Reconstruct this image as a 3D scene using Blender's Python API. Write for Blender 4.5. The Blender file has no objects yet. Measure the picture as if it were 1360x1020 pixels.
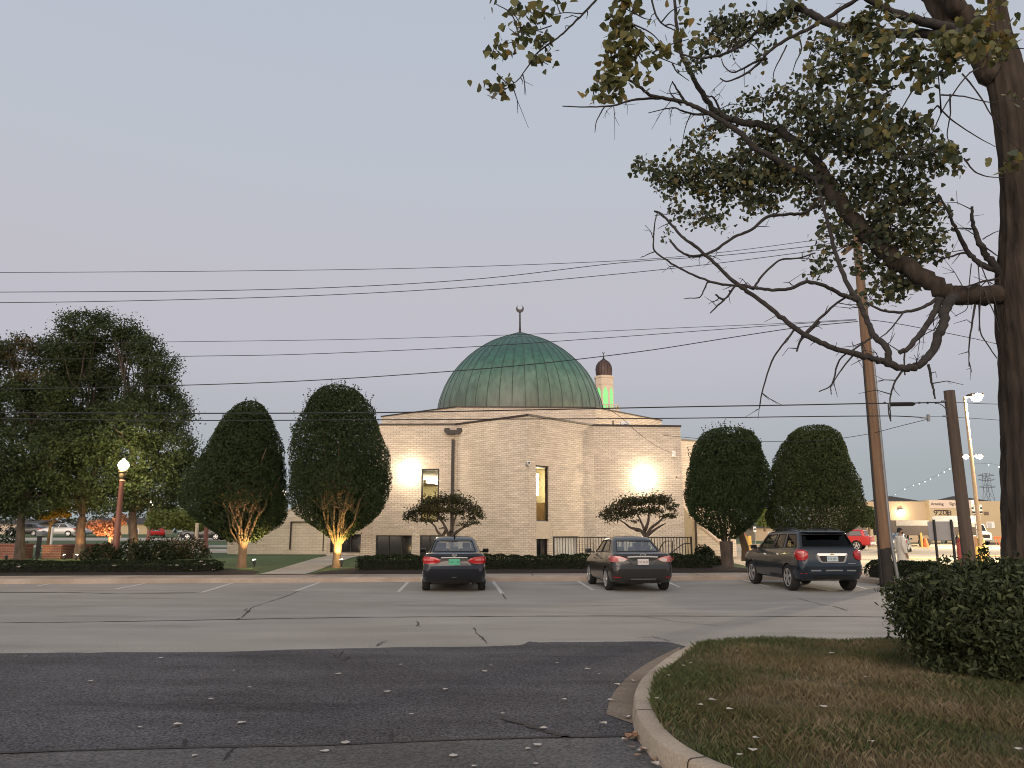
import bpy, bmesh, math, random
import numpy as np
from mathutils import Vector, Matrix

scene = bpy.context.scene
COL = scene.collection
RND = random.Random(11)
rng = np.random.default_rng(11)
PI = math.pi

# ------------------------------------------------------------------ camera
CAM_H, FPX = 1.62, 1021.0
TH = math.atan(196.0 / FPX)
cam_data = bpy.data.cameras.new('camera')
cam = bpy.data.objects.new('camera', cam_data)
COL.objects.link(cam)
cam.location = (0, 0, CAM_H)
cam.rotation_euler = (PI / 2 + TH, 0, 0)
cam_data.sensor_width = 36
cam_data.lens = 36 * FPX / 1360
cam_data.clip_start = 0.05
cam_data.clip_end = 6000
scene.camera = cam
ST, CT = math.sin(TH), math.cos(TH)


def ray(px, py):
    u, v = (px - 680) / FPX, (510 - py) / FPX
    return Vector((u, CT - v * ST, ST + v * CT))


def G(px, py, z=0.0):
    d = ray(px, py)
    t = (z - CAM_H) / d.z
    return Vector((d.x * t, d.y * t, z))


def A(px, py, Y):
    d = ray(px, py)
    t = Y / d.y
    return Vector((d.x * t, Y, CAM_H + d.z * t))


def zat(py, Y):
    return A(680, py, Y).z


def kerbY(x):            # front face of the far kerb
    return 26.2 + 0.085 * x


def gz(Y, X=0):          # ground height behind the kerb
    d = Y - kerbY(X)
    if d < 0:
        return 0.0
    if d < 1.9:
        return 0.15
    return 0.15 + min(d - 1.9, 9.0) / 9.0 * 0.23


# ------------------------------------------------------------------ mesh builder
class MB:
    def __init__(s):
        s.v, s.f, s.m, s.mi = [], [], [], 0

    def add(s, vs, fs):
        b = len(s.v)
        s.v.extend([tuple(p) for p in vs])
        for f in fs:
            s.f.append(tuple(b + i for i in f))
            s.m.append(s.mi)

    def quad(s, a, b, c, d):
        s.add([a, b, c, d], [(0, 1, 2, 3)])

    def box(s, x0, x1, y0, y1, z0, z1):
        s.add([(x0, y0, z0), (x1, y0, z0), (x1, y1, z0), (x0, y1, z0), (x0, y0, z1), (x1, y0, z1), (x1, y1, z1), (x0, y1, z1)],
              [(3, 2, 1, 0), (4, 5, 6, 7), (0, 1, 5, 4), (1, 2, 6, 5), (2, 3, 7, 6), (3, 0, 4, 7)])

    def obox(s, c, hx, hy, hz, ax=Vector((1, 0, 0)), ay=Vector((0, 1, 0)), az=Vector((0, 0, 1))):
        c = Vector(c)
        P = []
        for k in (-1, 1):
            for i, j in ((-1, -1), (1, -1), (1, 1), (-1, 1)):
                P.append(c + ax * hx * i + ay * hy * j + az * hz * k)
        s.add(P, [(3, 2, 1, 0), (4, 5, 6, 7), (0, 1, 5, 4), (1, 2, 6, 5), (2, 3, 7, 6), (3, 0, 4, 7)])

    def prism(s, poly, z0, z1):
        n = len(poly)
        s.add([(p[0], p[1], z0) for p in poly] + [(p[0], p[1], z1) for p in poly],
              [tuple(range(n - 1, -1, -1)), tuple(range(n, 2 * n))] + [(i, (i + 1) % n, n + (i + 1) % n, n + i) for i in range(n)])

    def slab(s, poly, thick):   # poly: 3d points, extruded by vector thick
        n = len(poly)
        t = Vector(thick)
        s.add([Vector(p) for p in poly] + [Vector(p) + t for p in poly],
              [tuple(range(n - 1, -1, -1)), tuple(range(n, 2 * n))] + [(i, (i + 1) % n, n + (i + 1) % n, n + i) for i in range(n)])

    def tube(s, pts, rad, n=8, cap=True):
        pts = [Vector(p) for p in pts]
        if not hasattr(rad, '__len__'):
            rad = [rad] * len(pts)
        b = len(s.v)
        prev = None
        for i, p in enumerate(pts):
            d = (pts[min(i + 1, len(pts) - 1)] - pts[max(i - 1, 0)])
            if d.length < 1e-9:
                d = Vector((0, 0, 1))
            d.normalize()
            if prev is None:
                ref = Vector((0, 0, 1)) if abs(d.z) < 0.9 else Vector((1, 0, 0))
                a = d.cross(ref).normalized()
            else:
                a = (prev - d * prev.dot(d))
                a = a.normalized() if a.length > 1e-6 else d.orthogonal().normalized()
            prev = a
            c = d.cross(a)
            for k in range(n):
                t = 2 * PI * k / n
                s.v.append(tuple(p + (a * math.cos(t) + c * math.sin(t)) * rad[i]))
        for i in range(len(pts) - 1):
            for k in range(n):
                s.f.append((b + i * n + k, b + i * n + (k + 1) % n, b + (i + 1) * n + (k + 1) % n, b + (i + 1) * n + k))
                s.m.append(s.mi)
        if cap:
            s.f.append(tuple(b + k for k in range(n - 1, -1, -1)))
            s.f.append(tuple(b + (len(pts) - 1) * n + k for k in range(n)))
            s.m += [s.mi, s.mi]

    def lathe(s, prof, c=(0, 0, 0), n=24, cap=True, axis='z', flat0=None):
        b = len(s.v)
        c = Vector(c)
        for r, h in prof:
            for k in range(n):
                t = 2 * PI * (k + (0.5 if flat0 else 0)) / n
                if axis == 'z':
                    p = Vector((r * math.cos(t), r * math.sin(t), h))
                elif axis == 'x':
                    p = Vector((h, r * math.cos(t), r * math.sin(t)))
                else:
                    p = Vector((r * math.sin(t), h, r * math.cos(t)))
                s.v.append(tuple(c + p))
        for i in range(len(prof) - 1):
            for k in range(n):
                s.f.append((b + i * n + k, b + i * n + (k + 1) % n, b + (i + 1) * n + (k + 1) % n, b + (i + 1) * n + k))
                s.m.append(s.mi)
        if cap:
            s.f.append(tuple(b + k for k in range(n - 1, -1, -1)))
            s.f.append(tuple(b + (len(prof) - 1) * n + k for k in range(n)))
            s.m += [s.mi, s.mi]

    def grid(s, P):             # P[i][j] points
        ni, nj = len(P), len(P[0])
        s.add([p for row in P for p in row],
              [(i * nj + j, i * nj + j + 1, (i + 1) * nj + j + 1, (i + 1) * nj + j) for i in range(ni - 1) for j in range(nj - 1)])

    def build(s, name, mats, parent=None, smooth=None, fix=True):
        me = bpy.data.meshes.new(name)
        me.from_pydata(s.v, [], s.f)
        if not isinstance(mats, (list, tuple)):
            mats = [mats]
        for m in mats:
            me.materials.append(m)
        if len(mats) > 1:
            me.polygons.foreach_set('material_index', s.m)
        if fix:
            bm = bmesh.new()
            bm.from_mesh(me)
            bmesh.ops.recalc_face_normals(bm, faces=bm.faces)
            bm.to_mesh(me)
            bm.free()
        if smooth is not None:
            me.polygons.foreach_set('use_smooth', [True] * len(me.polygons))
            if smooth < 179:
                me.set_sharp_from_angle(angle=math.radians(smooth))
        return link(name, me, parent)


def link(name, me, parent=None):
    o = bpy.data.objects.new(name, me)
    COL.objects.link(o)
    if parent is not None:
        o.parent = parent
        if parent.type == 'EMPTY' and parent.parent is None and not parent.get('_local'):
            o.matrix_parent_inverse = Matrix.Translation(-Vector(parent.location))
    return o


def bevel(o, w=0.01, seg=2):
    bm = bmesh.new()
    bm.from_mesh(o.data)
    es = [e for e in bm.edges if e.is_manifold and e.calc_face_angle(0) > 0.5]
    bmesh.ops.bevel(bm, geom=es, offset=w, segments=seg, affect='EDGES', profile=0.5, clamp_overlap=True)
    bm.to_mesh(o.data)
    bm.free()
    return o


def tag(o, label=None, cat=None, group=None, kind=None):
    if label: o['label'] = label
    if cat: o['category'] = cat
    if group: o['group'] = group
    if kind: o['kind'] = kind
    return o


def thing(name, label, cat, loc=(0, 0, 0), group=None, local=False):
    o = bpy.data.objects.new(name, None)
    COL.objects.link(o)
    o.location = loc
    o.empty_display_size = 0.2
    if local:
        o['_local'] = 1
    return tag(o, label, cat, group)


def copy_tree(o, parent=None):
    c = o.copy()
    COL.objects.link(c)
    if parent is not None:
        c.parent = parent
    for ch in list(o.children):
        copy_tree(ch, c)
    return c


def fast_mesh(name, V, n_per, mat, parent=None, mats=None, midx=None, smooth=False):
    """V: (N*n_per,3) float array; every n_per verts make one face."""
    N = len(V) // n_per
    me = bpy.data.meshes.new(name)
    me.vertices.add(len(V))
    me.vertices.foreach_set('co', np.asarray(V, np.float32).ravel())
    me.loops.add(len(V))
    me.loops.foreach_set('vertex_index', np.arange(len(V), dtype=np.int32))
    me.polygons.add(N)
    me.polygons.foreach_set('loop_start', np.arange(0, len(V), n_per, dtype=np.int32))
    me.polygons.foreach_set('loop_total', np.full(N, n_per, dtype=np.int32))
    for m in (mats or [mat]):
        me.materials.append(m)
    if midx is not None:
        me.polygons.foreach_set('material_index', np.asarray(midx, np.int32))
    me.update(calc_edges=True)
    me.validate()
    return link(name, me, parent)


SHAPES = {
    'diamond': np.array([(-.5, 0), (0, -.3), (.5, 0), (0, .3)]),
    'blade': np.array([(-.5, -.05), (-.05, -.22), (.5, 0), (-.05, .22)]),
    'heart': np.array([(-.40, 0), (-.46, -.22), (-.22, -.46), (.08, -.34), (.55, 0), (.08, .34), (-.22, .46), (-.46, .22)]),
    'lance': np.array([(-.5, 0), (-.2, -.17), (.15, -.15), (.5, 0), (.15, .15), (-.2, .17)]),
}


def leaves_V(P, size, shape='diamond', out=None, bias=0.6, droop=0.0, bend=0.15):
    """P (N,3); leaf faces at P with random attitude; OUT (N,3) optional outward directions."""
    P = np.asarray(P, float)
    N = len(P)
    n = rng.normal(size=(N, 3))
    n /= np.linalg.norm(n, axis=1)[:, None]
    if out is not None:
        n = n * (1 - bias) + np.asarray(out) * bias
        n /= np.linalg.norm(n, axis=1)[:, None] + 1e-9
    a = rng.normal(size=(N, 3))
    a[:, 2] -= droop
    a -= n * (a * n).sum(1)[:, None]
    a /= np.linalg.norm(a, axis=1)[:, None] + 1e-9
    b = np.cross(n, a)
    S = SHAPES[shape]
    sz = np.asarray(size, float) * np.ones(N)
    V = (P[:, None, :] + a[:, None, :] * (S[None, :, 0, None] * sz[:, None, None])
         + b[:, None, :] * (S[None, :, 1, None] * sz[:, None, None])
         - n[:, None, :] * (np.abs(S[None, :, 1, None]) * bend * sz[:, None, None]))
    return V.reshape(-1, 3), len(S)


# ------------------------------------------------------------------ materials
def new_mat(name):
    m = bpy.data.materials.new(name)
    m.use_nodes = True
    nt = m.node_tree
    return m, nt, nt.nodes['Principled BSDF']


def mat(name, col, rough=0.8, var=0.15, scale=3.0, bump=0.0, bscale=30.0, metal=0.0, spec=0.5, coat=0.0, stretch=(1, 1, 1), var2=0.0, scale2=0.4):
    m, nt, bs = new_mat(name)
    L = nt.links
    bs.inputs['Roughness'].default_value = rough
    bs.inputs['Metallic'].default_value = metal
    bs.inputs['Specular IOR Level'].default_value = spec
    bs.inputs['Coat Weight'].default_value = coat
    bs.inputs['Coat Roughness'].default_value = 0.05
    tc = nt.nodes.new('ShaderNodeTexCoord')
    mp = nt.nodes.new('ShaderNodeMapping')
    mp.inputs['Scale'].default_value = stretch
    L.new(tc.outputs['Object'], mp.inputs['Vector'])
    if var > 0:
        nz = nt.nodes.new('ShaderNodeTexNoise')
        nz.inputs['Scale'].default_value = scale
        nz.inputs['Detail'].default_value = 6
        L.new(mp.outputs['Vector'], nz.inputs['Vector'])
        fac = nz.outputs['Fac']
        if var2 > 0:
            n2 = nt.nodes.new('ShaderNodeTexNoise')
            n2.inputs['Scale'].default_value = scale2
            n2.inputs['Detail'].default_value = 4
            L.new(mp.outputs['Vector'], n2.inputs['Vector'])
            ad = nt.nodes.new('ShaderNodeMix')
            ad.inputs[0].default_value = var2 / (var + var2)
            L.new(fac, ad.inputs[2])
            L.new(n2.outputs['Fac'], ad.inputs[3])
            fac = ad.outputs[0]
            var = var + var2
        mr = nt.nodes.new('ShaderNodeMapRange')
        mr.inputs[1].default_value = 0.25
        mr.inputs[2].default_value = 0.75
        mr.inputs[3].default_value = 1 - var
        mr.inputs[4].default_value = 1 + var
        L.new(fac, mr.inputs[0])
        vm = nt.nodes.new('ShaderNodeVectorMath')
        vm.operation = 'SCALE'
        vm.inputs[0].default_value = col[:3]
        L.new(mr.outputs[0], vm.inputs['Scale'])
        L.new(vm.outputs[0], bs.inputs['Base Color'])
    else:
        bs.inputs['Base Color'].default_value = (*col[:3], 1)
    if bump > 0:
        nb = nt.nodes.new('ShaderNodeTexNoise')
        nb.inputs['Scale'].default_value = bscale
        nb.inputs['Detail'].default_value = 5
        L.new(mp.outputs['Vector'], nb.inputs['Vector'])
        bp = nt.nodes.new('ShaderNodeBump')
        bp.inputs['Strength'].default_value = bump
        bp.inputs['Distance'].default_value = 0.02
        L.new(nb.outputs['Fac'], bp.inputs['Height'])
        L.new(bp.outputs['Normal'], bs.inputs['Normal'])
    return m


def emit_mat(name, col, strength):
    m, nt, bs = new_mat(name)
    bs.inputs['Base Color'].default_value = (0.8, 0.8, 0.8, 1)
    bs.inputs['Emission Color'].default_value = (*col, 1)
    bs.inputs['Emission Strength'].default_value = strength
    return m


def leaf_mat(name, cols, pos=None, rough=0.55, trans=0.25, spec=0.3, patch=None):
    """per-leaf random colour from a ramp, some light through the blade."""
    m, nt, bs = new_mat(name)
    L = nt.links
    ge = nt.nodes.new('ShaderNodeNewGeometry')
    rp = nt.nodes.new('ShaderNodeValToRGB')
    cr = rp.color_ramp
    pos = pos or [i / max(1, len(cols) - 1) for i in range(len(cols))]
    while len(cr.elements) < len(cols):
        cr.elements.new(0.5)
    for e, c, p in zip(cr.elements, cols, pos):
        e.position = p
        e.color = (*c, 1)
    fac = ge.outputs['Random Per Island']
    if patch:
        tc = nt.nodes.new('ShaderNodeTexCoord')
        nz = nt.nodes.new('ShaderNodeTexNoise')
        nz.inputs['Scale'].default_value = patch[0]
        nz.inputs['Detail'].default_value = 3
        L.new(tc.outputs['Object'], nz.inputs['Vector'])
        mr = nt.nodes.new('ShaderNodeMapRange')
        mr.inputs[1].default_value, mr.inputs[2].default_value = 0.35, 0.65
        L.new(nz.outputs['Fac'], mr.inputs[0])
        mx = nt.nodes.new('ShaderNodeMix')
        mx.inputs[0].default_value = patch[1]
        L.new(fac, mx.inputs[2])
        L.new(mr.outputs[0], mx.inputs[3])
        fac = mx.outputs[0]
    L.new(fac, rp.inputs['Fac'])
    L.new(rp.outputs['Color'], bs.inputs['Base Color'])
    bs.inputs['Roughness'].default_value = rough
    bs.inputs['Specular IOR Level'].default_value = spec
    if trans > 0:
        tr = nt.nodes.new('ShaderNodeBsdfTranslucent')
        L.new(rp.outputs['Color'], tr.inputs['Color'])
        mx = nt.nodes.new('ShaderNodeMixShader')
        mx.inputs[0].default_value = trans
        L.new(bs.outputs[0], mx.inputs[1])
        L.new(tr.outputs[0], mx.inputs[2])
        L.new(mx.outputs[0], nt.nodes['Material Output'].inputs['Surface'])
    return m


def glass_mat(name, tint=(0.35, 0.4, 0.4), refl=0.12):
    m, nt, bs = new_mat(name)
    L = nt.links
    nt.nodes.remove(bs)
    tr = nt.nodes.new('ShaderNodeBsdfTransparent')
    tr.inputs['Color'].default_value = (*tint, 1)
    gl = nt.nodes.new('ShaderNodeBsdfGlossy')
    gl.inputs['Roughness'].default_value = 0.03
    lw = nt.nodes.new('ShaderNodeLayerWeight')
    lw.inputs['Blend'].default_value = 0.5
    fr = nt.nodes.new('ShaderNodeMath')
    fr.operation = 'POWER'
    fr.inputs[1].default_value = 4.0
    L.new(lw.outputs['Facing'], fr.inputs[0])
    ad = nt.nodes.new('ShaderNodeMath')
    ad.operation = 'MULTIPLY_ADD'
    ad.inputs[1].default_value = 0.9
    ad.inputs[2].default_value = refl * 0.5
    ad.use_clamp = True
    L.new(fr.outputs[0], ad.inputs[0])
    mx = nt.nodes.new('ShaderNodeMixShader')
    L.new(ad.outputs[0], mx.inputs[0])
    L.new(tr.outputs[0], mx.inputs[1])
    L.new(gl.outputs[0], mx.inputs[2])
    L.new(mx.outputs[0], nt.nodes['Material Output'].inputs['Surface'])
    return m


def brick_mat(name, c1, c2, mortar, bw=0.30, bh=0.10, ms=0.0135, streak=0.25):
    m, nt, bs = new_mat(name)
    L = nt.links
    N = nt.nodes.new
    ge = N('ShaderNodeNewGeometry')
    sp = N('ShaderNodeSeparateXYZ'); L.new(ge.outputs['Position'], sp.inputs[0])
    sn = N('ShaderNodeSeparateXYZ'); L.new(ge.outputs['True Normal'], sn.inputs[0])
    m1 = N('ShaderNodeMath'); m1.operation = 'MULTIPLY'; L.new(sp.outputs['X'], m1.inputs[0]); L.new(sn.outputs['Y'], m1.inputs[1])
    m2 = N('ShaderNodeMath'); m2.operation = 'MULTIPLY'; L.new(sp.outputs['Y'], m2.inputs[0]); L.new(sn.outputs['X'], m2.inputs[1])
    m3 = N('ShaderNodeMath'); m3.operation = 'SUBTRACT'; L.new(m2.outputs[0], m3.inputs[0]); L.new(m1.outputs[0], m3.inputs[1])
    cb = N('ShaderNodeCombineXYZ'); L.new(m3.outputs[0], cb.inputs['X']); L.new(sp.outputs['Z'], cb.inputs['Y'])
    br = N('ShaderNodeTexBrick')
    br.inputs['Scale'].default_value = 1.0
    br.inputs['Brick Width'].default_value = bw
    br.inputs['Row Height'].default_value = bh
    br.inputs['Mortar Size'].default_value = ms
    br.inputs['Mortar Smooth'].default_value = 0.2
    br.inputs['Bias'].default_value = -0.1
    br.inputs['Color1'].default_value = (*c1, 1)
    br.inputs['Color2'].default_value = (*c2, 1)
    br.inputs['Mortar'].default_value = (*mortar, 1)
    L.new(cb.outputs[0], br.inputs['Vector'])
    mp = N('ShaderNodeMapping'); mp.inputs['Scale'].default_value = (0.7, 6.0, 1)
    L.new(cb.outputs[0], mp.inputs['Vector'])
    nz = N('ShaderNodeTexNoise'); nz.inputs['Scale'].default_value = 1.6; nz.inputs['Detail'].default_value = 5
    L.new(mp.outputs[0], nz.inputs['Vector'])
    nz2 = N('ShaderNodeTexNoise'); nz2.inputs['Scale'].default_value = 0.35; nz2.inputs['Detail'].default_value = 4
    L.new(cb.outputs[0], nz2.inputs['Vector'])
    mx0 = N('ShaderNodeMix'); mx0.inputs[0].default_value = 0.4
    L.new(nz.outputs['Fac'], mx0.inputs[2]); L.new(nz2.outputs['Fac'], mx0.inputs[3])
    mr = N('ShaderNodeMapRange')
    mr.inputs[1].default_value, mr.inputs[2].default_value = 0.33, 0.67
    mr.inputs[3].default_value, mr.inputs[4].default_value = 1 - streak, 1 + streak * 0.6
    L.new(mx0.outputs[0], mr.inputs[0])
    vm = N('ShaderNodeVectorMath'); vm.operation = 'SCALE'
    L.new(br.outputs['Color'], vm.inputs[0]); L.new(mr.outputs[0], vm.inputs['Scale'])
    L.new(vm.outputs[0], bs.inputs['Base Color'])
    bs.inputs['Roughness'].default_value = 0.85
    bs.inputs['Specular IOR Level'].default_value = 0.25
    bp = N('ShaderNodeBump'); bp.inputs['Strength'].default_value = 0.5; bp.inputs['Distance'].default_value = 0.006
    iv = N('ShaderNodeMath'); iv.operation = 'SUBTRACT'; iv.inputs[0].default_value = 1.0
    L.new(br.outputs['Fac'], iv.inputs[1]); L.new(iv.outputs[0], bp.inputs['Height'])
    L.new(bp.outputs['Normal'], bs.inputs['Normal'])
    return m


M = {}
M['brick'] = brick_mat('cream_brick', (0.71, 0.605, 0.50), (0.585, 0.49, 0.40), (0.42, 0.345, 0.275))
M['block'] = brick_mat('cream_block', (0.74, 0.645, 0.50), (0.68, 0.585, 0.45), (0.52, 0.44, 0.335), 0.40, 0.15, 0.010, 0.16)
M['redbrick'] = brick_mat('red_brick', (0.17, 0.065, 0.045), (0.12, 0.048, 0.035), (0.22, 0.16, 0.13), 0.22, 0.075, 0.01)
M['stone'] = mat('tan_stone', (0.55, 0.45, 0.35), 0.8, 0.1, 5)
M['coping'] = mat('brown_coping', (0.035, 0.023, 0.018), 0.5, 0.2, 2)
M['bronze'] = mat('dark_bronze', (0.017, 0.012, 0.010), 0.45, 0.2, 3)
M['black'] = mat('black_paint', (0.012, 0.012, 0.013), 0.5, 0.1, 3)
M['darkglass'] = mat('dark_window_glass', (0.012, 0.012, 0.013), 0.08, 0, spec=0.5)
M['clearglass'] = glass_mat('window_glass', (0.85, 0.87, 0.85), 0.02)
M['rubber'] = mat('tyre_rubber', (0.012, 0.012, 0.012), 0.85, 0.2, 8)
M['chrome'] = mat('chrome', (0.75, 0.75, 0.76), 0.12, 0, metal=1.0)
M['alloy'] = mat('alloy', (0.62, 0.62, 0.63), 0.28, 0, metal=0.8)
M['plastic'] = mat('black_plastic', (0.014, 0.014, 0.015), 0.6, 0.1, 6)
M['white'] = mat('white_paint', (0.75, 0.74, 0.71), 0.5, 0.06, 3)
M['bark'] = mat('bark', (0.065, 0.05, 0.04), 0.95, 0.45, 9, 1.0, 16, stretch=(1, 1, 0.22))
M['greybark'] = mat('grey_bark', (0.032, 0.027, 0.025), 0.95, 0.45, 12, 0.5, 40)
M['tanbark'] = mat('tan_bark', (0.15, 0.10, 0.062), 0.9, 0.3, 8, 0.5, 25, stretch=(1, 1, 0.3))
M['poleswood'] = mat('pole_wood', (0.20, 0.125, 0.078), 0.9, 0.3, 9, 0.4, 30, stretch=(1, 1, 0.06))
M['wire'] = mat('black_wire', (0.02, 0.02, 0.022), 0.7, 0)
M['steel'] = mat('galvanised_steel', (0.22, 0.225, 0.235), 0.5, 0.15, 4, metal=0.5)
M['postred'] = mat('red_brown_paint', (0.23, 0.095, 0.07), 0.55, 0.1, 4)
M['yellow'] = mat('yellow_paint', (0.62, 0.40, 0.10), 0.6, 0.15, 4)
M['redpaint'] = mat('red_paint', (0.45, 0.04, 0.03), 0.5, 0.1, 3)
M['orange'] = mat('orange_plastic', (0.6, 0.13, 0.03), 0.6, 0.1, 3)
# ------------------------------------------------------------------ sky, sun
def srgb(*c):
    return tuple((x / 255 / 12.92) if x / 255 <= 0.04045 else ((x / 255 + 0.055) / 1.055) ** 2.4 for x in c)


SUN_EL, SUN_AZ = math.radians(9), math.radians(196)      # low behind the camera, a little to the left
world = bpy.data.worlds.new('World')
scene.world = world
world.use_nodes = True
wn, wl = world.node_tree.nodes, world.node_tree.links
bg = wn['Background']
sky = wn.new('ShaderNodeTexSky')
sky.sky_type = 'NISHITA'
sky.sun_disc = False
sky.sun_elevation = math.radians(2.5)
sky.sun_rotation = SUN_AZ
sky.air_density, sky.dust_density, sky.ozone_density = 1.0, 2.0, 2.0
sk = wn.new('ShaderNodeVectorMath'); sk.operation = 'SCALE'
sk.inputs['Scale'].default_value = 0.10
wl.new(sky.outputs[0], sk.inputs[0])
tc = wn.new('ShaderNodeTexCoord')
sp = wn.new('ShaderNodeSeparateXYZ'); wl.new(tc.outputs['Generated'], sp.inputs[0])
rp = wn.new('ShaderNodeValToRGB')
els = [(-8, (120, 122, 124)), (0, (173,182,186)), (4, (176,184,189)), (8, (188,191,199)), (12.5, (201,199,209)),
       (18, (202,200,209)), (26, (199,204,214)), (37, (194,202,216)), (60, (196,204,216)), (90, (200,206,216))]
cr = rp.color_ramp
while len(cr.elements) < len(els):
    cr.elements.new(0.5)
for e, (a, c) in zip(cr.elements, els):
    e.position = math.sin(math.radians(a)) * 0.5 + 0.5
    e.color = (*srgb(*c), 1)
mz = wn.new('ShaderNodeMath'); mz.operation = 'MULTIPLY_ADD'
mz.inputs[1].default_value, mz.inputs[2].default_value = 0.5, 0.5
wl.new(sp.outputs['Z'], mz.inputs[0]); wl.new(mz.outputs[0], rp.inputs[0])
# the western sky behind the camera is the brighter half of the dusk
wy = wn.new('ShaderNodeMapRange'); wy.interpolation_type = 'SMOOTHSTEP'
wy.inputs[1].default_value, wy.inputs[2].default_value = 0.0, -0.9
wl.new(sp.outputs['Y'], wy.inputs[0])
wz = wn.new('ShaderNodeMapRange')
wz.inputs[1].default_value, wz.inputs[2].default_value = 0.75, 0.05
wl.new(sp.outputs['Z'], wz.inputs[0])
wm = wn.new('ShaderNodeMath'); wm.operation = 'MULTIPLY'
wl.new(wy.outputs[0], wm.inputs[0]); wl.new(wz.outputs[0], wm.inputs[1])
west = wn.new('ShaderNodeMix'); west.data_type = 'RGBA'
west.inputs[7].default_value = (1.95, 1.62, 1.36, 1)
wl.new(wm.outputs[0], west.inputs[0]); wl.new(rp.outputs[0], west.inputs[6])
mxs = wn.new('ShaderNodeMix'); mxs.data_type = 'RGBA'
mxs.inputs[0].default_value = 0.88
wl.new(sk.outputs[0], mxs.inputs[6]); wl.new(west.outputs[2], mxs.inputs[7])
wl.new(mxs.outputs[2], bg.inputs[0])
bg.inputs[1].default_value = 1.0

sun_d = bpy.data.lights.new('sun', 'SUN')
sun_d.energy = 1.7
sun_d.angle = math.radians(50)
sun_d.color = (1.0, 0.85, 0.70)
sun = bpy.data.objects.new('sun', sun_d)
COL.objects.link(sun)
sdir = Vector((math.sin(SUN_AZ) * math.cos(SUN_EL), math.cos(SUN_AZ) * math.cos(SUN_EL), math.sin(SUN_EL + 0.25)))
sun.rotation_euler = sdir.to_track_quat('Z', 'Y').to_euler()

scene.view_settings.view_transform = 'Standard'
scene.view_settings.look = 'None'
scene.view_settings.exposure = 0
scene.view_settings.gamma = 1
scene.cycles.use_denoising = True
scene.cycles.pixel_filter_type = 'BLACKMAN_HARRIS'
scene.cycles.filter_width = 1.05
scene.cycles.max_bounces = 6
scene.cycles.diffuse_bounces = 3
scene.cycles.transparent_max_bounces = 12
scene.cycles.sample_clamp_indirect = 4


def point_light(name, loc, watts, col=(1, 0.85, 0.6), r=0.08):
    d = bpy.data.lights.new(name, 'POINT')
    d.energy = watts; d.color = col; d.shadow_soft_size = r
    o = bpy.data.objects.new(name, d); COL.objects.link(o); o.location = loc
    return o


def spot_light(name, loc, target, watts, angle=70, col=(1, 0.72, 0.35), r=0.05, blend=0.6):
    d = bpy.data.lights.new(name, 'SPOT')
    d.energy = watts; d.color = col; d.shadow_soft_size = r
    d.spot_size = math.radians(angle); d.spot_blend = blend
    o = bpy.data.objects.new(name, d); COL.objects.link(o); o.location = loc
    o.rotation_euler = (Vector(loc) - Vector(target)).to_track_quat('Z', 'Y').to_euler()
    return o


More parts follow.
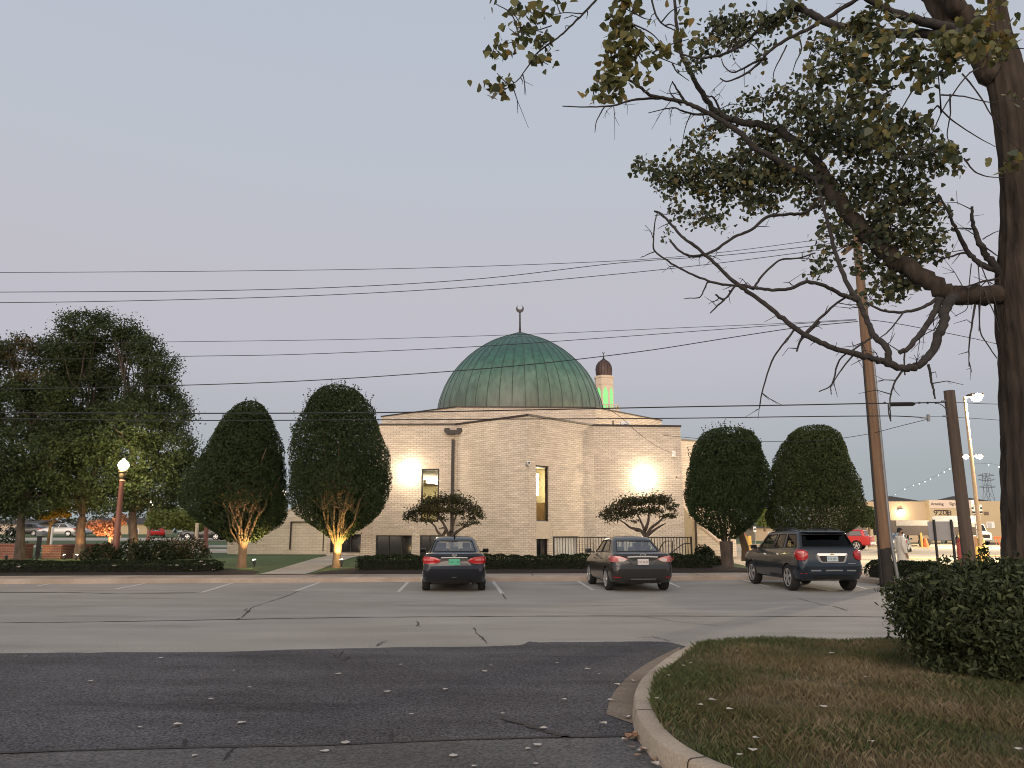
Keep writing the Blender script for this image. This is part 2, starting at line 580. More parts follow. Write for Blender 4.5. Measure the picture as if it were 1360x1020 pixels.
# ------------------------------------------------------------------ ground
def road_mat(name, col, speck, stains, sc2=0.25, warm=(1.05, 1.0, 0.95), tracks=0.0):
    m, nt, bs = new_mat(name)
    L, N = nt.links, nt.nodes.new
    tc = N('ShaderNodeTexCoord')
    n1 = N('ShaderNodeTexNoise'); n1.inputs['Scale'].default_value = 45; n1.inputs['Detail'].default_value = 4
    n2 = N('ShaderNodeTexNoise'); n2.inputs['Scale'].default_value = sc2; n2.inputs['Detail'].default_value = 6; n2.inputs['Roughness'].default_value = 0.6
    mp = N('ShaderNodeMapping'); mp.inputs['Scale'].default_value = (0.35, 1.6, 1)
    n3 = N('ShaderNodeTexNoise'); n3.inputs['Scale'].default_value = 0.9; n3.inputs['Detail'].default_value = 5
    L.new(tc.outputs['Object'], n1.inputs['Vector']); L.new(tc.outputs['Object'], n2.inputs['Vector'])
    L.new(tc.outputs['Object'], mp.inputs['Vector']); L.new(mp.outputs[0], n3.inputs['Vector'])

    def rng_(node, lo, hi, a):
        r = N('ShaderNodeMapRange')
        r.inputs[1].default_value, r.inputs[2].default_value, r.inputs[3].default_value, r.inputs[4].default_value = lo, hi, 1 - a, 1 + a
        L.new(node.outputs['Fac'], r.inputs[0])
        return r
    # blotches of oil and old spills
    n4 = N('ShaderNodeTexNoise'); n4.inputs['Scale'].default_value = 0.55; n4.inputs['Detail'].default_value = 7; n4.inputs['Roughness'].default_value = 0.65
    L.new(mp.outputs[0], n4.inputs['Vector'])
    r4 = N('ShaderNodeMapRange'); r4.interpolation_type = 'SMOOTHSTEP'
    r4.inputs[1].default_value, r4.inputs[2].default_value, r4.inputs[3].default_value, r4.inputs[4].default_value = 0.54, 0.70, 1.0, 1 - min(0.4, stains * 1.6)
    L.new(n4.outputs['Fac'], r4.inputs[0])
    r1, r2, r3 = rng_(n1, 0.3, 0.7, speck), rng_(n2, 0.3, 0.7, stains), rng_(n3, 0.3, 0.7, stains * 0.7)
    a = N('ShaderNodeMath'); a.operation = 'MULTIPLY'; L.new(r1.outputs[0], a.inputs[0]); L.new(r2.outputs[0], a.inputs[1])
    b = N('ShaderNodeMath'); b.operation = 'MULTIPLY'; L.new(a.outputs[0], b.inputs[0]); L.new(r3.outputs[0], b.inputs[1])
    b2 = N('ShaderNodeMath'); b2.operation = 'MULTIPLY'; L.new(b.outputs[0], b2.inputs[0]); L.new(r4.outputs[0], b2.inputs[1])
    b = b2
    mx = N('ShaderNodeMix'); mx.data_type = 'RGBA'
    mx.inputs[6].default_value = (*[c * w for c, w in zip(col, warm)], 1)
    mx.inputs[7].default_value = (*[c / w for c, w in zip(col, warm)], 1)
    L.new(n2.outputs['Fac'], mx.inputs[0])
    vm = N('ShaderNodeVectorMath'); vm.operation = 'SCALE'
    L.new(mx.outputs[2], vm.inputs[0]); L.new(b.outputs[0], vm.inputs['Scale'])
    L.new(vm.outputs[0], bs.inputs['Base Color'])
    bs.inputs['Roughness'].default_value = 0.92
    bs.inputs['Specular IOR Level'].default_value = 0.12
    bp = N('ShaderNodeBump'); bp.inputs['Strength'].default_value = 0.7; bp.inputs['Distance'].default_value = 0.01
    L.new(n1.outputs['Fac'], bp.inputs['Height']); L.new(bp.outputs[0], bs.inputs['Normal'])
    return m


M['lane'] = road_mat('worn_pale_asphalt', (0.296, 0.275, 0.25), 0.34, 0.13)
M['driveway'] = road_mat('new_dark_asphalt', (0.076, 0.073, 0.077), 0.8, 0.30, 0.35)
M['patch'] = road_mat('grey_asphalt', (0.105, 0.100, 0.100), 0.5, 0.2, 0.5)
M['lot'] = road_mat('lot_asphalt', (0.40, 0.35, 0.28), 0.2, 0.18)
M['concrete'] = road_mat('concrete', (0.36, 0.30, 0.235), 0.15, 0.18, 0.6)
M['walkc'] = road_mat('sidewalk_concrete', (0.345, 0.28, 0.228), 0.15, 0.2, 0.8)
M['pathc'] = road_mat('path_concrete', (0.42, 0.38, 0.33), 0.12, 0.12, 0.8)
M['gutter'] = road_mat('gutter_concrete', (0.20, 0.16, 0.125), 0.2, 0.2, 1.2)
M['seam'] = mat('tar_seam', (0.03, 0.027, 0.026), 0.9, 0.3, 4)
M['crack'] = mat('crack_dirt', (0.022, 0.019, 0.017), 0.95, 0.3, 6)
M['linepaint'] = mat('worn_line_paint', (0.50, 0.48, 0.45), 0.8, 0.35, 12)
M['lawn'] = mat('lawn_green', (0.060, 0.098, 0.032), 0.95, 0.35, 7, 0.8, 60, var2=0.2)
M['turf'] = mat('dry_turf', (0.09, 0.068, 0.036), 0.95, 0.35, 5, 0.8, 60, var2=0.25, scale2=0.8)
M['mulch'] = mat('dark_mulch', (0.022, 0.014, 0.011), 0.95, 0.6, 18, 1.0, 50)
M['field'] = mat('far_field', (0.055, 0.065, 0.035), 0.95, 0.25, 0.02, var2=0.2, scale2=0.3)


def sheet(name, poly, z, m, kind='structure'):
    b = MB()
    b.add([(p[0], p[1], z) for p in poly], [tuple(range(len(poly)))])
    o = b.build(name, m)
    return tag(o, kind=kind)


def smoothline(pts, sub=8, closed=False):
    P = [Vector(p) for p in pts]
    n = len(P)
    out = []
    rngi = range(n if closed else n - 1)
    for i in rngi:
        p1, p2 = P[i % n], P[(i + 1) % n]
        p0 = P[(i - 1) % n] if (closed or i > 0) else p1 * 2 - p2
        p3 = P[(i + 2) % n] if (closed or i + 2 < n) else p2 * 2 - p1
        for k in range(sub):
            t = k / sub
            out.append(0.5 * ((2 * p1) + (p2 - p0) * t + (2 * p0 - 5 * p1 + 4 * p2 - p3) * t * t + (3 * p1 - p0 - 3 * p2 + p3) * t ** 3))
    if not closed:
        out.append(P[-1])
    return out


def strip(mb, pts, w, z, jitter=0.0):
    """flat ribbon of width w along ground points."""
    L_, R_ = [], []
    for i, p in enumerate(pts):
        d = (pts[min(i + 1, len(pts) - 1)] - pts[max(i - 1, 0)])
        d = Vector((d.x, d.y, 0)).normalized()
        nrm = Vector((-d.y, d.x, 0))
        ww = w * (1 + RND.uniform(-jitter, jitter)) / 2
        off = nrm * RND.uniform(-1, 1) * w * jitter * 0.5
        a, b = p + nrm * ww + off, p - nrm * ww + off
        L_.append((a.x, a.y, z)); R_.append((b.x, b.y, z))
    mb.grid([L_, R_])


sheet('ground', [(-2500, -200), (2500, -200), (2500, 4000), (-2500, 4000)], -0.08, M['field'])
sheet('parking_lane', [(-80, -14), (80, -14), (80, 34), (-80, 20)], 0.0, M['lane'])
# the newer dark surface the camera stands on
edge = [(-420, 872), (-100, 869), (60, 867.5), (180, 867), (300, 866), (400, 863), (520, 860.5), (640, 859), (692, 857.5), (703, 852.5), (715, 853.5), (780, 853), (860, 852.3), (885, 852.8), (905, 857)]
dp = [G(x, y) for x, y in edge]
dl = []
for i in range(len(dp) - 1):
    for k in range(6):
        p = dp[i].lerp(dp[i + 1], k / 6)
        dl.append((p.x, p.y + RND.uniform(-0.025, 0.025)))
dl += [(3.0, 9.6), (3.4, 5), (30, 5), (30, -12), (-70, -12), (-70, dl[0][1])]
sheet('driveway', dl, 0.006, M['driveway'])
pp = [G(x, y) for x, y in [(-400, 1020), (0, 1004), (170, 998), (300, 995), (430, 993), (600, 986), (720, 983), (830, 981), (905, 1012)]]
pl = [(p.x, p.y) for p in pp] + [(2.6, 4.2), (2.6, -11), (-60, -11)]
sheet('driveway_patch', pl, 0.010, M['patch'])
b = MB()
b.mi = 0
strip(b, [G(x, y) for x, y in [(-400, 1018), (0, 1002), (100, 999), (170, 996.5), (300, 993.5), (430, 991), (520, 988), (600, 984.5), (720, 981), (835, 979)]], 0.045, 0.014, 0.6)
strip(b, smoothline([G(x, y) for x, y in [(665, 955), (690, 962), (715, 970), (735, 976), (755, 981)]], 4), 0.06, 0.014, 0.5)
tag(b.build('driveway_seam', M['seam']), kind='structure')
b = MB()
strip(b, smoothline([G(x, y) for x, y in [(-300, 829), (0, 827.5), (200, 825), (420, 821), (560, 819.5), (720, 818.5), (860, 818.3), (1000, 818.6), (1180, 819.5), (1320, 820)]], 8), 0.055, 0.006, 0.5)
strip(b, smoothline([G(x, y) for x, y in [(-300, 788), (30, 787), (140, 788), (260, 787.5)]], 6), 0.10, 0.006, 0.7)
tag(b.build('lane_seam', M['seam']), kind='structure')
b = MB()
for pts in ([(397, 785), (372, 795), (352, 801), (334, 807), (330, 812), (322, 819), (314, 824)], [(329, 808), (325, 811), (332, 813)],
            [(667, 788), (669, 792), (672, 796)], [(629, 834), (634, 842), (641, 848), (646, 855)], [(553, 825), (556, 829), (554, 832), (560, 832)],
            [(440, 868), (448, 874), (457, 880), (462, 873)], [(449, 874), (455, 866)], [(500, 859), (508, 854), (514, 852)],
            [(1060, 795), (1090, 803), (1110, 806), (1125, 811)], [(850, 818), (900, 826), (960, 832)], [(846, 847), (866, 846), (880, 849), (890, 852)],
            [(246, 984), (244, 994)], [(298, 1012), (305, 1001), (312, 995)], [(520, 986), (519, 980), (521, 975)]):
    q = []
    for i in range(len(pts) - 1):
        for k in range(4):
            t = k / 4
            q.append(G(pts[i][0] * (1 - t) + pts[i + 1][0] * t + RND.uniform(-1, 1), pts[i][1] * (1 - t) + pts[i + 1][1] * t + RND.uniform(-.3, .3)))
    q.append(G(*pts[-1]))
    strip(b, q, 0.019, 0.016 if pts[0][1] > 858 else 0.007, 0.6)
tag(b.build('pavement_crack', M['crack']), kind='structure')
# stall lines
lines = [((48, 778.5), (73.5, 774.5)), ((152.5, 782.6), (193, 774.9)), ((268, 787), (312, 773.4)), ((393, 785), (428, 772.3)), ((529, 786), (544, 771)),
         ((667.6, 789), (653, 769.7)), ((788, 784), (762.6, 769)), ((903, 780), (880, 770)), ((1022, 779.5), (980.7, 768.6)), ((1150, 782), (1110, 771)),
         ((-60, 784), (-32, 776))]
for k, (a, c) in enumerate(lines):
    b = MB()
    p, q = G(*a), G(*c)
    strip(b, [p.lerp(q, t / 8) for t in range(9)], 0.10, 0.004, 0.12)
    tag(b.build('parking_line', M['linepaint']), kind='structure')

# far kerb and walk
b = MB()
xs = np.linspace(-75, 10.6, 60)
prof = [(0.0, 0.0), (0.02, 0.12), (0.05, 0.15), (0.32, 0.152), (0.325, 0.148), (0.335, 0.148), (0.34, 0.152), (1.9, 0.155), (1.9, -0.02)]
b.grid([[(x, kerbY(x) + d, z) for d, z in prof] for x in xs])
tag(b.build('sidewalk', M['walkc'], smooth=30), kind='structure')
vp = smoothline([(10.6, kerbY(10.6)), (11.0, 26.7), (11.3, 25.9), (11.4, 24.8), (11.4, 20), (11.4, 14.2)], 5)
b = MB()
b.prism([(p.x, p.y) for p in vp] + [(42, 14.2), (42, 27.6), (13.6, 28.2), (10.6, 29.0)], -0.02, 0.15)
bevel(b.build('corner_sidewalk', M['walkc']), 0.03, 2)
tag(bpy.data.objects['corner_sidewalk'], kind='structure')
b = MB()
for x in (-24.5, -18.2, -12.4, -6.6, -5.0, 0.7, 6.4):
    strip(b, [Vector((x, kerbY(x) + t, 0)) for t in (0.34, 0.8, 1.3, 1.88)], 0.02, 0.160, 0.2)
tag(b.build('sidewalk_joint', M['crack']), kind='structure')


def sheet_z(name, xs, ds, m, dz=0.0, rough=0.0, edge=0.0):
    """grid sheet behind the kerb that follows the ground; DS distances from the kerb."""
    P = []
    for i, x in enumerate(xs):
        row = []
        for j, d in enumerate(ds):
            inner = 0 < j < len(ds) - 1 and 0 < i < len(xs) - 1
            xx = x + (RND.uniform(-edge, edge) if edge else 0)
            dd = d + (RND.uniform(-edge, edge) if edge and j > 0 else 0)
            Y = kerbY(x) + dd
            row.append((xx, Y, gz(Y, x) + dz * (1 if inner else 0.25) + (RND.uniform(-rough, rough) if inner else 0)))
        P.append(row)
    b = MB(); b.grid(P)
    return tag(b.build(name, m, smooth=180), kind='structure')


sheet_z('lawn', np.linspace(-75, 9.6, 50), np.linspace(1.9, 22, 24), M['lawn'], 0.0)
# path to the recessed door
pa = [(-8.75, 27.37), (-7.15, 27.5), (-7.4, 34), (-7.8, 42), (-9.4, 42), (-9.1, 34)]
b = MB()
ts = np.linspace(0, 1, 12)
b.grid([[(-8.75 - 0.62 * t + w * 1.6, kerbY(-8.5) + 1.92 + 13.4 * t, gz(kerbY(-8.5) + 1.92 + 13.4 * t) + 0.03) for w in (0, 0.5, 1)] for t in ts])
tag(b.build('garden_path', M['pathc']), kind='structure')


def mulch(name, x0, x1, d0, d1, h=0.10):
    n, k = max(4, int((x1 - x0) / 0.25)), 9
    P = []
    for i in range(n + 1):
        x = x0 + (x1 - x0) * i / n
        e = min(1, min(i, n - i) / 5)
        row = []
        for j in range(k + 1):
            t = j / k
            d = d0 + (d1 - d0) * t * (0.55 + 0.45 * math.sqrt(e) + 0.05 * math.sin(x * 3.1))
            e2 = min(1, min(j, k - j) / 2.5)
            Y = kerbY(x) + d
            row.append((x, Y, gz(Y) + 0.012 + (h * e * e2 if 0 < i < n and 0 < j < k else 0) + RND.uniform(0, 0.03) * e * e2))
        P.append(row)
    b = MB(); b.grid(P)
    return tag(b.build(name, M['mulch'], smooth=180), kind='structure')


mulch('mulch_bed', -75, -9.0, 1.92, 4.2)
mulch('mulch_bed', -7.05, 9.2, 1.92, 4.6)
mulch('mulch_bed', 9.5, 13.4, 2.6, 7.5, 0.14)
sheet('side_path', [(8.6, 28.9), (10.8, 29.05), (11.0, 31.2), (9.0, 31.0)], 0.20, M['pathc'])

# right-hand parking lot and the street behind
sheet('right_parking_lot', [(9.2, 27.3), (120, 24), (120, 88), (9.2, 88)], -0.012, M['lot'])
b = MB()
b.box(20, 130, 88, 88.4, -0.06, 0.14)
tag(b.build('far_kerb', M['concrete']), kind='structure')
sheet('far_street', [(58, 90), (160, 90), (160, 112), (58, 112)], 0.0, M['patch'])
# rising ground on the left with two pale roads
def leftz(Y):
    return 0.36 + max(0, min(55, Y - 45)) * 0.0155
b = MB()
ys = [46, 50, 54, 58, 62, 66, 70, 76, 82, 88, 94, 100, 108, 130, 200, 400]
b.grid([[(x, y, leftz(y) if i == 0 or True else 0) for i, x in enumerate(np.linspace(-260, -12, 20))] for y in ys])
tag(b.build('verge', M['lawn'], smooth=180), kind='structure')
for y0, y1 in ((54.5, 59.5), (72, 83)):
    b = MB()
    b.grid([[(x, y, leftz(y) + 0.03) for x in np.linspace(-200, -13, 8)] for y in np.linspace(y0, y1, 5)])
    tag(b.build('side_road', M['pathc']), kind='structure')
b = MB()
b.grid([[(x, y, leftz(y) + 0.02) for x in (-28, -24, -20, -16.6)] for y in (46, 48, 50, 52)])
tag(b.build('plaza_paving', M['pathc']), kind='structure')

# ------------------------------------------------------------------ the grass island
inner_px = [(1700, 850), (1400, 850), (1195, 850), (1080, 849.8), (1000, 850), (950, 851.5), (920, 862), (893, 881), (873, 900), (865, 918), (866, 936), (877, 959), (902, 984), (940, 1005), (990, 1024), (1060, 1048), (1160, 1075), (1350, 1110), (1700, 1150)]
inner = smoothline([G(x, y, 0.15) for x, y in inner_px], 6)
nrm = []
for i in range(len(inner)):
    d = (inner[min(i + 1, len(inner) - 1)] - inner[max(i - 1, 0)]).normalized()
    nrm.append(Vector((d.y, -d.x, 0)))      # outward: away from the grass
cpt = sum(inner, Vector()) / len(inner)
sgn = 1 if (inner[60] + nrm[60] - cpt).length > (inner[60] - cpt).length else -1
nrm = [v * sgn for v in nrm]
b = MB()
KP = [(0.0, 0.08), (0.0, 0.146), (0.012, 0.150), (0.125, 0.150), (0.145, 0.143), (0.153, 0.128), (0.175, -0.02)]
b.grid([[tuple(Vector((p.x, p.y, 0)) + n * o + Vector((0, 0, z + 0.002 * math.sin(p.x * 9 + p.y * 7)))) for o, z in KP] for p, n in zip(inner, nrm)])
kerb_o = tag(b.build('kerb', M['concrete'], smooth=40), kind='structure')
b = MB()
for i in (40, 62, 78):
    p, n = inner[i], nrm[i]
    t = Vector((-n.y, n.x, 0)) * 0.006
    b.grid([[tuple(Vector((p.x, p.y, 0)) + n * (o + (0.003 if z < 0.14 else 0)) + s * t + Vector((0, 0, z + 0.004))) for o, z in KP[1:]] for s in (-1, 1)])
j = b.build('kerb_joint', M['crack']); tag(j, kind='structure')
b = MB()
ip = [(p.x, p.y) for p in inner]
b.add([(x, y, 0.135) for x, y in ip] , [tuple(range(len(ip)))])
tag(b.build('grass_island', M['turf']), kind='structure')
# tan gutter apron against the kerb
ap_in = [(p + n * 0.165) for p, n in zip(inner, nrm)]
sel = [i for i in range(len(inner)) if 4.0 < 99 and inner[i].y < 10.3 and inner[i].x < 3.2 and i < 62 and inner[i].y > 6.25]
outp = [G(x, y) for x, y in [(903, 860), (880, 871), (855, 885), (830, 904), (813, 925), (805, 950)]]
op = smoothline(outp, 5)
b = MB()
m_ = len(op)
idx = np.linspace(sel[0], sel[-1], m_)
rows = []
for k in range(m_):
    q = ap_in[int(round(idx[k]))]
    rows.append([(op[k].x, op[k].y, 0.011), ((op[k].x + q.x) / 2, (op[k].y + q.y) / 2, 0.012), (q.x, q.y, 0.014)])
b.grid(rows)
tag(b.build('gutter', M['gutter']), kind='structure')


def inside(poly, x, y):
    c = False
    n = len(poly)
    j = n - 1
    for i in range(n):
        xi, yi = poly[i]; xj, yj = poly[j]
        if (yi > y) != (yj > y) and x < (xj - xi) * (y - yi) / (yj - yi) + xi:
            c = not c
        j = i
    return c


def in_poly_np(poly, X, Y):
    c = np.zeros(len(X), bool)
    n = len(poly); j = n - 1
    for i in range(n):
        xi, yi = poly[i]; xj, yj = poly[j]
        if yi != yj:
            k = ((yi > Y) != (yj > Y)) & (X < (xj - xi) * (Y - yi) / (yj - yi) + xi)
            c ^= k
        j = i
    return c


NB = 300000
gx = rng.uniform(1.0, 9.8, NB); gy = 4.3 + 6.85 * rng.uniform(0, 1, NB) ** 1.2
k = in_poly_np(ip, gx, gy)
gx, gy = gx[k], gy[k]
n = len(gx)
cl = np.sin(gx * 2.3 + 1.1 * np.sin(gy * 1.7)) * np.sin(gy * 2.9 + 0.7 * np.sin(gx * 2.1))
keep = rng.uniform(size=n) < (0.72 + 0.28 * cl)
gx, gy, cl = gx[keep], gy[keep], cl[keep]
n = len(gx)
hgt = (0.035 + 0.045 * rng.uniform(size=n)) * (1 + 0.35 * cl)
th = rng.uniform(0, 2 * PI, n); lean = rng.uniform(0.1, 0.9, n) * hgt; w = 0.0018 + 0.0022 * rng.uniform(size=n)
la = rng.uniform(0, 2 * PI, n)
V = np.zeros((n, 4, 3))
V[:, 0] = np.c_[gx - np.cos(th) * w, gy - np.sin(th) * w, np.full(n, 0.13)]
V[:, 1] = np.c_[gx + np.cos(th) * w, gy + np.sin(th) * w, np.full(n, 0.13)]
mx_, my_ = gx + np.cos(la) * lean * .4, gy + np.sin(la) * lean * .4
V[:, 2] = np.c_[mx_ + np.cos(th) * w * .6, my_ + np.sin(th) * w * .6, 0.13 + hgt * 0.65]
V[:, 3] = np.c_[gx + np.cos(la) * lean, gy + np.sin(la) * lean, 0.13 + hgt]
M['grass'] = leaf_mat('grass_blades', [(0.070, 0.072, 0.028), (0.105, 0.096, 0.042), (0.145, 0.118, 0.062), (0.19, 0.148, 0.086), (0.29, 0.235, 0.15)], [0, 0.32, 0.5, 0.72, 1.0], trans=0.15, patch=(0.9, 0.62))
M['greengrass'] = leaf_mat('green_grass_blades', [(0.042, 0.058, 0.020), (0.072, 0.090, 0.034), (0.115, 0.122, 0.050)], trans=0.15)
ed = np.array(ip)
dE = np.full(n, 9.0)
for q in ed[::2]:
    dE = np.minimum(dE, np.hypot(gx - q[0], gy - q[1]))
nz_ = np.sin(gx * 1.9 + 2 * np.sin(gy * 1.3)) + np.sin(gy * 2.6 + 1.5 * np.sin(gx * 1.1 + 2)) + 0.8 * np.sin(gx * 5.1 + gy * 3.7)
pg = np.clip(1.15 - dE / 0.55, 0, 1) * 0.85 + np.clip(nz_ * 0.35, 0, 0.7) + 0.5 * np.clip((gx - 4.2) / 2.5, 0, 1) * (gy > 6.5)
gm = (rng.uniform(size=n) < pg).astype(int)
tag(fast_mesh('grass', V.reshape(-1, 3), 4, None, None, [M['grass'], M['greengrass']], gm), 'patchy green and brown grass blades covering the kerbed island', 'grass', kind='stuff')

# fallen leaves
M['paleleaf'] = mat('pale_dry_leaf', (0.42, 0.38, 0.34), 0.8, 0.3, 20)
M['brownleaf'] = mat('brown_dry_leaf', (0.27, 0.155, 0.10), 0.8, 0.35, 20)


def leaf_obj(name, p, size, m, rz, curl):
    b = MB()
    S = SHAPES['heart'] * size
    rr = Matrix.Rotation(rz, 3, 'Z')
    c, s_ = [], []
    for x, y in S:
        c.append(rr @ Vector((x, y, abs(y) * curl + max(0, x) * curl * 0.5 + 0.006)) + Vector(p))
    b.add(c + [rr @ Vector((-0.2 * size, 0, 0.004)) + Vector(p), rr @ Vector((0.3 * size, 0, 0.008)) + Vector(p)],
          [(0, 1, 2, 8), (2, 3, 9, 8), (3, 4, 9), (4, 5, 9), (5, 6, 8, 9), (6, 7, 0, 8)])
    o = b.build(name, m)
    return o


drive_leaves = [(33, 872), (214, 874), (311, 891), (331, 913), (449, 895), (280, 929), (320, 960), (459, 987), (431, 998), (258, 1004), (532, 883), (652, 884), (643, 892), (515, 919), (592, 916),
                (740, 881), (780, 889), (796, 896), (750, 929), (722, 968), (713, 990), (701, 995), (602, 1004), (630, 1018), (711, 1015), (236, 963), (186, 966), (546, 949), (668, 948), (120, 905)]
for i, (x, y) in enumerate(drive_leaves):
    o = leaf_obj('fallen_leaf', G(x, y, 0.016), RND.uniform(0.04, 0.085), M['paleleaf'], RND.uniform(0, 6), RND.uniform(0.03, 0.25))
    tag(o, 'pale dry leaf lying flat on the dark asphalt driveway', 'leaf', 'leaves fallen on the driveway')
for i, (x, y) in enumerate([(866, 893), (819, 910), (801, 962), (833, 953), (842, 905), (811, 930)]):
    o = leaf_obj('fallen_leaf', G(x, y, 0.022), RND.uniform(0.06, 0.09), M['paleleaf'], RND.uniform(0, 6), RND.uniform(0.1, 0.5))
    tag(o, 'pale dry leaf lying in the tan gutter beside the curved kerb', 'leaf', 'leaves fallen in the gutter')
gut = [i for i in range(len(inner)) if 4.2 < inner[i].y < 6.6 and inner[i].x < 3]
for i in range(46):
    kf = RND.choice(gut)
    p = inner[kf] + nrm[kf] * (0.20 + abs(RND.gauss(0, 0.055)))
    o = leaf_obj('fallen_leaf', (p.x + RND.uniform(-.06, .06), p.y + RND.uniform(-.06, .06), 0.018 + RND.uniform(0, 0.012)), RND.uniform(0.04, 0.085), M['brownleaf'] if RND.random() < 0.75 else M['paleleaf'], RND.uniform(0, 6), RND.uniform(0.2, 0.9))
    tag(o, 'curled brown leaf in the drift against the kerb face', 'leaf', 'brown leaves drifted along the kerb')
for i, (x, y) in enumerate([(890, 898), (1151, 900), (969, 943), (1004, 981), (979, 865), (1158, 986), (1354, 996), (1093, 939), (908, 885), (917, 881), (946, 931), (1000, 997), (983, 1003), (872, 928), (930, 937), (1105, 868)]):
    o = leaf_obj('fallen_leaf', G(x, y, 0.20), RND.uniform(0.04, 0.075), M['paleleaf'], RND.uniform(0, 6), RND.uniform(0.1, 0.4))
    tag(o, 'pale dry leaf caught on the grass of the island', 'leaf', 'leaves fallen on the grass')
# ------------------------------------------------------------------ the mosque
mq = thing('mosque', 'cream brick mosque with green copper dome and brown roof edge', 'mosque', (0.6, 46, 0))
ZR = A(701.6, 552.6, 36.0).z          # main roof height


def XY(px, py, Y):
    p = A(px, py, Y)
    return (p.x, p.y)


W0 = XY(500, 564.7, 39.3); W1 = XY(605, 564.7, 39.2); W2 = XY(701.6, 552.6, 36.0); W3 = XY(788, 566.3, 39.55); W4 = XY(903.5, 567.6, 39.95)


def hit(px, py, p, q):
    """where the ray through a photo pixel meets the vertical wall p-q: (distance along, height)."""
    d = ray(px, py)
    ex, ey = q[0] - p[0], q[1] - p[1]
    # t*d = p + s*e
    den = d.x * ey - d.y * ex
    t = (p[0] * ey - p[1] * ex) / den
    x, y = d.x * t, d.y * t
    l = math.hypot(ex, ey)
    s = ((x - p[0]) * ex + (y - p[1]) * ey) / l
    return s, CAM_H + d.z * t


def wall(mb, p, q, z0, z1, ops, depth=0.28, rev_mi=0):
    l = math.hypot(q[0] - p[0], q[1] - p[1])
    e = Vector((q[0] - p[0], q[1] - p[1], 0)) / l
    n = Vector((e.y, -e.x, 0))          # towards the camera when p is left of q
    P = lambda s, z, d=0: Vector((p[0], p[1], 0)) + e * s + Vector((0, 0, z)) - n * d
    ss = sorted({0, l, *[o[0] for o in ops], *[o[1] for o in ops]})
    zs = sorted({z0, z1, *[o[2] for o in ops], *[o[3] for o in ops]})
    for i in range(len(ss) - 1):
        for j in range(len(zs) - 1):
            sm, zm = (ss[i] + ss[i + 1]) / 2, (zs[j] + zs[j + 1]) / 2
            if any(o[0] < sm < o[1] and o[2] < zm < o[3] for o in ops):
                continue
            mb.quad(P(ss[i], zs[j]), P(ss[i + 1], zs[j]), P(ss[i + 1], zs[j + 1]), P(ss[i], zs[j + 1]))
    for a, c, zb, zt in ops:
        for (s0, h0), (s1, h1) in (((a, zb), (a, zt)), ((a, zt), (c, zt)), ((c, zt), (c, zb)), ((c, zb), (a, zb))):
            mb.quad(P(s0, h0), P(s1, h1), P(s1, h1, depth), P(s0, h0, depth))
    return P, e, n


def op_px(p, q, x0, x1, y0, y1):
    s0, zt = hit(x0, y0, p, q)
    s1, _ = hit(x1, y0, p, q)
    _, zb = hit((x0 + x1) / 2, y1, p, q)
    return (s0, s1, zb, zt)


f1 = [op_px(W0, W1, 560, 583.5, 622.5, 693), op_px(W0, W1, 499.5, 547, 711, 738), op_px(W0, W1, 558, 583.5, 711, 738)]
f3 = [op_px(W2, W3, 712, 729, 618, 692.5), op_px(W2, W3, 712.5, 728.5, 712.5, 741), op_px(W2, W3, 735, 768, 712.5, 745)]
wb = MB()
F1 = wall(wb, W0, W1, 0.1, ZR, f1)
wall(wb, W1, W2, 0.1, ZR, [])
F3 = wall(wb, W2, W3, 0.1, ZR, f3)
F4 = wall(wb, W3, W4, 0.1, ZR, [])
W5 = (W4[0] + 0.35, 47.0); W6 = (W0[0] - 1.2, 47.5)
wall(wb, W4, W5, 0.1, ZR, []); wall(wb, W6, W0, 0.1, ZR, [])
# rear-right block
B0 = XY(900, 584, 47.0); B1 = (14.0, 49.0); B2 = (14.0, 60)
zb_ = zat(584.5, 47.0)
wall(wb, B0, B1, 0.1, zb_, []); wall(wb, B1, B2, 0.1, zb_, [])
# brick strip and piers between main block and the left wing
V0, V1 = XY(437, 660, 41.0), XY(501, 660, 41.0)
fv = [op_px(V0, V1, 439, 479.5, 709.5, 734)]
FV = wall(wb, V0, V1, 0.1, 5.2, fv, 0.35)
wall(wb, (V0[0] - 0.2, 47), V0, 0.1, 5.2, [])
wb.build('wall', M['brick'], mq)
# soldier-course heads and sills, a hair proud of the brick
for (P, e, n), (a, c, zb, zt) in [(F1, f1[0]), (F1, f1[1]), (F1, f1[2]), (F3, f3[0]), (F3, f3[2]), (FV, fv[0])]:
    tb = MB()
    tb.obox(P((a + c) / 2, zt + 0.13, -0.004), (c - a) / 2 + 0.06, 0.012, 0.125, e, n, Vector((0, 0, 1)))
    tb.build('lintel', M['stone'], mq)
tb = MB()
tb.obox(F3[0]((f3[0][0] + f3[0][1]) / 2, f3[0][2] - 0.42, -0.002), (f3[0][1] - f3[0][0]) / 2 + 0.04, 0.012, 0.38, F3[1], F3[2], Vector((0, 0, 1)))
tb.build('spandrel', M['stone'], mq)
# roof slab and brown copings
rf = MB()
rp_ = [W0, W1, W2, W3, W4, W5, W6]
rf.add([(x, y, ZR - 0.06) for x, y in rp_], [tuple(range(len(rp_)))])
rf.add([(x, y, zb_ - 0.06) for x, y in (B0, B1, B2, (B0[0], 60))], [(0, 1, 2, 3)])
roof = rf.build('roof', M['coping'], mq)


def coping(mb, pts, z, hh=0.09, ww=0.16, out=0.05):
    for i in range(len(pts) - 1):
        p, q = Vector((*pts[i], 0)), Vector((*pts[i + 1], 0))
        e = (q - p).normalized(); n = Vector((e.y, -e.x, 0))
        mb.obox((p + q) / 2 + n * (out - ww / 2) + Vector((0, 0, z + hh / 2 + 0.003 * i)), (q - p).length / 2 + 0.04, ww / 2, hh / 2, e, n, Vector((0, 0, 1)))


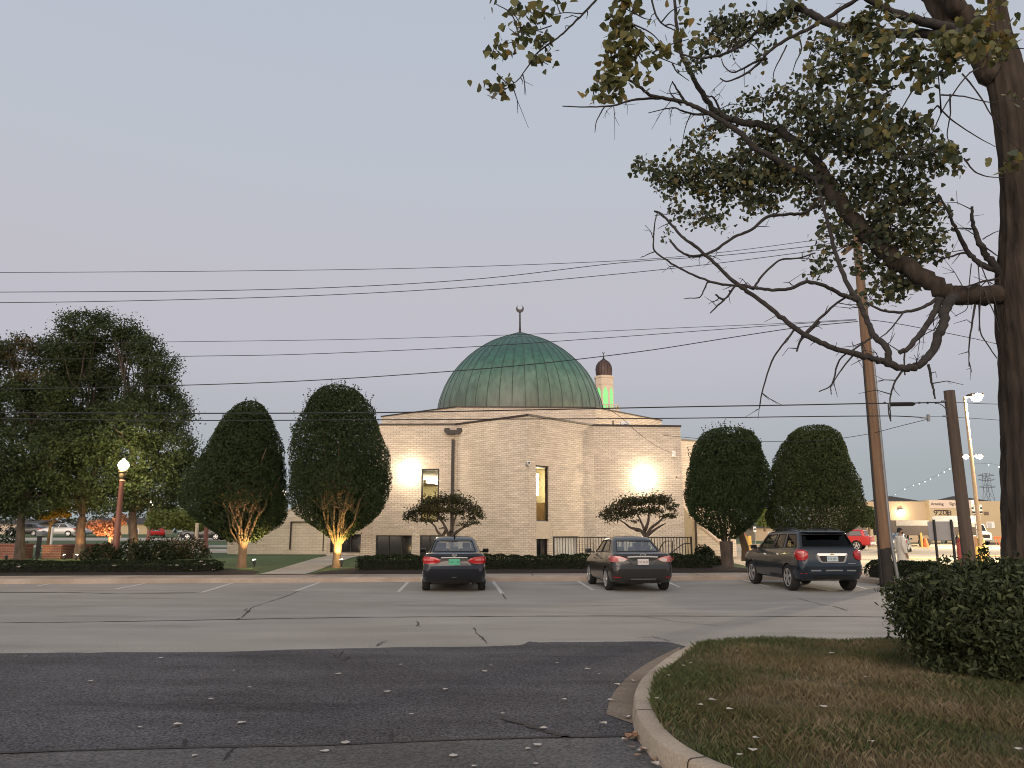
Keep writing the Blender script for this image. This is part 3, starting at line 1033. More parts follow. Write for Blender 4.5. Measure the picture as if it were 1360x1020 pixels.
cb = MB()
coping(cb, [W6, W0, W1, W2, W3, W4, W5], ZR)
coping(cb, [B0, B1, B2], zb_)
cb.build('roof_edge', M['coping'], mq)

# dark low roof piece at the far left behind the parapet
# upper octagonal tier
D0 = XY(605, 541.3, 45.0); D1 = XY(790.5, 541.3, 45.2); DL = XY(507, 553.5, 48.8); DR = XY(878.5, 559.6, 50.6)
ZD = zat(541.3, 45.05)
ub = MB()
DL2 = (DL[0], DL[1] + 9); DR2 = (DR[0], DR[1] + 7)
for p, q in ((DL2, DL), (DL, D0), (D0, D1), (D1, DR), (DR, DR2)):
    wall(ub, p, q, ZR - 0.3, ZD, [])
ub.build('upper_wall', M['brick'], mq)
ur = MB()
ur.add([(x, y, ZD - 0.03) for x, y in (D0, D1, DR, DR2, DL2, DL)], [tuple(range(6))])
ur.build('upper_roof', M['coping'], mq)
uc = MB()
coping(uc, [DL2, DL, D0, D1, DR, DR2], ZD, 0.06, 0.18, 0.06)
uc.build('upper_roof_edge', M['coping'], mq)

# dome
YC = 54.0
DC = A(690.8, 541, YC)
prof_px = [(440.6, 0.0), (441.4, 1.8), (442.8, 5), (445.4, 12), (448.8, 21.3), (452.5, 31), (456.7, 40.5), (462.2, 50), (468.4, 59.3), (477.5, 70.5), (488, 81), (497.5, 88.8), (507.6, 95.3), (517, 100.3), (527, 104.3), (534, 106.8), (541, 108.6), (552, 110), (566, 110.5)]
NS = 44
PR = []
for y, w in prof_px:
    p = A(690.8, y, YC); q = A(690.8 + w, y, YC)
    PR.append((q.x - p.x, p.z))
PR = [(r, z) for r, z in PR if z > ZD - 0.15]
ths = [2 * PI * (k / (NS * 3)) + 0.045 for k in range(NS * 3)]
db = MB()
rows = []
for r, z in PR:
    rows.append([(DC.x + r * math.cos(t), YC + r * math.sin(t), z) for t in ths + [ths[0]]])
db.grid(rows)


def copper_mat():
    m, nt, bs = new_mat('verdigris_copper')
    L, N = nt.links, nt.nodes.new
    tc = N('ShaderNodeTexCoord')
    sx = N('ShaderNodeSeparateXYZ'); L.new(tc.outputs['Object'], sx.inputs[0])
    mp = N('ShaderNodeMapping'); mp.inputs['Scale'].default_value = (1, 1, 0.28)
    L.new(tc.outputs['Object'], mp.inputs['Vector'])
    n1 = N('ShaderNodeTexNoise'); n1.inputs['Scale'].default_value = 0.8; n1.inputs['Detail'].default_value = 5
    n2 = N('ShaderNodeTexNoise'); n2.inputs['Scale'].default_value = 3.5; n2.inputs['Detail'].default_value = 6
    L.new(mp.outputs[0], n1.inputs['Vector']); L.new(mp.outputs[0], n2.inputs['Vector'])
    mr = N('ShaderNodeMapRange')
    mr.inputs[1].default_value, mr.inputs[2].default_value = ZD, ZD + 4.9
    L.new(sx.outputs['Z'], mr.inputs[0])
    # panel to panel differences
    at = N('ShaderNodeMath'); at.operation = 'ARCTAN2'
    sx2 = N('ShaderNodeVectorMath'); sx2.operation = 'SUBTRACT'; sx2.inputs[1].default_value = (DC.x, YC, 0)
    L.new(tc.outputs['Object'], sx2.inputs[0])
    s3 = N('ShaderNodeSeparateXYZ'); L.new(sx2.outputs[0], s3.inputs[0])
    L.new(s3.outputs['Y'], at.inputs[0]); L.new(s3.outputs['X'], at.inputs[1])
    fl = N('ShaderNodeMath'); fl.operation = 'MULTIPLY_ADD'; fl.inputs[1].default_value = NS / (2 * PI); fl.inputs[2].default_value = 100 - 0.045 * NS / (2 * PI)
    L.new(at.outputs[0], fl.inputs[0])
    fr = N('ShaderNodeMath'); fr.operation = 'FLOOR'; L.new(fl.outputs[0], fr.inputs[0])
    wn_ = N('ShaderNodeTexWhiteNoise'); wn_.noise_dimensions = '1D'; L.new(fr.outputs[0], wn_.inputs['W'])
    # height ramp: brown bare copper near the eaves, pale verdigris, deep green towards the tip
    a1 = N('ShaderNodeMath'); a1.operation = 'MULTIPLY_ADD'; a1.inputs[1].default_value = 0.26; L.new(n1.outputs['Fac'], a1.inputs[0])
    L.new(mr.outputs[0], a1.inputs[2])
    a2 = N('ShaderNodeMath'); a2.operation = 'MULTIPLY_ADD'; a2.inputs[1].default_value = 0.09; L.new(wn_.outputs['Value'], a2.inputs[0]); L.new(a1.outputs[0], a2.inputs[2])
    a3 = N('ShaderNodeMath'); a3.operation = 'SUBTRACT'; a3.inputs[1].default_value = 0.17; L.new(a2.outputs[0], a3.inputs[0])
    rp = N('ShaderNodeValToRGB'); cr = rp.color_ramp
    els = [(0.0, (0.10, 0.092, 0.07)), (0.16, (0.095, 0.115, 0.085)), (0.36, (0.088, 0.135, 0.10)), (0.56, (0.090, 0.156, 0.117)), (0.68, (0.060, 0.130, 0.094)), (0.85, (0.034, 0.105, 0.078)), (1.0, (0.024, 0.08, 0.062))]
    while len(cr.elements) < len(els):
        cr.elements.new(0.5)
    for e, (p, c) in zip(cr.elements, els):
        e.position = p; e.color = (*c, 1)
    L.new(a3.outputs[0], rp.inputs[0])
    m2 = N('ShaderNodeMapRange'); m2.inputs[1].default_value, m2.inputs[2].default_value, m2.inputs[3].default_value, m2.inputs[4].default_value = 0.3, 0.7, 0.72, 1.3
    L.new(n2.outputs['Fac'], m2.inputs[0])
    vm = N('ShaderNodeVectorMath'); vm.operation = 'SCALE'; L.new(rp.outputs[0], vm.inputs[0]); L.new(m2.outputs[0], vm.inputs['Scale'])
    L.new(vm.outputs[0], bs.inputs['Base Color'])
    bs.inputs['Roughness'].default_value = 0.42
    bs.inputs['Specular IOR Level'].default_value = 0.55
    return m


M['copper'] = copper_mat()
dome = db.build('dome', M['copper'], mq, smooth=180)
M['seamcopper'] = mat('seam_copper', (0.035, 0.06, 0.045), 0.5, 0.3, 4)
sb = MB()
for k in range(NS):
    t = 2 * PI * k / NS + 0.045
    pts = [(DC.x + (r + 0.012) * math.cos(t), YC + (r + 0.012) * math.sin(t), z) for r, z in PR[2:]]
    sb.tube(pts, 0.021, 4, cap=False)
tag(sb.build('standing_seams', M['seamcopper'], dome))
hb = MB()
for zz in (458.5,):
    for k in range(NS):
        t0, t1 = 2 * PI * k / NS + 0.045, 2 * PI * (k + 1) / NS + 0.045
        y = zz + RND.uniform(-1.2, 1.2)
        w = np.interp(y, [p[0] for p in prof_px], [p[1] for p in prof_px])
        r = A(690.8 + w, y, YC).x - A(690.8, y, YC).x + 0.008
        z = zat(y, YC)
        hb.tube([(DC.x + r * math.cos(t0 + (t1 - t0) * s), YC + r * math.sin(t0 + (t1 - t0) * s), z) for s in (0, .5, 1)], 0.012, 4)
hb.build('cross_seam', M['seamcopper'], dome)
bb = MB()
bb.lathe([(PR[-1][0] + 0.10, ZD - 0.02), (PR[-1][0] + 0.10, ZD + 0.10), (PR[-1][0] - 0.1, ZD + 0.14)], (DC.x, YC, 0), 88, cap=False)
bb.build('dome_base_ring', M['coping'], dome, smooth=40)
# finial with crescent
fb = MB()
z0, z1 = zat(442, YC), zat(414.5, YC)
fb.lathe([(0.12, z0 - 0.15), (0.09, z0 + 0.15), (0.065, z0 + 0.5), (0.055, z1)], (DC.x, YC, 0), 10)


def crescent(mb, c, R, thick, n=24):
    cy, ri = 0.42, 0.66
    ty = (1 - ri * ri + cy * cy) / (2 * cy)
    tx = math.sqrt(1 - ty * ty)
    a0 = math.atan2(ty, tx); b0 = math.atan2(ty - cy, tx)
    pts = [(math.cos(a0 - (PI + 2 * a0) * i / n), math.sin(a0 - (PI + 2 * a0) * i / n)) for i in range(n + 1)]
    inn = [(ri * math.cos(b0 - (PI + 2 * b0) * i / n), cy + ri * math.sin(b0 - (PI + 2 * b0) * i / n)) for i in range(n, -1, -1)]
    poly = [(c[0] + x * R, c[1] - thick / 2, c[2] + z * R) for x, z in pts + inn]
    N_ = 2 * (n + 1)
    fs = []
    for i in range(n):
        fs.append((i, i + 1, N_ - 2 - i, N_ - 1 - i))
        fs.append((N_ + i + 1, N_ + i, N_ + N_ - 1 - i, N_ + N_ - 2 - i))
    for i in range(N_):
        fs.append((i, (i + 1) % N_, N_ + (i + 1) % N_, N_ + i))
    mb.add(poly + [(x, y + thick, z) for x, y, z in poly], fs)


R_ = A(696, 411, YC).x - A(690.8, 411, YC).x
crescent(fb, (DC.x, YC, zat(410.2, YC)), R_, 0.10)
fb.build('finial', mat('dark_copper', (0.026, 0.02, 0.021), 0.5, 0.2, 5), mq, smooth=35)

# windows ------------------------------------------------------------
M['winframe'] = M['bronze']
M['roomwall'] = mat('cream_room_wall', (0.62, 0.52, 0.30), 0.9, 0.05, 2)
M['roomceil'] = mat('room_ceiling', (0.30, 0.24, 0.17), 0.9, 0.1, 2)
M['tubelight'] = emit_mat('fluorescent_tube', (1.0, 0.97, 0.85), 14)
M['roomdark'] = mat('brown_wainscot', (0.20, 0.12, 0.05), 0.7, 0.2, 3)


def window(Pen, op, fr=0.06, dep=0.10, mull=(), glass='darkglass', transom=None):
    P, e, n = Pen
    a, c, zb, zt = op
    z = Vector((0, 0, 1))
    b = MB()
    b.obox(P(a + fr / 2, (zb + zt) / 2, dep), fr / 2, 0.05, (zt - zb) / 2, e, n, z)
    b.obox(P(c - fr / 2, (zb + zt) / 2, dep), fr / 2, 0.05, (zt - zb) / 2, e, n, z)
    b.obox(P((a + c) / 2, zt - fr / 2, dep), (c - a) / 2 - fr, 0.05, fr / 2, e, n, z)
    b.obox(P((a + c) / 2, zb + fr / 2, dep), (c - a) / 2 - fr, 0.05, fr / 2, e, n, z)
    for t in mull:
        b.obox(P(a + (c - a) * t, (zb + zt) / 2, dep), 0.025, 0.045, (zt - zb) / 2 - fr, e, n, z)
    f = b.build('window', M['winframe'], mq)
    g = MB()
    g.obox(P((a + c) / 2, (zb + zt) / 2, dep + 0.01), (c - a) / 2 - fr, 0.006, (zt - zb) / 2 - fr, e, n, z)
    g.build('pane', M[glass], f)
    return f


def room(Pen, op, depth, wide_l, wide_r, zlo, zhi, drop=0.0):
    """a lit room behind an upper window: ceiling, walls, floor, tubes under the ceiling."""
    P, e, n = Pen
    a, c, zb, zt = op
    d0 = 0.30
    a2, c2 = a - wide_l, c + wide_r
    w = MB()
    w.mi = 0
    w.quad(P(a2, zlo, depth), P(c2, zlo, depth), P(c2, zhi, depth), P(a2, zhi, depth))
    w.quad(P(a2, zlo, d0), P(a2, zlo, depth), P(a2, zhi, depth), P(a2, zhi, d0))
    w.quad(P(c2, zlo, d0), P(c2, zlo, depth), P(c2, zhi, depth), P(c2, zhi, d0))
    w.mi = 1
    w.quad(P(a2, zhi, d0), P(c2, zhi, d0), P(c2, zhi - drop, depth), P(a2, zhi - drop, depth))
    w.mi = 2
    w.quad(P(a2, zlo, d0), P(c2, zlo, d0), P(c2, zlo, depth), P(a2, zlo, depth))
    w.obox(P((a2 + c2) / 2 + 0.5, zlo + 0.9, depth - 0.05), 0.5, 0.03, 0.9, e, n, Vector((0, 0, 1)))
    return w.build('lit_room', [M['roomwall'], M['roomceil'], M['roomdark']], mq)


window(F1, f1[0], 0.075, 0.10, (), 'clearglass')
r1 = room(F1, f1[0], 3.6, 0.8, 1.2, f1[0][2] - 0.8, f1[0][3] + 0.05, 0.75)
P, e, n = F1
for k in range(2):
    b = MB()
    s0, z0 = f1[0][0] - 0.35, f1[0][3] - 0.42 - 0.16 * k
    b.obox(P(s0 + 0.55 + 0.25 * k, z0, 1.7 + 0.75 * k), 0.55, 0.07, 0.05, (e + n * -0.45 + Vector((0, 0, -.1))).normalized(), n, Vector((0, 0, 1)))
    b.build('tube_light', M['tubelight'], r1)
point_light('room_light', P(f1[0][0] + 0.5, f1[0][3] - 0.5, 1.9), 75, (1, 0.88, 0.58), 0.25)
window(F1, f1[1], 0.05, 0.10, (0.36, 0.72))
window(F1, f1[2], 0.05, 0.10, (0.5,))
P, e, n = F3
window(F3, f3[0], 0.075, 0.14, (), 'clearglass')
r3 = room(F3, f3[0], 3.0, 0.22, 2.2, f3[0][2] - 0.6, f3[0][3] + 0.10)
b = MB()
b.obox(P(f3[0][0] + 2.1, f3[0][3] - 0.75, 2.0), 0.03, 0.22, 0.55, e, n, Vector((0, 0, 1)))
b.build('glowing_panel', M['tubelight'], r3)  # plain white panel made to glow by giving it the tube material
b = MB()
b.obox(P(f3[0][0] + 2.05, f3[0][2] + 0.15, 1.55), 0.10, 0.28, 0.80, e, n, Vector((0, 0, 1)))
b.build('cabinet', M['roomdark'], r3)
point_light('room_light', P(f3[0][0] + 1.6, f3[0][3] - 0.5, 1.6), 190, (1, 0.84, 0.5), 0.25)
window(F3, f3[1], 0.05, 0.14, (0.5,))
M['blind'] = mat('pale_blind', (0.50, 0.47, 0.44), 0.8, 0.1, 3)
P_, e_, n_ = F3
b = MB()
a, c, zb, zt = f3[2]
b.obox(P_((a + c) / 2, (zb + zt) / 2, 0.16), (c - a) / 2, 0.03, (zt - zb) / 2, e_, n_, Vector((0, 0, 1)))
b.build('panel_door', M['blind'], mq)
window(FV, fv[0], 0.05, 0.12, (0.38, 0.66))

# downspout with rain head in the left inside corner
z = Vector((0, 0, 1))
b = MB()
px_, py_ = W1[0] - 0.10, W1[1] - 0.17
b.box(px_ - 0.075, px_ + 0.075, py_ - 0.07, py_ + 0.07, 0.4, ZR - 0.75)
dsp = b.build('downspout', M['bronze'], mq)
b = MB()
zt_, zm_ = zat(571.6, 39), zat(574.6, 39)
for (w0, za), (w1, zb2) in (((0.46, zt_), (0.46, zm_ + 0.06)), ((0.46, zm_ + 0.06), (0.30, zm_ - 0.07))):
    b.add([(px_ - w0, py_ - 0.2, za), (px_ + w0, py_ - 0.2, za), (px_ + w0, py_ + 0.15, za), (px_ - w0, py_ + 0.15, za),
           (px_ - w1, py_ - 0.2, zb2), (px_ + w1, py_ - 0.2, zb2), (px_ + w1, py_ + 0.15, zb2), (px_ - w1, py_ + 0.15, zb2)],
          [(0, 1, 2, 3), (4, 5, 6, 7), (0, 1, 5, 4), (1, 2, 6, 5), (2, 3, 7, 6), (3, 0, 4, 7)])
for s in (-1, 1):
    b.box(px_ + s * 0.31 - 0.13, px_ + s * 0.31 + 0.13, py_ - 0.16, py_ + 0.1, zt_ + 0.003, zt_ + 0.11)
b.build('rain_head', M['bronze'], dsp)

# low wings with sloping tops
b = MB()
wl_px = [(302, 733.5), (302, 713), (337, 700), (375, 684), (397, 671), (424, 655), (441, 651), (441, 734)]
wp = [A(x, y, 44.0 if x < 400 else 43.6) for x, y in wl_px]
wp[0].z = wp[-1].z = 0.2
b.slab(wp, (0, 0.45, 0))
wing = b.build('left_wing', M['block'], mq)
b = MB()
for i in range(1, 5):
    p, q = wp[i], wp[i + 1]
    d = (q - p).normalized()
    b.obox((p + q) / 2 + Vector((0, 0.2, 0.045)), (q - p).length / 2, 0.29, 0.045, d, Vector((0, 1, 0)), d.cross(Vector((0, 1, 0))) * -1)
b.build('wing_coping', M['stone'], wing)
b = MB()
for x, ya, yb in ((386.3, 692.5, 730), (431, 680, 732)):
    p, q = A(x, ya, 43.6), A(x, yb, 43.6)
    b.box(p.x - 0.02, p.x + 0.02, 43.58, 43.99, q.z, p.z)
p, q = A(386.3, 692.5, 43.6), A(431, 692.5, 43.6)
b.box(p.x + 0.02, q.x - 0.02, 43.58, 43.97, p.z - 0.04, p.z)
b.build('control_joint', M['coping'], wing)
b = MB()
wr = [A(925, 742, 43.0), A(925, 696, 43.0), A(944, 712, 43.0), A(964, 729, 43.0), A(964, 742, 43.0)]
wr[0].z = wr[-1].z = 0.1
b.slab(wr, (0, 0.5, 0))
rw = b.build('right_wing', M['block'], mq)
b = MB()
for i in (1, 2):
    p, q = wr[i], wr[i + 1]
    d = (q - p).normalized()
    b.obox((p + q) / 2 + Vector((0, 0.25, 0.045)), (q - p).length / 2, 0.33, 0.045, d, Vector((0, 1, 0)), d.cross(Vector((0, 1, 0))) * -1)
b.build('wing_coping', M['stone'], rw)
b = MB()
p, q = A(911, 690, 42.6), A(922.5, 690, 42.6)
pz = A(905, 672, 42.6)
b.slab([(pz.x, 42.6, 0.1), (q.x, 42.6, 0.1), (q.x, 42.6, p.z - 0.1), (q.x - 0.15, 42.6, p.z + 0.05), (pz.x + 0.1, 42.6, pz.z), (pz.x, 42.6, pz.z)], (0, 0.9, 0))
b.build('corner_pier', mat('cream_render', (0.50, 0.42, 0.28), 0.85, 0.1, 2), mq)
b = MB()
p = A(924, 690, 42.4)
b.box(p.x - 0.03, p.x + 0.05, 42.45, 42.6, 0.1, p.z + 0.3)
b.build('drain_pipe', M['coping'], mq)

# things on the roof and walls
ac = thing('air_conditioner', 'white air conditioning unit on the brown roof edge below the minaret', 'air conditioner', (6.3, 42.5, ZR))
p, q = A(824.5, 559.5, 42.5), A(836.5, 567, 42.5)
b = MB(); b.box(p.x, q.x, 42.5, 43.0, ZR - 0.05, p.z)
bevel(b.build('casing', M['white'], ac), 0.03)
b = MB()
b.lathe([(0.02, 42.478), (0.19, 42.478), (0.20, 42.49)], ((p.x + q.x) / 2 + 0.03, 0, (ZR + p.z) / 2), 20, axis='y')
b.build('fan_grille', M['steel'], ac)
b = MB(); b.box(p.x - 0.45, p.x - 0.38, 42.6, 42.7, ZR - 0.05, p.z + 0.05); b.build('vent_pipe', M['coping'], ac)

sc_ = thing('security_camera', 'small white security camera on the front brick corner beside the lit window', 'camera', (W2[0], W2[1] - 0.1, zat(615, 36)))
p = A(702, 615.5, 35.9)
b = MB(); b.box(p.x - 0.06, p.x + 0.10, p.y - 0.34, p.y - 0.16, p.z - 0.09, p.z + 0.09)
bevel(b.build('housing', M['white'], sc_), 0.02)
b = MB(); b.box(p.x - 0.13, p.x - 0.065, p.y - 0.18, p.y + 0.2, p.z - 0.08, p.z + 0.05); b.build('bracket', M['steel'], sc_)
b = MB(); b.lathe([(0.045, p.y - 0.355), (0.05, p.y - 0.34)], (p.x + 0.02, 0, p.z), 14, axis='y'); b.build('lens', M['black'], sc_)

M['lampglow'] = emit_mat('warm_lamp_lens', (1.0, 0.86, 0.62), 60)


def wall_light(px, py, Pen_wall, label, watts):
    P, e, n = Pen_wall
    p0 = P(0, 0)
    s, zz = hit(px, py, (p0.x, p0.y), (p0.x + e.x, p0.y + e.y))
    t = thing('wall_light', label, 'wall light', P(s, zz), group='floodlights on the brick front')
    z = Vector((0, 0, 1))
    b = MB(); b.obox(P(s, zz + 0.0, -0.055), 0.15, 0.055, 0.14, e, n, z)
    bevel(b.build('housing', M['bronze'], t), 0.03)
    b = MB()
    b.lathe([(0.001, -.25), (.12, -.225), (.21, -.14), (.255, 0), (.21, .14), (.12, .225), (.001, .25)], (0, 0, 0), 20, cap=False)
    b.v = [tuple(P(s, zz, -0.20) + e * x * 1.05 + n * y * .62 + Vector((0, 0, q))) for x, y, q in b.v]
    b.build('lens', M['lampglow'], t, smooth=180)  # lens oversized, its bright disc standing in for glare around the lamp
    point_light('wall_lamp_light', P(s, zz - 0.05, -0.45), watts, (1, 0.84, 0.62), 0.10)
    point_light('wall_lamp_light', P(s, zz - 0.3, -1.6), watts * 1.6, (1, 0.84, 0.64), 0.10)


wall_light(545, 627, F1, 'lit floodlight on the brick wall left of the tall window', 42)
wall_light(855.5, 634, F4, 'lit floodlight on the brick wall above the right flat-topped tree', 46)
wm_ = thing('service_mount', 'small white cable bracket high on the brick wall near its right end', 'bracket', (W4[0] - 0.35, W4[1] - 0.1, zat(603, 39.9)))
p = A(894.5, 603, 39.85)
b = MB(); b.box(p.x - 0.08, p.x + 0.08, p.y - 0.15, p.y + 0.12, p.z - 0.16, p.z + 0.16)
bevel(b.build('box_body', M['white'], wm_), 0.02)

# minaret -----------------------------------------------------------
YM = 76.0
mc = A(802.6, 520, YM)
mt = thing('minaret', 'slim octagonal minaret with brown onion dome and green lit arches', 'minaret', (mc.x, YM, 0))
r_ = (A(815, 520, YM).x - A(790, 520, YM).x) / 2
zt0, zt1 = zat(500, YM), zat(512, YM)
M['minstone'] = mat('pale_minaret_stone', (0.55, 0.45, 0.36), 0.85, 0.08, 2)
b = MB()
b.lathe([(r_ * 1.0, 0), (r_, zt1 - 0.05), (r_ * 1.04, zt1), (r_ * 1.04, zt1 + 0.12), (r_, zt1 + 0.14), (r_, zt0 - 0.28), (r_ * 1.07, zt0 - 0.24), (r_ * 1.07, zt0 - 0.04), (r_ * 0.96, zt0)], (mc.x, YM, 0), 8, flat0=True)
b.build('tower', M['minstone'], mt)
b = MB()
pr = [(812.3, 500), (813.0, 496), (813.4, 491), (812.6, 486), (809.8, 481.5), (806, 478.6), (803.6, 476.8), (803.0, 474.0)]
b.lathe([(A(x, y, YM).x - A(802.6, y, YM).x, zat(y, YM)) for x, y in pr], (mc.x, YM, 0), 24)
md = b.build('onion_dome', mat('brown_copper', (0.065, 0.034, 0.028), 0.5, 0.25, 3), mt, smooth=50)
b = MB()
for k in range(16):
    t = 2 * PI * k / 16
    b.tube([(mc.x + (A(x, y, YM).x - A(802.6, y, YM).x + 0.01) * math.cos(t), YM + (A(x, y, YM).x - A(802.6, y, YM).x + 0.01) * math.sin(t), zat(y, YM)) for x, y in pr], 0.02, 4)
b.build('ribs', M['bronze'], md)
b = MB()
b.tube([(mc.x, YM, zat(476, YM)), (mc.x, YM, zat(470, YM))], 0.035, 6)
crescent(b, (mc.x, YM, zat(468.3, YM)), 0.12, 0.04)
b.build('finial', M['bronze'], mt)
M['greenglow'] = emit_mat('green_lit_arch', (0.36, 1.0, 0.34), 0.80)
M['greenglow'].node_tree.nodes['Principled BSDF'].inputs['Base Color'].default_value = (0.03, 0.12, 0.03, 1)
for k in range(8):
    t = 2 * PI * (k + 0.0) / 8 + 2 * PI * 0.0
    ap = r_ * math.cos(PI / 8)
    n = Vector((math.cos(t), math.sin(t), 0)); e = Vector((-n.y, n.x, 0))
    hw = 0.235
    za, zs, zt_ = zat(546, YM), zat(523, YM), zat(515.3, YM)
    pts = [(-hw, za), (hw, za), (hw, zs)] + [(hw * (1 - q ** 1.7), zs + (zt_ - zs) * q) for q in (0.25, 0.5, 0.75, 0.95)] + [(-hw * (1 - q ** 1.7), zs + (zt_ - zs) * q) for q in (0.95, 0.75, 0.5, 0.25)] + [(-hw, zs)]
    b = MB()
    b.slab([Vector((mc.x, YM, 0)) + n * (ap + 0.012) + e * x + Vector((0, 0, z)) for x, z in pts], n * -0.05)
    b.build('arch_panel', M['greenglow'], mt)
b = MB()
zb0 = zat(546, YM)
b.lathe([(r_ * 1.55, zb0 - 0.25), (r_ * 1.6, zb0 - 0.1), (r_ * 1.6, zb0)], (mc.x, YM, 0), 8, flat0=True)
b.build('balcony', M['minstone'], mt)
b = MB()
b.lathe([(r_ * 1.46, zb0 + 0.42), (r_ * 1.56, zb0 + 0.42), (r_ * 1.56, zb0 + 0.5), (r_ * 1.46, zb0 + 0.5)], (mc.x, YM, 0), 32, cap=False)
for k in range(16):
    t = 2 * PI * k / 16
    b.box(mc.x + r_ * 1.5 * math.cos(t) - 0.05, mc.x + r_ * 1.5 * math.cos(t) + 0.05, YM + r_ * 1.5 * math.sin(t) - 0.05, YM + r_ * 1.5 * math.sin(t) + 0.05, zb0 + 0.003, zb0 + 0.5)
b.build('balustrade', M['minstone'], mt)

# railing along the basement stairs ----------------------------------
YR = 33.4
ra, rb2 = A(734.5, 713, YR), A(918.5, 714.2, YR)
rl = thing('railing', 'black steel picket railing in front of the brick wall', 'railing', (ra.x, YR, 0.3))
zt_ = ra.z; zb_l = 0.35
b = MB(); b.box(ra.x, rb2.x, YR - 0.025, YR + 0.025, zt_ - 0.04, zt_); b.build('top_rail', M['black'], rl)
b = MB(); b.box(ra.x, rb2.x, YR - 0.02, YR + 0.02, zb_l + 0.06, zb_l + 0.10); b.build('bottom_rail', M['black'], rl)
b = MB(); b.box(-0.013, 0.013, YR - 0.013, YR + 0.013, zb_l - 0.1, zt_ - 0.02)
pk = b.build('picket', M['black'], rl)
npk = 50
base_inv = pk.matrix_parent_inverse.copy()
for k in range(npk):
    o = pk if k == 0 else pk.copy()
    if k: COL.objects.link(o)
    o.location = (ra.x + 0.05 + (rb2.x - ra.x - 0.1) * k / (npk - 1), 0, 0)
for x in (ra.x + 0.02, (ra.x + rb2.x) / 2, rb2.x - 0.02):
    b = MB(); b.box(x - 0.03, x + 0.03, YR - 0.03, YR + 0.03, 0.15, zt_ + 0.01); b.build('post', M['black'], rl)
for k, (xs_, lab) in enumerate((([(872, 736), (880, 722), (884, 718.5), (893, 718.5), (893.5, 730)], 'bent black handrail with a squared end behind the picket railing'),
                               ([(880, 742), (893, 733), (905, 724), (910, 721.5), (918, 722)], 'long sloping black handrail rising to the railing end post'))):
    hr = thing('handrail', lab, 'handrail', A(885, 730, YR + 0.8 + 0.6 * k))
    b = MB(); b.tube([A(x, y, YR + 0.8 + 0.6 * k) for x, y in xs_], 0.022, 8); b.build('rail', M['black'], hr, smooth=40)
    b = MB()
    for x, y in (xs_[1], xs_[3]):
        p = A(x, y, YR + 0.8 + 0.6 * k); b.tube([p, (p.x, p.y, 0.1)], 0.018, 6)
    b.build('post', M['black'], hr)
# ------------------------------------------------------------------ vegetation
M['topiary'] = leaf_mat('topiary_leaves', [(0.018, 0.031, 0.013), (0.030, 0.047, 0.019), (0.044, 0.064, 0.027), (0.075, 0.098, 0.048)], [0, 0.4, 0.8, 1.0], trans=0.12, rough=0.7, spec=0.12, patch=(1.6, 0.35))
M['topiarypale'] = leaf_mat('pale_topiary_leaves', [(0.024, 0.036, 0.014), (0.042, 0.057, 0.021), (0.065, 0.082, 0.033), (0.11, 0.125, 0.062)], [0, 0.4, 0.8, 1.0], trans=0.12, rough=0.7, spec=0.12, patch=(1.6, 0.35))
M['maple'] = leaf_mat('shade_tree_leaves', [(0.030, 0.046, 0.019), (0.042, 0.060, 0.025), (0.056, 0.074, 0.032), (0.074, 0.084, 0.040)], [0, 0.45, 0.85, 1.0], trans=0.2, rough=0.7, spec=0.15)
M['maplebrown'] = leaf_mat('turning_leaves', [(0.05, 0.05, 0.018), (0.085, 0.065, 0.025), (0.13, 0.085, 0.03)], trans=0.25)
M['hedge'] = leaf_mat('boxwood_leaves', [(0.010, 0.015, 0.008), (0.018, 0.026, 0.011), (0.030, 0.042, 0.018)], trans=0.08, rough=0.7, spec=0.12)
M['smalltree'] = leaf_mat('small_tree_leaves', [(0.018, 0.021, 0.009), (0.038, 0.039, 0.016), (0.070, 0.064, 0.024), (0.10, 0.065, 0.025)], [0, 0.5, 0.9, 1.0], trans=0.2)
M['cotton'] = leaf_mat('cottonwood_leaves', [(0.040, 0.055, 0.034), (0.075, 0.092, 0.055), (0.12, 0.132, 0.070), (0.13, 0.11, 0.05), (0.21, 0.15, 0.05)], [0, 0.40, 0.72, 0.95, 1.0], trans=0.22, rough=0.5)
M['cottonyel'] = leaf_mat('yellowing_leaves', [(0.075, 0.085, 0.034), (0.115, 0.118, 0.045), (0.17, 0.155, 0.055), (0.26, 0.17, 0.05)], [0, 0.4, 0.85, 1.0], trans=0.3, rough=0.5)
M['shrub'] = leaf_mat('shrub_leaves', [(0.017, 0.024, 0.011), (0.034, 0.044, 0.019), (0.085, 0.100, 0.044)], trans=0.15, rough=0.6, spec=0.2)
M['gold'] = leaf_mat('golden_leaves', [(0.20, 0.12, 0.02), (0.32, 0.20, 0.04), (0.16, 0.14, 0.03)], trans=0.35)
M['rust'] = leaf_mat('rust_leaves', [(0.34, 0.16, 0.09), (0.45, 0.24, 0.15), (0.26, 0.15, 0.06)], trans=0.35)
M['lime'] = leaf_mat('lime_leaves', [(0.15, 0.19, 0.05), (0.22, 0.25, 0.07), (0.10, 0.13, 0.04)], trans=0.3)


def limb_tubes(mb, p0, tips, r0, n=6, wig=0.12, rt=0.012):
    p0 = Vector(p0)
    for t in tips:
        t = Vector(t)
        L_ = (t - p0).length
        pts, rad = [], []
        for i in range(7):
            f = i / 6
            q = p0.lerp(t, f)
            q += Vector((RND.gauss(0, 1), RND.gauss(0, 1), RND.gauss(0, .6))) * wig * L_ * 0.25 * math.sin(PI * f)
            q.z += 0.08 * L_ * math.sin(PI * f) * RND.uniform(-.3, 1)
            pts.append(q); rad.append(r0 * (1 - f) ** 0.8 + rt * f)
        mb.tube(pts, rad, n)


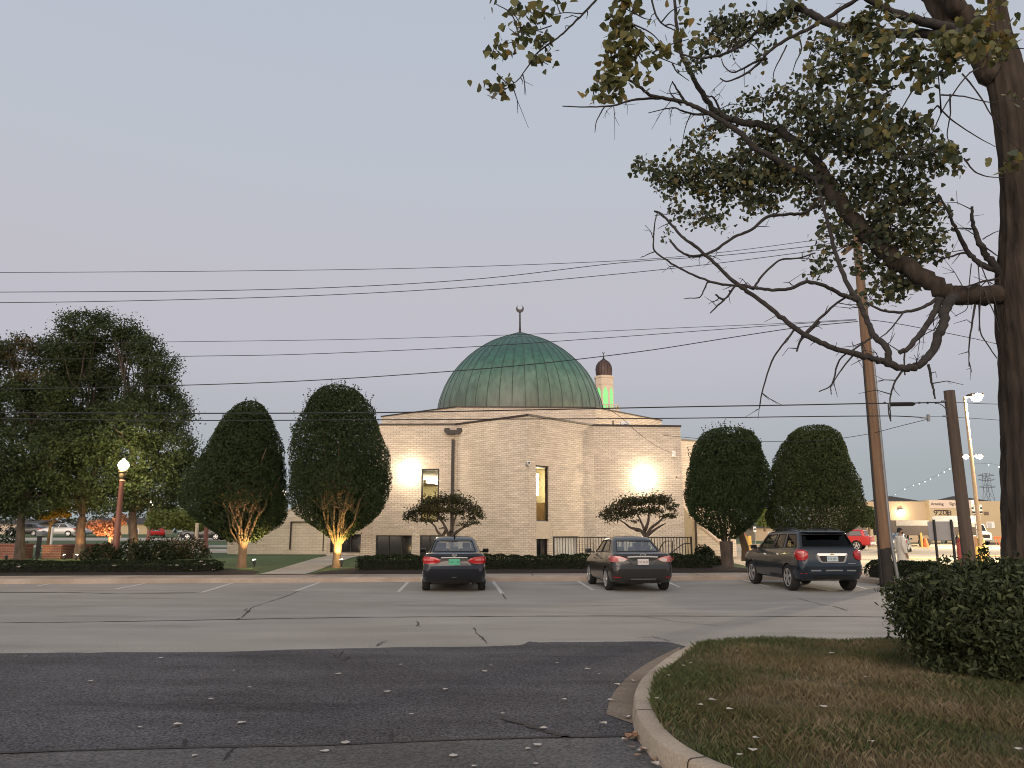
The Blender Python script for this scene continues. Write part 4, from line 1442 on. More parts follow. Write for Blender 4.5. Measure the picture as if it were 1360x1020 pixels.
# egg-shaped clipped trees: measured silhouettes (half widths, left/right, by row)
def topiary(label, Y, trunk_px, rows, sprigs, seed, n=46000, lit=0.0, trunk_w=0.16, trunk_mat='tanbark', stems=19, bare=0.30, leafm='topiary'):
    """rows: (py, xl, xr) outline of the crown at distance Y."""
    st = np.random.default_rng(seed)
    base = A(trunk_px[0], trunk_px[1], Y)
    gzv = gz(Y, base.x) + 0.05
    base.z = gzv
    t = thing('topiary_tree', label, 'clipped tree', base, 'egg-shaped clipped trees along the walk')
    zs = np.array([zat(r[0], Y) for r in rows]); cx = []; hw = []
    for py, xl, xr in rows:
        a, c = A(xl, py, Y), A(xr, py, Y)
        cx.append((a.x + c.x) / 2); hw.append((c.x - a.x) / 2)
    cx, hw = np.array(cx), np.array(hw)
    o_ = np.argsort(zs)
    zs, cx, hw = zs[o_], cx[o_], hw[o_]
    zlo, zhi = zs[0], zs[-1]
    # sample by area: z weighted by half width
    zz = st.uniform(zlo, zhi, n * 4)
    w = np.interp(zz, zs, hw) / hw.max()
    zz = zz[st.uniform(size=len(zz)) < w + 0.05][:n]
    m = len(zz)
    R_ = np.interp(zz, zs, hw); C_ = np.interp(zz, zs, cx)
    th = st.uniform(0, 2 * PI, m)
    lump = 1 + 0.045 * np.sin(3 * th + zz * 2.1 + seed) + 0.03 * np.sin(7 * th - zz * 3.7) + 0.02 * np.sin(13 * th + zz * 9)
    depth = np.abs(st.normal(0, 0.085, m)) * (1 + 2.0 * (st.uniform(size=m) < 0.25))
    rr = np.clip(1 - depth, 0.1, 1) * lump * 0.985
    # thin the lower inside so stems show
    low = (zz - zlo) / (zhi - zlo)
    P = np.c_[C_ + R_ * rr * np.cos(th), Y + R_ * rr * np.sin(th) * 0.95, zz]
    # holes
    hole = (np.sin(P[:, 0] * 4.1 + seed) * np.sin(P[:, 1] * 3.3) * np.sin(P[:, 2] * 4.7 + 2 * seed)) > 0.62
    facing = (P[:, 1] < Y) & (np.abs(P[:, 0] - base.x) < 0.62 * R_)
    thin = (low < bare) & facing & (st.uniform(size=m) < 0.80 * (1 - low / bare) ** 0.7)
    keep = ~(hole & (st.uniform(size=m) < 0.55)) & ~thin
    P = P[keep]
    out = np.c_[np.cos(th), np.sin(th), 0.15 + 0 * th][keep]
    bk = (P[:, 1] > Y - 0.1) & ((P[:, 2] - zlo) / (zhi - zlo) < bare + 0.1)
    if bare > 0.2:
        P0, O0 = P, out
        cc_ = np.interp(P0[:, 2], zs, cx)
        for f_ in (0.9, 0.78, 0.66, 0.5, 0.35):
            Q_ = P0[bk].copy(); Q_[:, 0] = cc_[bk] + (Q_[:, 0] - cc_[bk]) * f_; Q_[:, 1] = Y + (Q_[:, 1] - Y) * f_ + 0.1; Q_[:, 2] += st.normal(0, .08, len(Q_)) + (1 - f_) * 0.5
            P = np.concatenate([P, Q_]); out = np.concatenate([out, O0[bk]])
    V, k = leaves_V(P, st.uniform(0.055, 0.10, len(P)), 'diamond', out, 0.35)
    # fill of inner leaves and upright sprigs
    zi = st.uniform(zlo + 0.15 * (zhi - zlo), zhi - 0.3, n // 3)
    ri = np.interp(zi, zs, hw) * np.sqrt(st.uniform(0, 1, len(zi))) * 0.85
    ti = st.uniform(0, 2 * PI, len(zi))
    keep2 = (zi - zlo) / (zhi - zlo) > 0.28
    Pi = np.c_[np.interp(zi, zs, cx) + ri * np.cos(ti), Y + ri * np.sin(ti), zi][keep2]
    Vi, _ = leaves_V(Pi, st.uniform(0.10, 0.17, len(Pi)), 'diamond')
    Vs = [V, Vi]
    sp = []
    for (sx, sy, hpx) in [(a + RND.uniform(-4, 4), c + RND.uniform(-1, 5), h * RND.uniform(.7, 1.35)) for a, c, h in sprigs for _ in range(3 if h > 5 else 1)]:
        q = A(sx, sy, Y + RND.uniform(-0.5, 0.4))
        h = hpx * Y / FPX
        dx = RND.uniform(-.15, .15) + (0.25 if sx > trunk_px[0] + 40 else (-0.25 if sx < trunk_px[0] - 40 else 0))
        for f in np.linspace(-0.6, 1, max(6, int(h / 0.045))):
            sp.append((q.x + dx * h * f + RND.gauss(0, 0.022), q.y + RND.gauss(0, .02), q.z + h * f))
    if sp:
        Vp, _ = leaves_V(np.array(sp), 0.10, 'diamond')
        Vs.append(Vp)
    fast_mesh('crown', np.concatenate(Vs), 4, M[leafm], t)
    b = MB()
    fork = base + Vector((0, 0, A(trunk_px[0], trunk_px[1] - 28, Y).z - base.z))
    b.tube([base + Vector((0, 0, -0.1)), base + Vector((0, 0, 0.05)), base.lerp(fork, 0.5), fork + Vector((0, 0, 0.15))], [trunk_w * 1.5, trunk_w * 1.15, trunk_w, trunk_w * 1.1], 12)
    tr = b.build('trunk', M[trunk_mat], t, smooth=60)
    for i in range(stems):
        a = 2 * PI * i / stems + RND.uniform(-.3, .3)
        r1 = RND.uniform(0.55, 1.45) if bare > 0.2 else RND.uniform(0.45, 0.95)
        f = RND.uniform(0.38, 0.72)
        zt = zlo + (zhi - zlo) * f
        tip = Vector((base.x + r1 * math.cos(a) * 1.15, Y + r1 * math.sin(a) * 1.0 - 0.2, zt))
        b = MB()
        limb_tubes(b, fork + Vector((0.08 * math.cos(a), 0.08 * math.sin(a), -0.05)), [tip], RND.uniform(0.035, 0.062), 7, 0.12, 0.014)
        mid = fork.lerp(tip, 0.45)
        limb_tubes(b, mid, [mid + Vector((RND.uniform(-.7, .7), RND.uniform(-.7, .2), RND.uniform(.5, 1.4))) for _ in range(4)], 0.03, 5, 0.2, 0.008)
        b.build('stem', M[trunk_mat], t, smooth=60)
    return t, base, fork


T1, b1, k1 = topiary('lower egg-shaped clipped tree with orange lit stems, left of the path', 30.9, (321, 752),
    [(533, 326, 341), (538, 315, 350), (552, 301, 360), (570, 289, 367), (590, 277, 373), (615, 262, 377), (640, 247, 381), (660, 244, 382), (676, 247, 381), (688, 256, 377), (700, 274, 366), (710, 290, 352), (720, 305, 338)],
    [(329, 536, 6), (340, 537, 7), (352, 546, 7), (362, 565, 8), (318, 540, 5), (300, 552, 3), (347, 543, 6)], 3, bare=0.5)
T2, b2, k2 = topiary('tallest egg-shaped clipped tree with glowing golden trunk, right of the path', 30.9, (447, 752),
    [(511, 440, 455), (517, 424, 472), (528, 411, 485), (545, 403, 497), (570, 393, 508), (600, 386, 515), (630, 383, 518), (655, 384, 518), (670, 388, 515), (684, 397, 506), (696, 411, 490), (708, 428, 472), (714, 437, 460)],
    [(430, 518, 10), (440, 513, 9), (449, 512, 9), (458, 513, 8), (467, 516, 9), (478, 523, 9), (488, 530, 8), (497, 545, 8), (412, 530, 12), (405, 543, 14), (396, 560, 12), (392, 575, 14), (420, 525, 12), (500, 560, 7), (445, 512, 7), (473, 519, 8), (389, 590, 10)], 5, bare=0.34)
T3, b3, k3 = topiary('egg-shaped clipped tree with dark trunk between the railing and the last egg-shaped one', 31.0, (966, 752),
    [(569, 948, 985), (574, 936, 1000), (586, 927, 1008), (605, 918, 1014), (630, 911, 1019), (650, 909, 1020), (668, 911, 1018), (684, 918, 1011), (696, 930, 1001), (706, 944, 988), (716, 955, 976)],
    [(937, 577, 10), (946, 572, 12), (955, 571, 11), (965, 569, 10), (974, 570, 11), (982, 571, 10), (992, 576, 9), (998, 580, 10), (1006, 590, 6), (930, 585, 8), (917, 606, 9), (960, 569, 8)], 7, trunk_w=0.24, trunk_mat='bark', stems=6, bare=0.12)
T4, b4, k4 = topiary('broad dome-shaped clipped tree behind the parked sport utility vehicle', 31.2, (1082, 752),
    [(565, 1070, 1092), (568, 1060, 1102), (576, 1048, 1112), (592, 1038, 1122), (615, 1029, 1130), (640, 1022, 1137), (665, 1018, 1143), (685, 1017, 1145), (697, 1022, 1141), (706, 1035, 1128), (714, 1050, 1110)],
    [(1070, 567, 2), (1090, 566, 3)], 9, trunk_w=0.2, trunk_mat='bark', stems=6, bare=0.1, leafm='topiarypale')
# thin leaning trunk beyond the third tree
sp_ = thing('leaning_tree', 'thin pale leaning trunk rising into the crown behind the dark-trunked clipped tree', 'tree', (9.6, 33, 0.3))
b = MB(); b.tube([A(991, 745, 33.2), A(990, 728, 33.2), A(985, 712, 33.2), A(981, 700, 33.2), A(976, 680, 33.2)], [0.2, 0.16, 0.14, 0.13, 0.1], 10)
b.build('trunk', M['tanbark'], sp_, smooth=60)
P = rng.normal(size=(900, 3)) * np.array([0.7, 0.6, 0.6]) + np.array(A(974, 660, 33.2))
fast_mesh('crown', leaves_V(P, 0.11, 'diamond')[0], 4, M['topiary'], sp_)


# flat-topped little trees in front of the brick wall
def flat_tree(label, Y, base_px, clumps, limbs, seed):
    base = A(*base_px, Y); base.z = gz(Y, base.x)
    t = thing('ornamental_tree', label, 'small tree', base, 'flat-topped trees against the mosque')
    st = np.random.default_rng(seed)
    P = []
    for (x, y, rx, ry, n) in clumps:
        c = A(x, y, Y)
        m = st.normal(size=(int(n * .62), 3)) * 0.5
        nr = np.linalg.norm(m, axis=1)[:, None]
        m = m / np.maximum(nr, 1)
        dy = 0.9 * st.uniform(-1, 1)
        m = np.concatenate([m * np.array([1, 1, .8]), m[::3] * np.array([1.25, 1.1, 1.5]) + st.normal(size=m[::3].shape) * .10])
        P.append(m * np.array([rx * Y / FPX, 0.38, ry * Y / FPX]) * 1.12 + np.array([c.x, Y + dy * 0.5, c.z]))
    P = np.concatenate(P)
    fast_mesh('crown', leaves_V(P, st.uniform(0.09, 0.15, len(P)), 'lance')[0], 6, M['smalltree'], t)
    b = MB()
    f = A(*limbs[0], Y)
    b.tube([base + Vector((0, 0, -.1)), base.lerp(f, 0.5), f], [0.16, 0.11, 0.10], 9)
    b.build('trunk', M['bark'], t, smooth=60)
    for lb in limbs[1:]:
        b = MB()
        pts = [A(x, y, Y + RND.uniform(-.15, .15)) for x, y in lb]
        b.tube(smoothline(pts, 4), np.linspace(0.075, 0.02, (len(pts) - 1) * 4 + 1), 7)
        b.build('limb', M['bark'], t, smooth=60)
    return t, base


cl1 = [(545, 683, 9, 6, 260), (556, 678, 11, 7, 380), (566, 672, 12, 9, 480), (578, 668, 14, 9, 600), (592, 664, 14, 7, 600), (604, 663, 12, 7, 520), (615, 668, 12, 8, 480), (626, 675, 11, 7, 380), (634, 681, 8, 6, 240), (639, 686, 5, 4, 90),
       (575, 680, 14, 6, 420), (592, 676, 15, 6, 450), (608, 679, 13, 5, 340), (622, 688, 9, 4, 160), (553, 690, 8, 4, 120), (570, 691, 8, 4, 130), (628, 694, 9, 3, 120), (615, 697, 8, 3, 90), (585, 689, 8, 4, 100), (541, 688, 5, 4, 90)]
S1, sb1 = flat_tree('flat-topped little tree with twisted limbs behind the parked navy sedan', 32.2, (599, 748), cl1,
    [(599, 716), [(599, 718), (598, 708), (602, 696), (606, 684), (612, 674)], [(598, 718), (594, 706), (588, 694), (580, 686), (572, 680)], [(597, 720), (588, 714), (581, 706), (577, 698), (566, 690)],
     [(600, 712), (610, 704), (619, 699), (632, 694)], [(600, 706), (601, 690), (598, 676), (594, 668)], [(588, 712), (592, 704), (590, 701), (583, 702)]], 21)
cl2 = [(805, 684, 9, 6, 260), (815, 677, 11, 8, 380), (826, 671, 12, 8, 460), (838, 667, 13, 8, 540), (850, 665, 13, 7, 540), (862, 664, 12, 8, 520), (874, 663, 12, 7, 460), (884, 665, 10, 6, 340), (889, 674, 8, 7, 260), (891, 684, 6, 4, 100),
       (812, 689, 9, 4, 150), (828, 684, 12, 6, 330), (842, 679, 13, 6, 360), (858, 677, 13, 6, 340), (872, 678, 11, 6, 280), (882, 686, 8, 4, 110), (845, 692, 8, 3, 70), (806, 679, 5, 4, 100)]
S2, sb2 = flat_tree('flat-topped little tree above the parked grey sedan and the railing', 32.3, (857, 748), cl2,
    [(858, 712), [(858, 714), (850, 704), (838, 701), (830, 695), (822, 690)], [(858, 714), (855, 702), (850, 690), (845, 680)], [(858, 714), (864, 702), (874, 694), (880, 688), (886, 682)],
     [(859, 712), (866, 706), (875, 700), (884, 695)], [(857, 704), (861, 692), (862, 680), (866, 672)], [(850, 704), (844, 704), (842, 700)]], 23)


# clipped hedges
def hedge(name, label, x0, x1, d0, d1, zt, seed, n, bumps=0.35, cat='hedge', lsize=0.055, Yfix=None, m='hedge'):
    st = np.random.default_rng(seed)
    xc = (x0 + x1) / 2
    t = thing(name, label, cat, (xc, (Yfix or kerbY(xc)) + (d0 + d1) / 2, 0.2))
    u = st.uniform(0, 1, n)
    X = x0 + (x1 - x0) * u
    a = st.uniform(0, PI, n)
    bx = 0.5 + 0.5 * np.abs(np.sin(X * PI / 0.62 + seed + 0.7 * np.sin(X * 1.3)))
    bump = 1 - bumps * 0.35 * (1 - bx) - 0.05 * np.sin(X * 1.9)
    hw = (d1 - d0) / 2
    dc = (d0 + d1) / 2
    rr = np.clip(1 - np.abs(st.normal(0, 0.07, n)), 0.3, 1) * (0.93 + 0.07 * bx)
    sq = lambda v: np.sign(v) * np.abs(v) ** 0.55
    Y0 = np.array([Yfix if Yfix else kerbY(x) for x in X])
    gzz = np.array([gz(y + dc, x) if not Yfix else 0.15 for x, y in zip(X, Y0)])
    Yp = Y0 + dc - sq(np.cos(a)) * hw * rr
    Zp = gzz + (zt - gzz) * sq(np.sin(a)) * rr * bump
    # end caps
    e = np.minimum(u, 1 - u) * (x1 - x0)
    Zp = gzz + (Zp - gzz) * np.clip(0.72 + e * 1.5, 0, 1)
    P = np.c_[X, Yp, Zp]
    ne = int(n * 0.04)
    ends = np.c_[np.where(st.uniform(size=ne) < .5, x0, x1) + st.normal(0, 0.05, ne), np.full(ne, 0.0), np.zeros(ne)]
    ye = st.uniform(-hw, hw, ne)
    ends[:, 1] = np.array([Yfix if Yfix else kerbY(x) for x in ends[:, 0]]) + dc + ye
    ends[:, 2] = 0.2 + (zt - 0.2) * st.uniform(0, 0.85, ne)
    P = np.concatenate([P, ends])
    V = leaves_V(P, st.uniform(lsize * 0.7, lsize * 1.4, len(P)), 'diamond')[0]
    fast_mesh('leaves', V, 4, M[m], t)
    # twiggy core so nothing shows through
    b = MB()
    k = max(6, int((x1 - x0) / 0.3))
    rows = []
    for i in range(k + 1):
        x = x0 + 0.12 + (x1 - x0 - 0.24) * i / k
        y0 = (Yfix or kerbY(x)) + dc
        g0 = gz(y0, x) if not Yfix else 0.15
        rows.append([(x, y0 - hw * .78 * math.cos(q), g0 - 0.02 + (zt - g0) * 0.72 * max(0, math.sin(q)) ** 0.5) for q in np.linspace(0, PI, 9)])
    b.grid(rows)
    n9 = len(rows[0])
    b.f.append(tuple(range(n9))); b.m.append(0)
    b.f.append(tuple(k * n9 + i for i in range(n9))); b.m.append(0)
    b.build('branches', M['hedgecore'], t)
    return t


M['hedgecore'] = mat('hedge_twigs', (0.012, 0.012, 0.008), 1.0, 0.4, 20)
xl = lambda px, Y: (px - 680) / FPX * Y / 1.0
hedge('hedge', 'long dark clipped hedge in front of the railing and brick wall', A(484, 750, 29.5).x, A(941, 750, 29.9).x, 2.5, 3.4, 0.80, 1, 26000)
hedge('hedge', 'low dark clipped hedge under the big shade trees at the left end', -26, A(296, 750, 28.4).x, 2.3, 3.1, 0.64, 2, 22000, 0.15)
hedge('hedge', 'short dark hedge between the clipped tree and the leaning utility pole', 11.75, 12.6, 0, 1.1, 0.70, 4, 3000, 0.2, Yfix=25.3)
hedge('hedge', 'short dark box hedge right of the wooden utility pole', 12.75, 14.15, 0, 1.0, 0.68, 5, 4000, 0.1, Yfix=25.6)


# shade trees on the left
def shade_tree(label, Y, trunk, blobs, seed, m='maple', lsize=0.115, trunk_r=0.2, trunk_mat='bark', dens=1.0, group='shade trees left of the mosque', brown=None):
    st = np.random.default_rng(seed)
    base = A(trunk[0][0], trunk[0][1], Y); base.z = gz(Y, base.x) - 0.02
    t = thing('shade_tree', label, 'tree', base, group)
    P, O, MI = [], [], []
    cs = []
    for (x, y, rx, ry) in blobs:
        c = np.array(A(x, y, Y + st.uniform(-.6, .6)))
        R3 = np.array([rx * Y / FPX, max(rx, ry) * 0.85 * Y / FPX, ry * Y / FPX])
        cs.append((c, R3))
        area = (R3[0] * R3[2] * PI)
        ncl = int(11.5 * dens * area ** 0.9) + 6
        for _ in range(ncl):
            d = st.normal(size=3); d /= np.linalg.norm(d)
            cc = c + d * R3 * st.uniform(0.55, 0.98)
            nl = int(st.uniform(70, 130))
            q = st.normal(size=(nl, 3)) * np.array([0.25, 0.25, 0.15]) * st.uniform(0.7, 1.25)
            P.append(cc + q); O.append(np.tile(d + np.array([0, 0, .4]), (nl, 1)))
            MI.append(np.full(nl, 1 if (brown and st.uniform() < brown(cc)) else 0))
    P, O, MI = np.concatenate(P), np.concatenate(O), np.concatenate(MI)
    V, k = leaves_V(P, st.uniform(lsize * .7, lsize * 1.3, len(P)), 'diamond', O, 0.35)
    fast_mesh('crown', V, 4, None, t, [M[m], M['maplebrown']], MI)
    b = MB()
    tp = [A(x, y, Y) for x, y in trunk]
    tp[0] = base + Vector((0, 0, -0.1))
    rad = [trunk_r * (1.35 if i == 0 else 1.0 - 0.10 * i) for i in range(len(tp))]
    b.tube(tp, rad, 12)
    b.build('trunk', M[trunk_mat], t, smooth=60)
    b = MB()
    for c, R3 in cs:
        limb_tubes(b, tp[-1], [Vector(c) + Vector((0, 0, -0.2))], trunk_r * 0.42, 6, 0.10)
        for _ in range(4):
            d = st.normal(size=3); d /= np.linalg.norm(d)
            limb_tubes(b, Vector(c) * 0.7 + tp[-1] * 0.3, [Vector(c + d * R3 * 0.9)], 0.05, 5, 0.1)
    b.build('limbs', M[trunk_mat], t, smooth=60)
    return t, base


tA, bA = shade_tree('dark shade tree with a slim black trunk at the left edge', 35.0, [(27, 738), (27, 710), (28, 690), (30, 670)],
    [(22, 470, 40, 28), (-18, 480, 40, 30), (45, 520, 42, 32), (0, 540, 45, 40), (20, 600, 58, 48), (70, 610, 45, 45), (-30, 620, 50, 50), (40, 655, 55, 34), (5, 660, 50, 30), (75, 560, 30, 40)], 31, trunk_r=0.19,
    brown=lambda c: 0.65 if c[2] > 8.3 and c[0] < -21.5 else 0.0)
tB, bB = shade_tree('tallest shade tree with a thick trunk lit orange from below', 36.2, [(107, 741), (107, 722), (107, 700), (110, 686)],
    [(116, 432, 34, 22), (100, 462, 46, 30), (82, 480, 34, 30), (128, 480, 36, 36), (108, 520, 48, 30), (92, 575, 52, 36), (140, 575, 46, 40), (120, 625, 56, 40), (150, 530, 24, 40), (100, 655, 50, 26), (60, 520, 30, 30)], 32, trunk_r=0.24, trunk_mat='bark')
tC, bC = shade_tree('spreading shade tree behind the glowing lamp post', 36.0, [(178, 740), (177, 715), (176, 695), (176, 680)],
    [(162, 436, 17, 18), (172, 462, 24, 26), (198, 468, 22, 20), (210, 490, 26, 26), (205, 525, 34, 34), (228, 555, 30, 28), (180, 560, 40, 40), (222, 600, 42, 34), (185, 610, 50, 40), (240, 625, 26, 28), (200, 655, 54, 26), (160, 660, 40, 22)], 33, trunk_r=0.22, trunk_mat='bark')


def small_tree(name, label, Y, trunk, blob, m, seed, n=1500, ls=0.1, tr=0.05, cat='tree', zbase=None, tm='tanbark'):
    st = np.random.default_rng(seed)
    base = A(*trunk[0], Y)
    if zbase is not None: base.z = zbase
    t = thing(name, label, cat, base)
    P = []
    for (x, y, rx, ry, f) in blob:
        c = np.array(A(x, y, Y))
        q = st.normal(size=(int(n * f), 3)); q /= np.linalg.norm(q, axis=1)[:, None]
        q *= st.uniform(0.2, 1.0, len(q))[:, None] ** 0.5
        P.append(c + q * np.array([rx, rx, ry]) * Y / FPX)
    P = np.concatenate(P)
    fast_mesh('crown', leaves_V(P, st.uniform(ls * .7, ls * 1.3, len(P)), 'diamond')[0], 4, M[m], t)
    b = MB()
    tp = [base] + [A(x, y, Y) for x, y in trunk[1:]]
    b.tube(tp, [tr * (1.2 - 0.15 * i) for i in range(len(tp))], 8)
    for (x, y, rx, ry, f) in blob:
        limb_tubes(b, tp[-1], [A(x, y, Y)], tr * 0.5, 5, 0.1)
    b.build('trunk', M[tm], t, smooth=60)
    return t


small_tree('young_tree', 'young golden tree with a thin staked trunk in the brick planter', 37.0, [(63, 728), (65, 712), (67, 697)],
           [(66, 684, 12, 5, .5), (78, 680, 11, 6, .5), (84, 675, 7, 5, .3), (60, 687, 8, 4, .3), (88, 684, 6, 4, .2)], 'gold', 41, 1100, 0.12, 0.06, zbase=0.85)
small_tree('young_tree', 'rust-orange lit small tree beside the lamp post', 46, [(146, 735), (146, 715), (145, 708)],
           [(130, 698, 16, 8, .5), (146, 700, 12, 10, .5), (152, 710, 8, 7, .3), (135, 706, 10, 6, .3), (160, 690, 10, 8, .25)], 'rust', 42, 1500, 0.15, 0.08)
small_tree('young_tree', 'pale lime-green small tree behind the flowering shrubs', 55, [(262, 722), (261, 708), (260, 700)],
           [(232, 688, 28, 16, .6), (250, 692, 20, 13, .5), (215, 684, 20, 14, .4), (262, 698, 14, 8, .3), (205, 694, 12, 10, .2)], 'lime', 43, 3000, 0.2, 0.16)
small_tree('young_tree', 'small yellow-green tree far behind the gap between the clipped trees', 95, [(1016, 706), (1016, 698), (1016, 692)],
           [(1016, 690, 9, 9, .6), (1010, 694, 7, 5, .3), (1022, 695, 6, 5, .3), (1015, 680, 5, 6, .3)], 'lime', 44, 1100, 0.3, 0.15)


def shrub(name, label, c, r, m, seed, n, ls=0.08, cat='shrub', flowers=None, group=None):
    st = np.random.default_rng(seed)
    t = thing(name, label, cat, (c[0], c[1], c[2]), group)
    th, ph = st.uniform(0, 2 * PI, n), np.arccos(st.uniform(-0.1, 1, n))
    l = 1 + 0.15 * np.sin(3 * th + seed) + 0.1 * np.sin(5 * ph + 4 * th)
    rr = l * np.clip(1 - np.abs(st.normal(0, .16, n)), .2, 1.05)
    P = np.c_[c[0] + r[0] * rr * np.sin(ph) * np.cos(th), c[1] + r[1] * rr * np.sin(ph) * np.sin(th), c[2] + r[2] * rr * np.cos(ph) * 1.0 + 0.05]
    fast_mesh('leaves', leaves_V(P, st.uniform(ls * .7, ls * 1.3, n), 'diamond')[0], 4, M[m], t)
    b = MB()
    for k in range(7):
        a = 2 * PI * k / 7
        b.tube([(c[0], c[1], c[2] - 0.05), (c[0] + r[0] * .5 * math.cos(a), c[1] + r[1] * .5 * math.sin(a), c[2] + r[2] * 0.6)], [0.03, 0.01], 5)
    b.build('stems', M['bark'], t)
    if flowers:
        k = st.uniform(size=n) < flowers[1]
        Pf = P[k & (P[:, 2] > c[2] + r[2] * .45)] + np.array([0, -0.03, 0.03])
        fast_mesh('flowers', leaves_V(Pf, 0.11, 'diamond')[0], 4, M[flowers[0]], t)
    return t


M['pink'] = leaf_mat('pink_petals', [(0.45, 0.28, 0.28), (0.5, 0.36, 0.34), (0.35, 0.2, 0.2)], trans=0.3)
for (px, py, Y, rx, rz, lab, fl) in [(135, 742, 33.0, 0.75, 0.75, 'dark rounded shrub left of the red-brown lamp post', None), (176, 742, 33.4, 0.9, 0.85, 'dark rounded shrub just right of the red-brown lamp post', None),
                                     (203, 742, 34.4, 0.9, 0.95, 'dark shrub between the lamp post shrub and the pink flowers', None), (228, 738, 36.0, 0.9, 0.9, 'dark rose bush with pale pink flowers, fuller of the two', ('pink', 0.08)),
                                     (254, 737, 37.0, 0.9, 0.85, 'dark rose bush with pink flowers next to the second red-brown post', ('pink', 0.07)), (2, 738, 38.0, 1.1, 1.6, 'dark shrub behind the brick wall at the far left edge', None),
                                     (944, 752, 31.2, 0.55, 0.38, 'low leafy plant beside the dark-trunked clipped tree', None), (936, 742, 37.0, 0.5, 0.55, 'small round shrub against the sloping right wing', None)]:
    p = A(px, py, Y)
    shrub('shrub', lab, (p.x, Y, gz(Y, p.x)), (rx, rx * .8, rz), 'hedge' if fl is None else 'smalltree', int(px), 1600, 0.10, 'shrub', fl)

# the big shrub on the island -----------------------------------------
YB = 8.4
bc = A(1302, 830, YB)
bs_ = thing('bush', 'large dark green bush filling the right side of the grass island', 'bush', (bc.x, YB, 0.14))
st = np.random.default_rng(77)
sil = [(905, 1272, 1420), (890, 1252, 1430), (870, 1230, 1440), (850, 1215, 1440), (828, 1204, 1440), (808, 1200, 1440), (794, 1206, 1440), (780, 1224, 1435), (770, 1248, 1420), (763, 1275, 1400), (758, 1305, 1370)]
zs = np.array([max(0.1, zat(r[0], YB)) for r in sil]); xl_ = np.array([A(r[1], r[0], YB).x for r in sil]); xr_ = np.array([A(r[2], r[0], YB).x for r in sil])
o_ = np.argsort(zs); zs, xl_, xr_ = zs[o_], xl_[o_], xr_[o_]
P, O = [], []
ncl = 1500
for _ in range(ncl):
    z = st.uniform(zs[0] + .05, zs[-1])
    xa, xb = np.interp(z, zs, xl_), np.interp(z, zs, xr_)
    hw, cx = (xb - xa) / 2, (xa + xb) / 2
    a = st.uniform(0, 2 * PI)
    f = (1 - abs(st.normal(0, 0.14))) * (1 + 0.06 * math.sin(4 * a + z * 5) + 0.05 * math.sin(9 * a - z * 11))
    c = np.array([cx + hw * f * math.cos(a), YB + hw * 0.75 * f * math.sin(a), z])
    if c[1] < YB and (math.sin(c[0] * 5.3) * math.sin(c[2] * 7.1 + 1.3)) > 0.55 and st.uniform() < 0.75:
        continue
    d = np.array([math.cos(a), math.sin(a), 0.25 + (z - zs[0]) * .5])
    k = int(st.uniform(14, 27))
    q = st.normal(size=(k, 3)) * np.array([0.075, 0.075, 0.05])
    P.append(c + q); O.append(np.tile(d, (k, 1)))
# top layer
for _ in range(330):
    a = st.uniform(0, 2 * PI); r = math.sqrt(st.uniform())
    x = bc.x + 0.2 + 1.05 * r * math.cos(a); y = YB + 0.75 * r * math.sin(a)
    z = zs[-1] - 0.25 * r ** 2.2 + 0.05 * math.sin(7 * x + 5 * y) + st.normal(0, .03)
    k = int(st.uniform(13, 24))
    P.append(np.array([x, y, z]) + st.normal(size=(k, 3)) * np.array([0.08, 0.08, 0.045])); O.append(np.tile([0, -0.1, 1.0], (k, 1)))
# leafy shoots sticking out on top
shoots = [(1250, 753, 12), (1262, 750, 14), (1246, 758, 10), (1292, 744, 16), (1303, 740, 20), (1312, 742, 16), (1320, 748, 12), (1275, 747, 10), (1230, 764, 8), (1345, 742, 12), (1296, 748, 14), (1310, 735, 12), (1335, 746, 9)]
for x, y, h in shoots:
    p = np.array(A(x, y + 6, YB - 0.2)); hh = h * YB / FPX
    for f in np.linspace(0, 1, 7):
        P.append(p + np.array([0.05 * f * math.sin(x), 0, hh * f]) + st.normal(size=(3, 3)) * 0.018); O.append(np.tile([0, -.4, .6], (3, 1)))
P, O = np.concatenate(P), np.concatenate(O)
fast_mesh('leaves', leaves_V(P, st.uniform(0.042, 0.088, len(P)), 'lance', O, 0.4, 0.4)[0], 6, M['shrub'], bs_)
b = MB()
for _ in range(60):
    a, rr, zz = st.uniform(0, 2 * PI), st.uniform(0.3, 0.95), st.uniform(0.25, 1.15)
    tip = Vector((bc.x + 0.1 + rr * 1.0 * math.cos(a), YB + rr * 0.7 * math.sin(a), zz))
    limb_tubes(b, (bc.x + st.normal(0, .15), YB + st.normal(0, .12), 0.1), [tip], 0.018, 5, 0.15, 0.004)
b.build('stems', M['bark'], bs_)
# ------------------------------------------------------------------ the big cottonwood on the right
YT = 9.5
ct = thing('cottonwood_tree', 'big rough-barked tree with spreading bare and leafy branches at the right edge', 'tree', (A(1376, 900, YT).x, YT, 0.14))


def pxr(r, Y):           # radius in photo pixels -> metres at distance Y
    return r * Y / FPX


def branch_pts(pts, sub=5):
    return smoothline([A(x, y, Y) for x, y, Y in pts], sub)


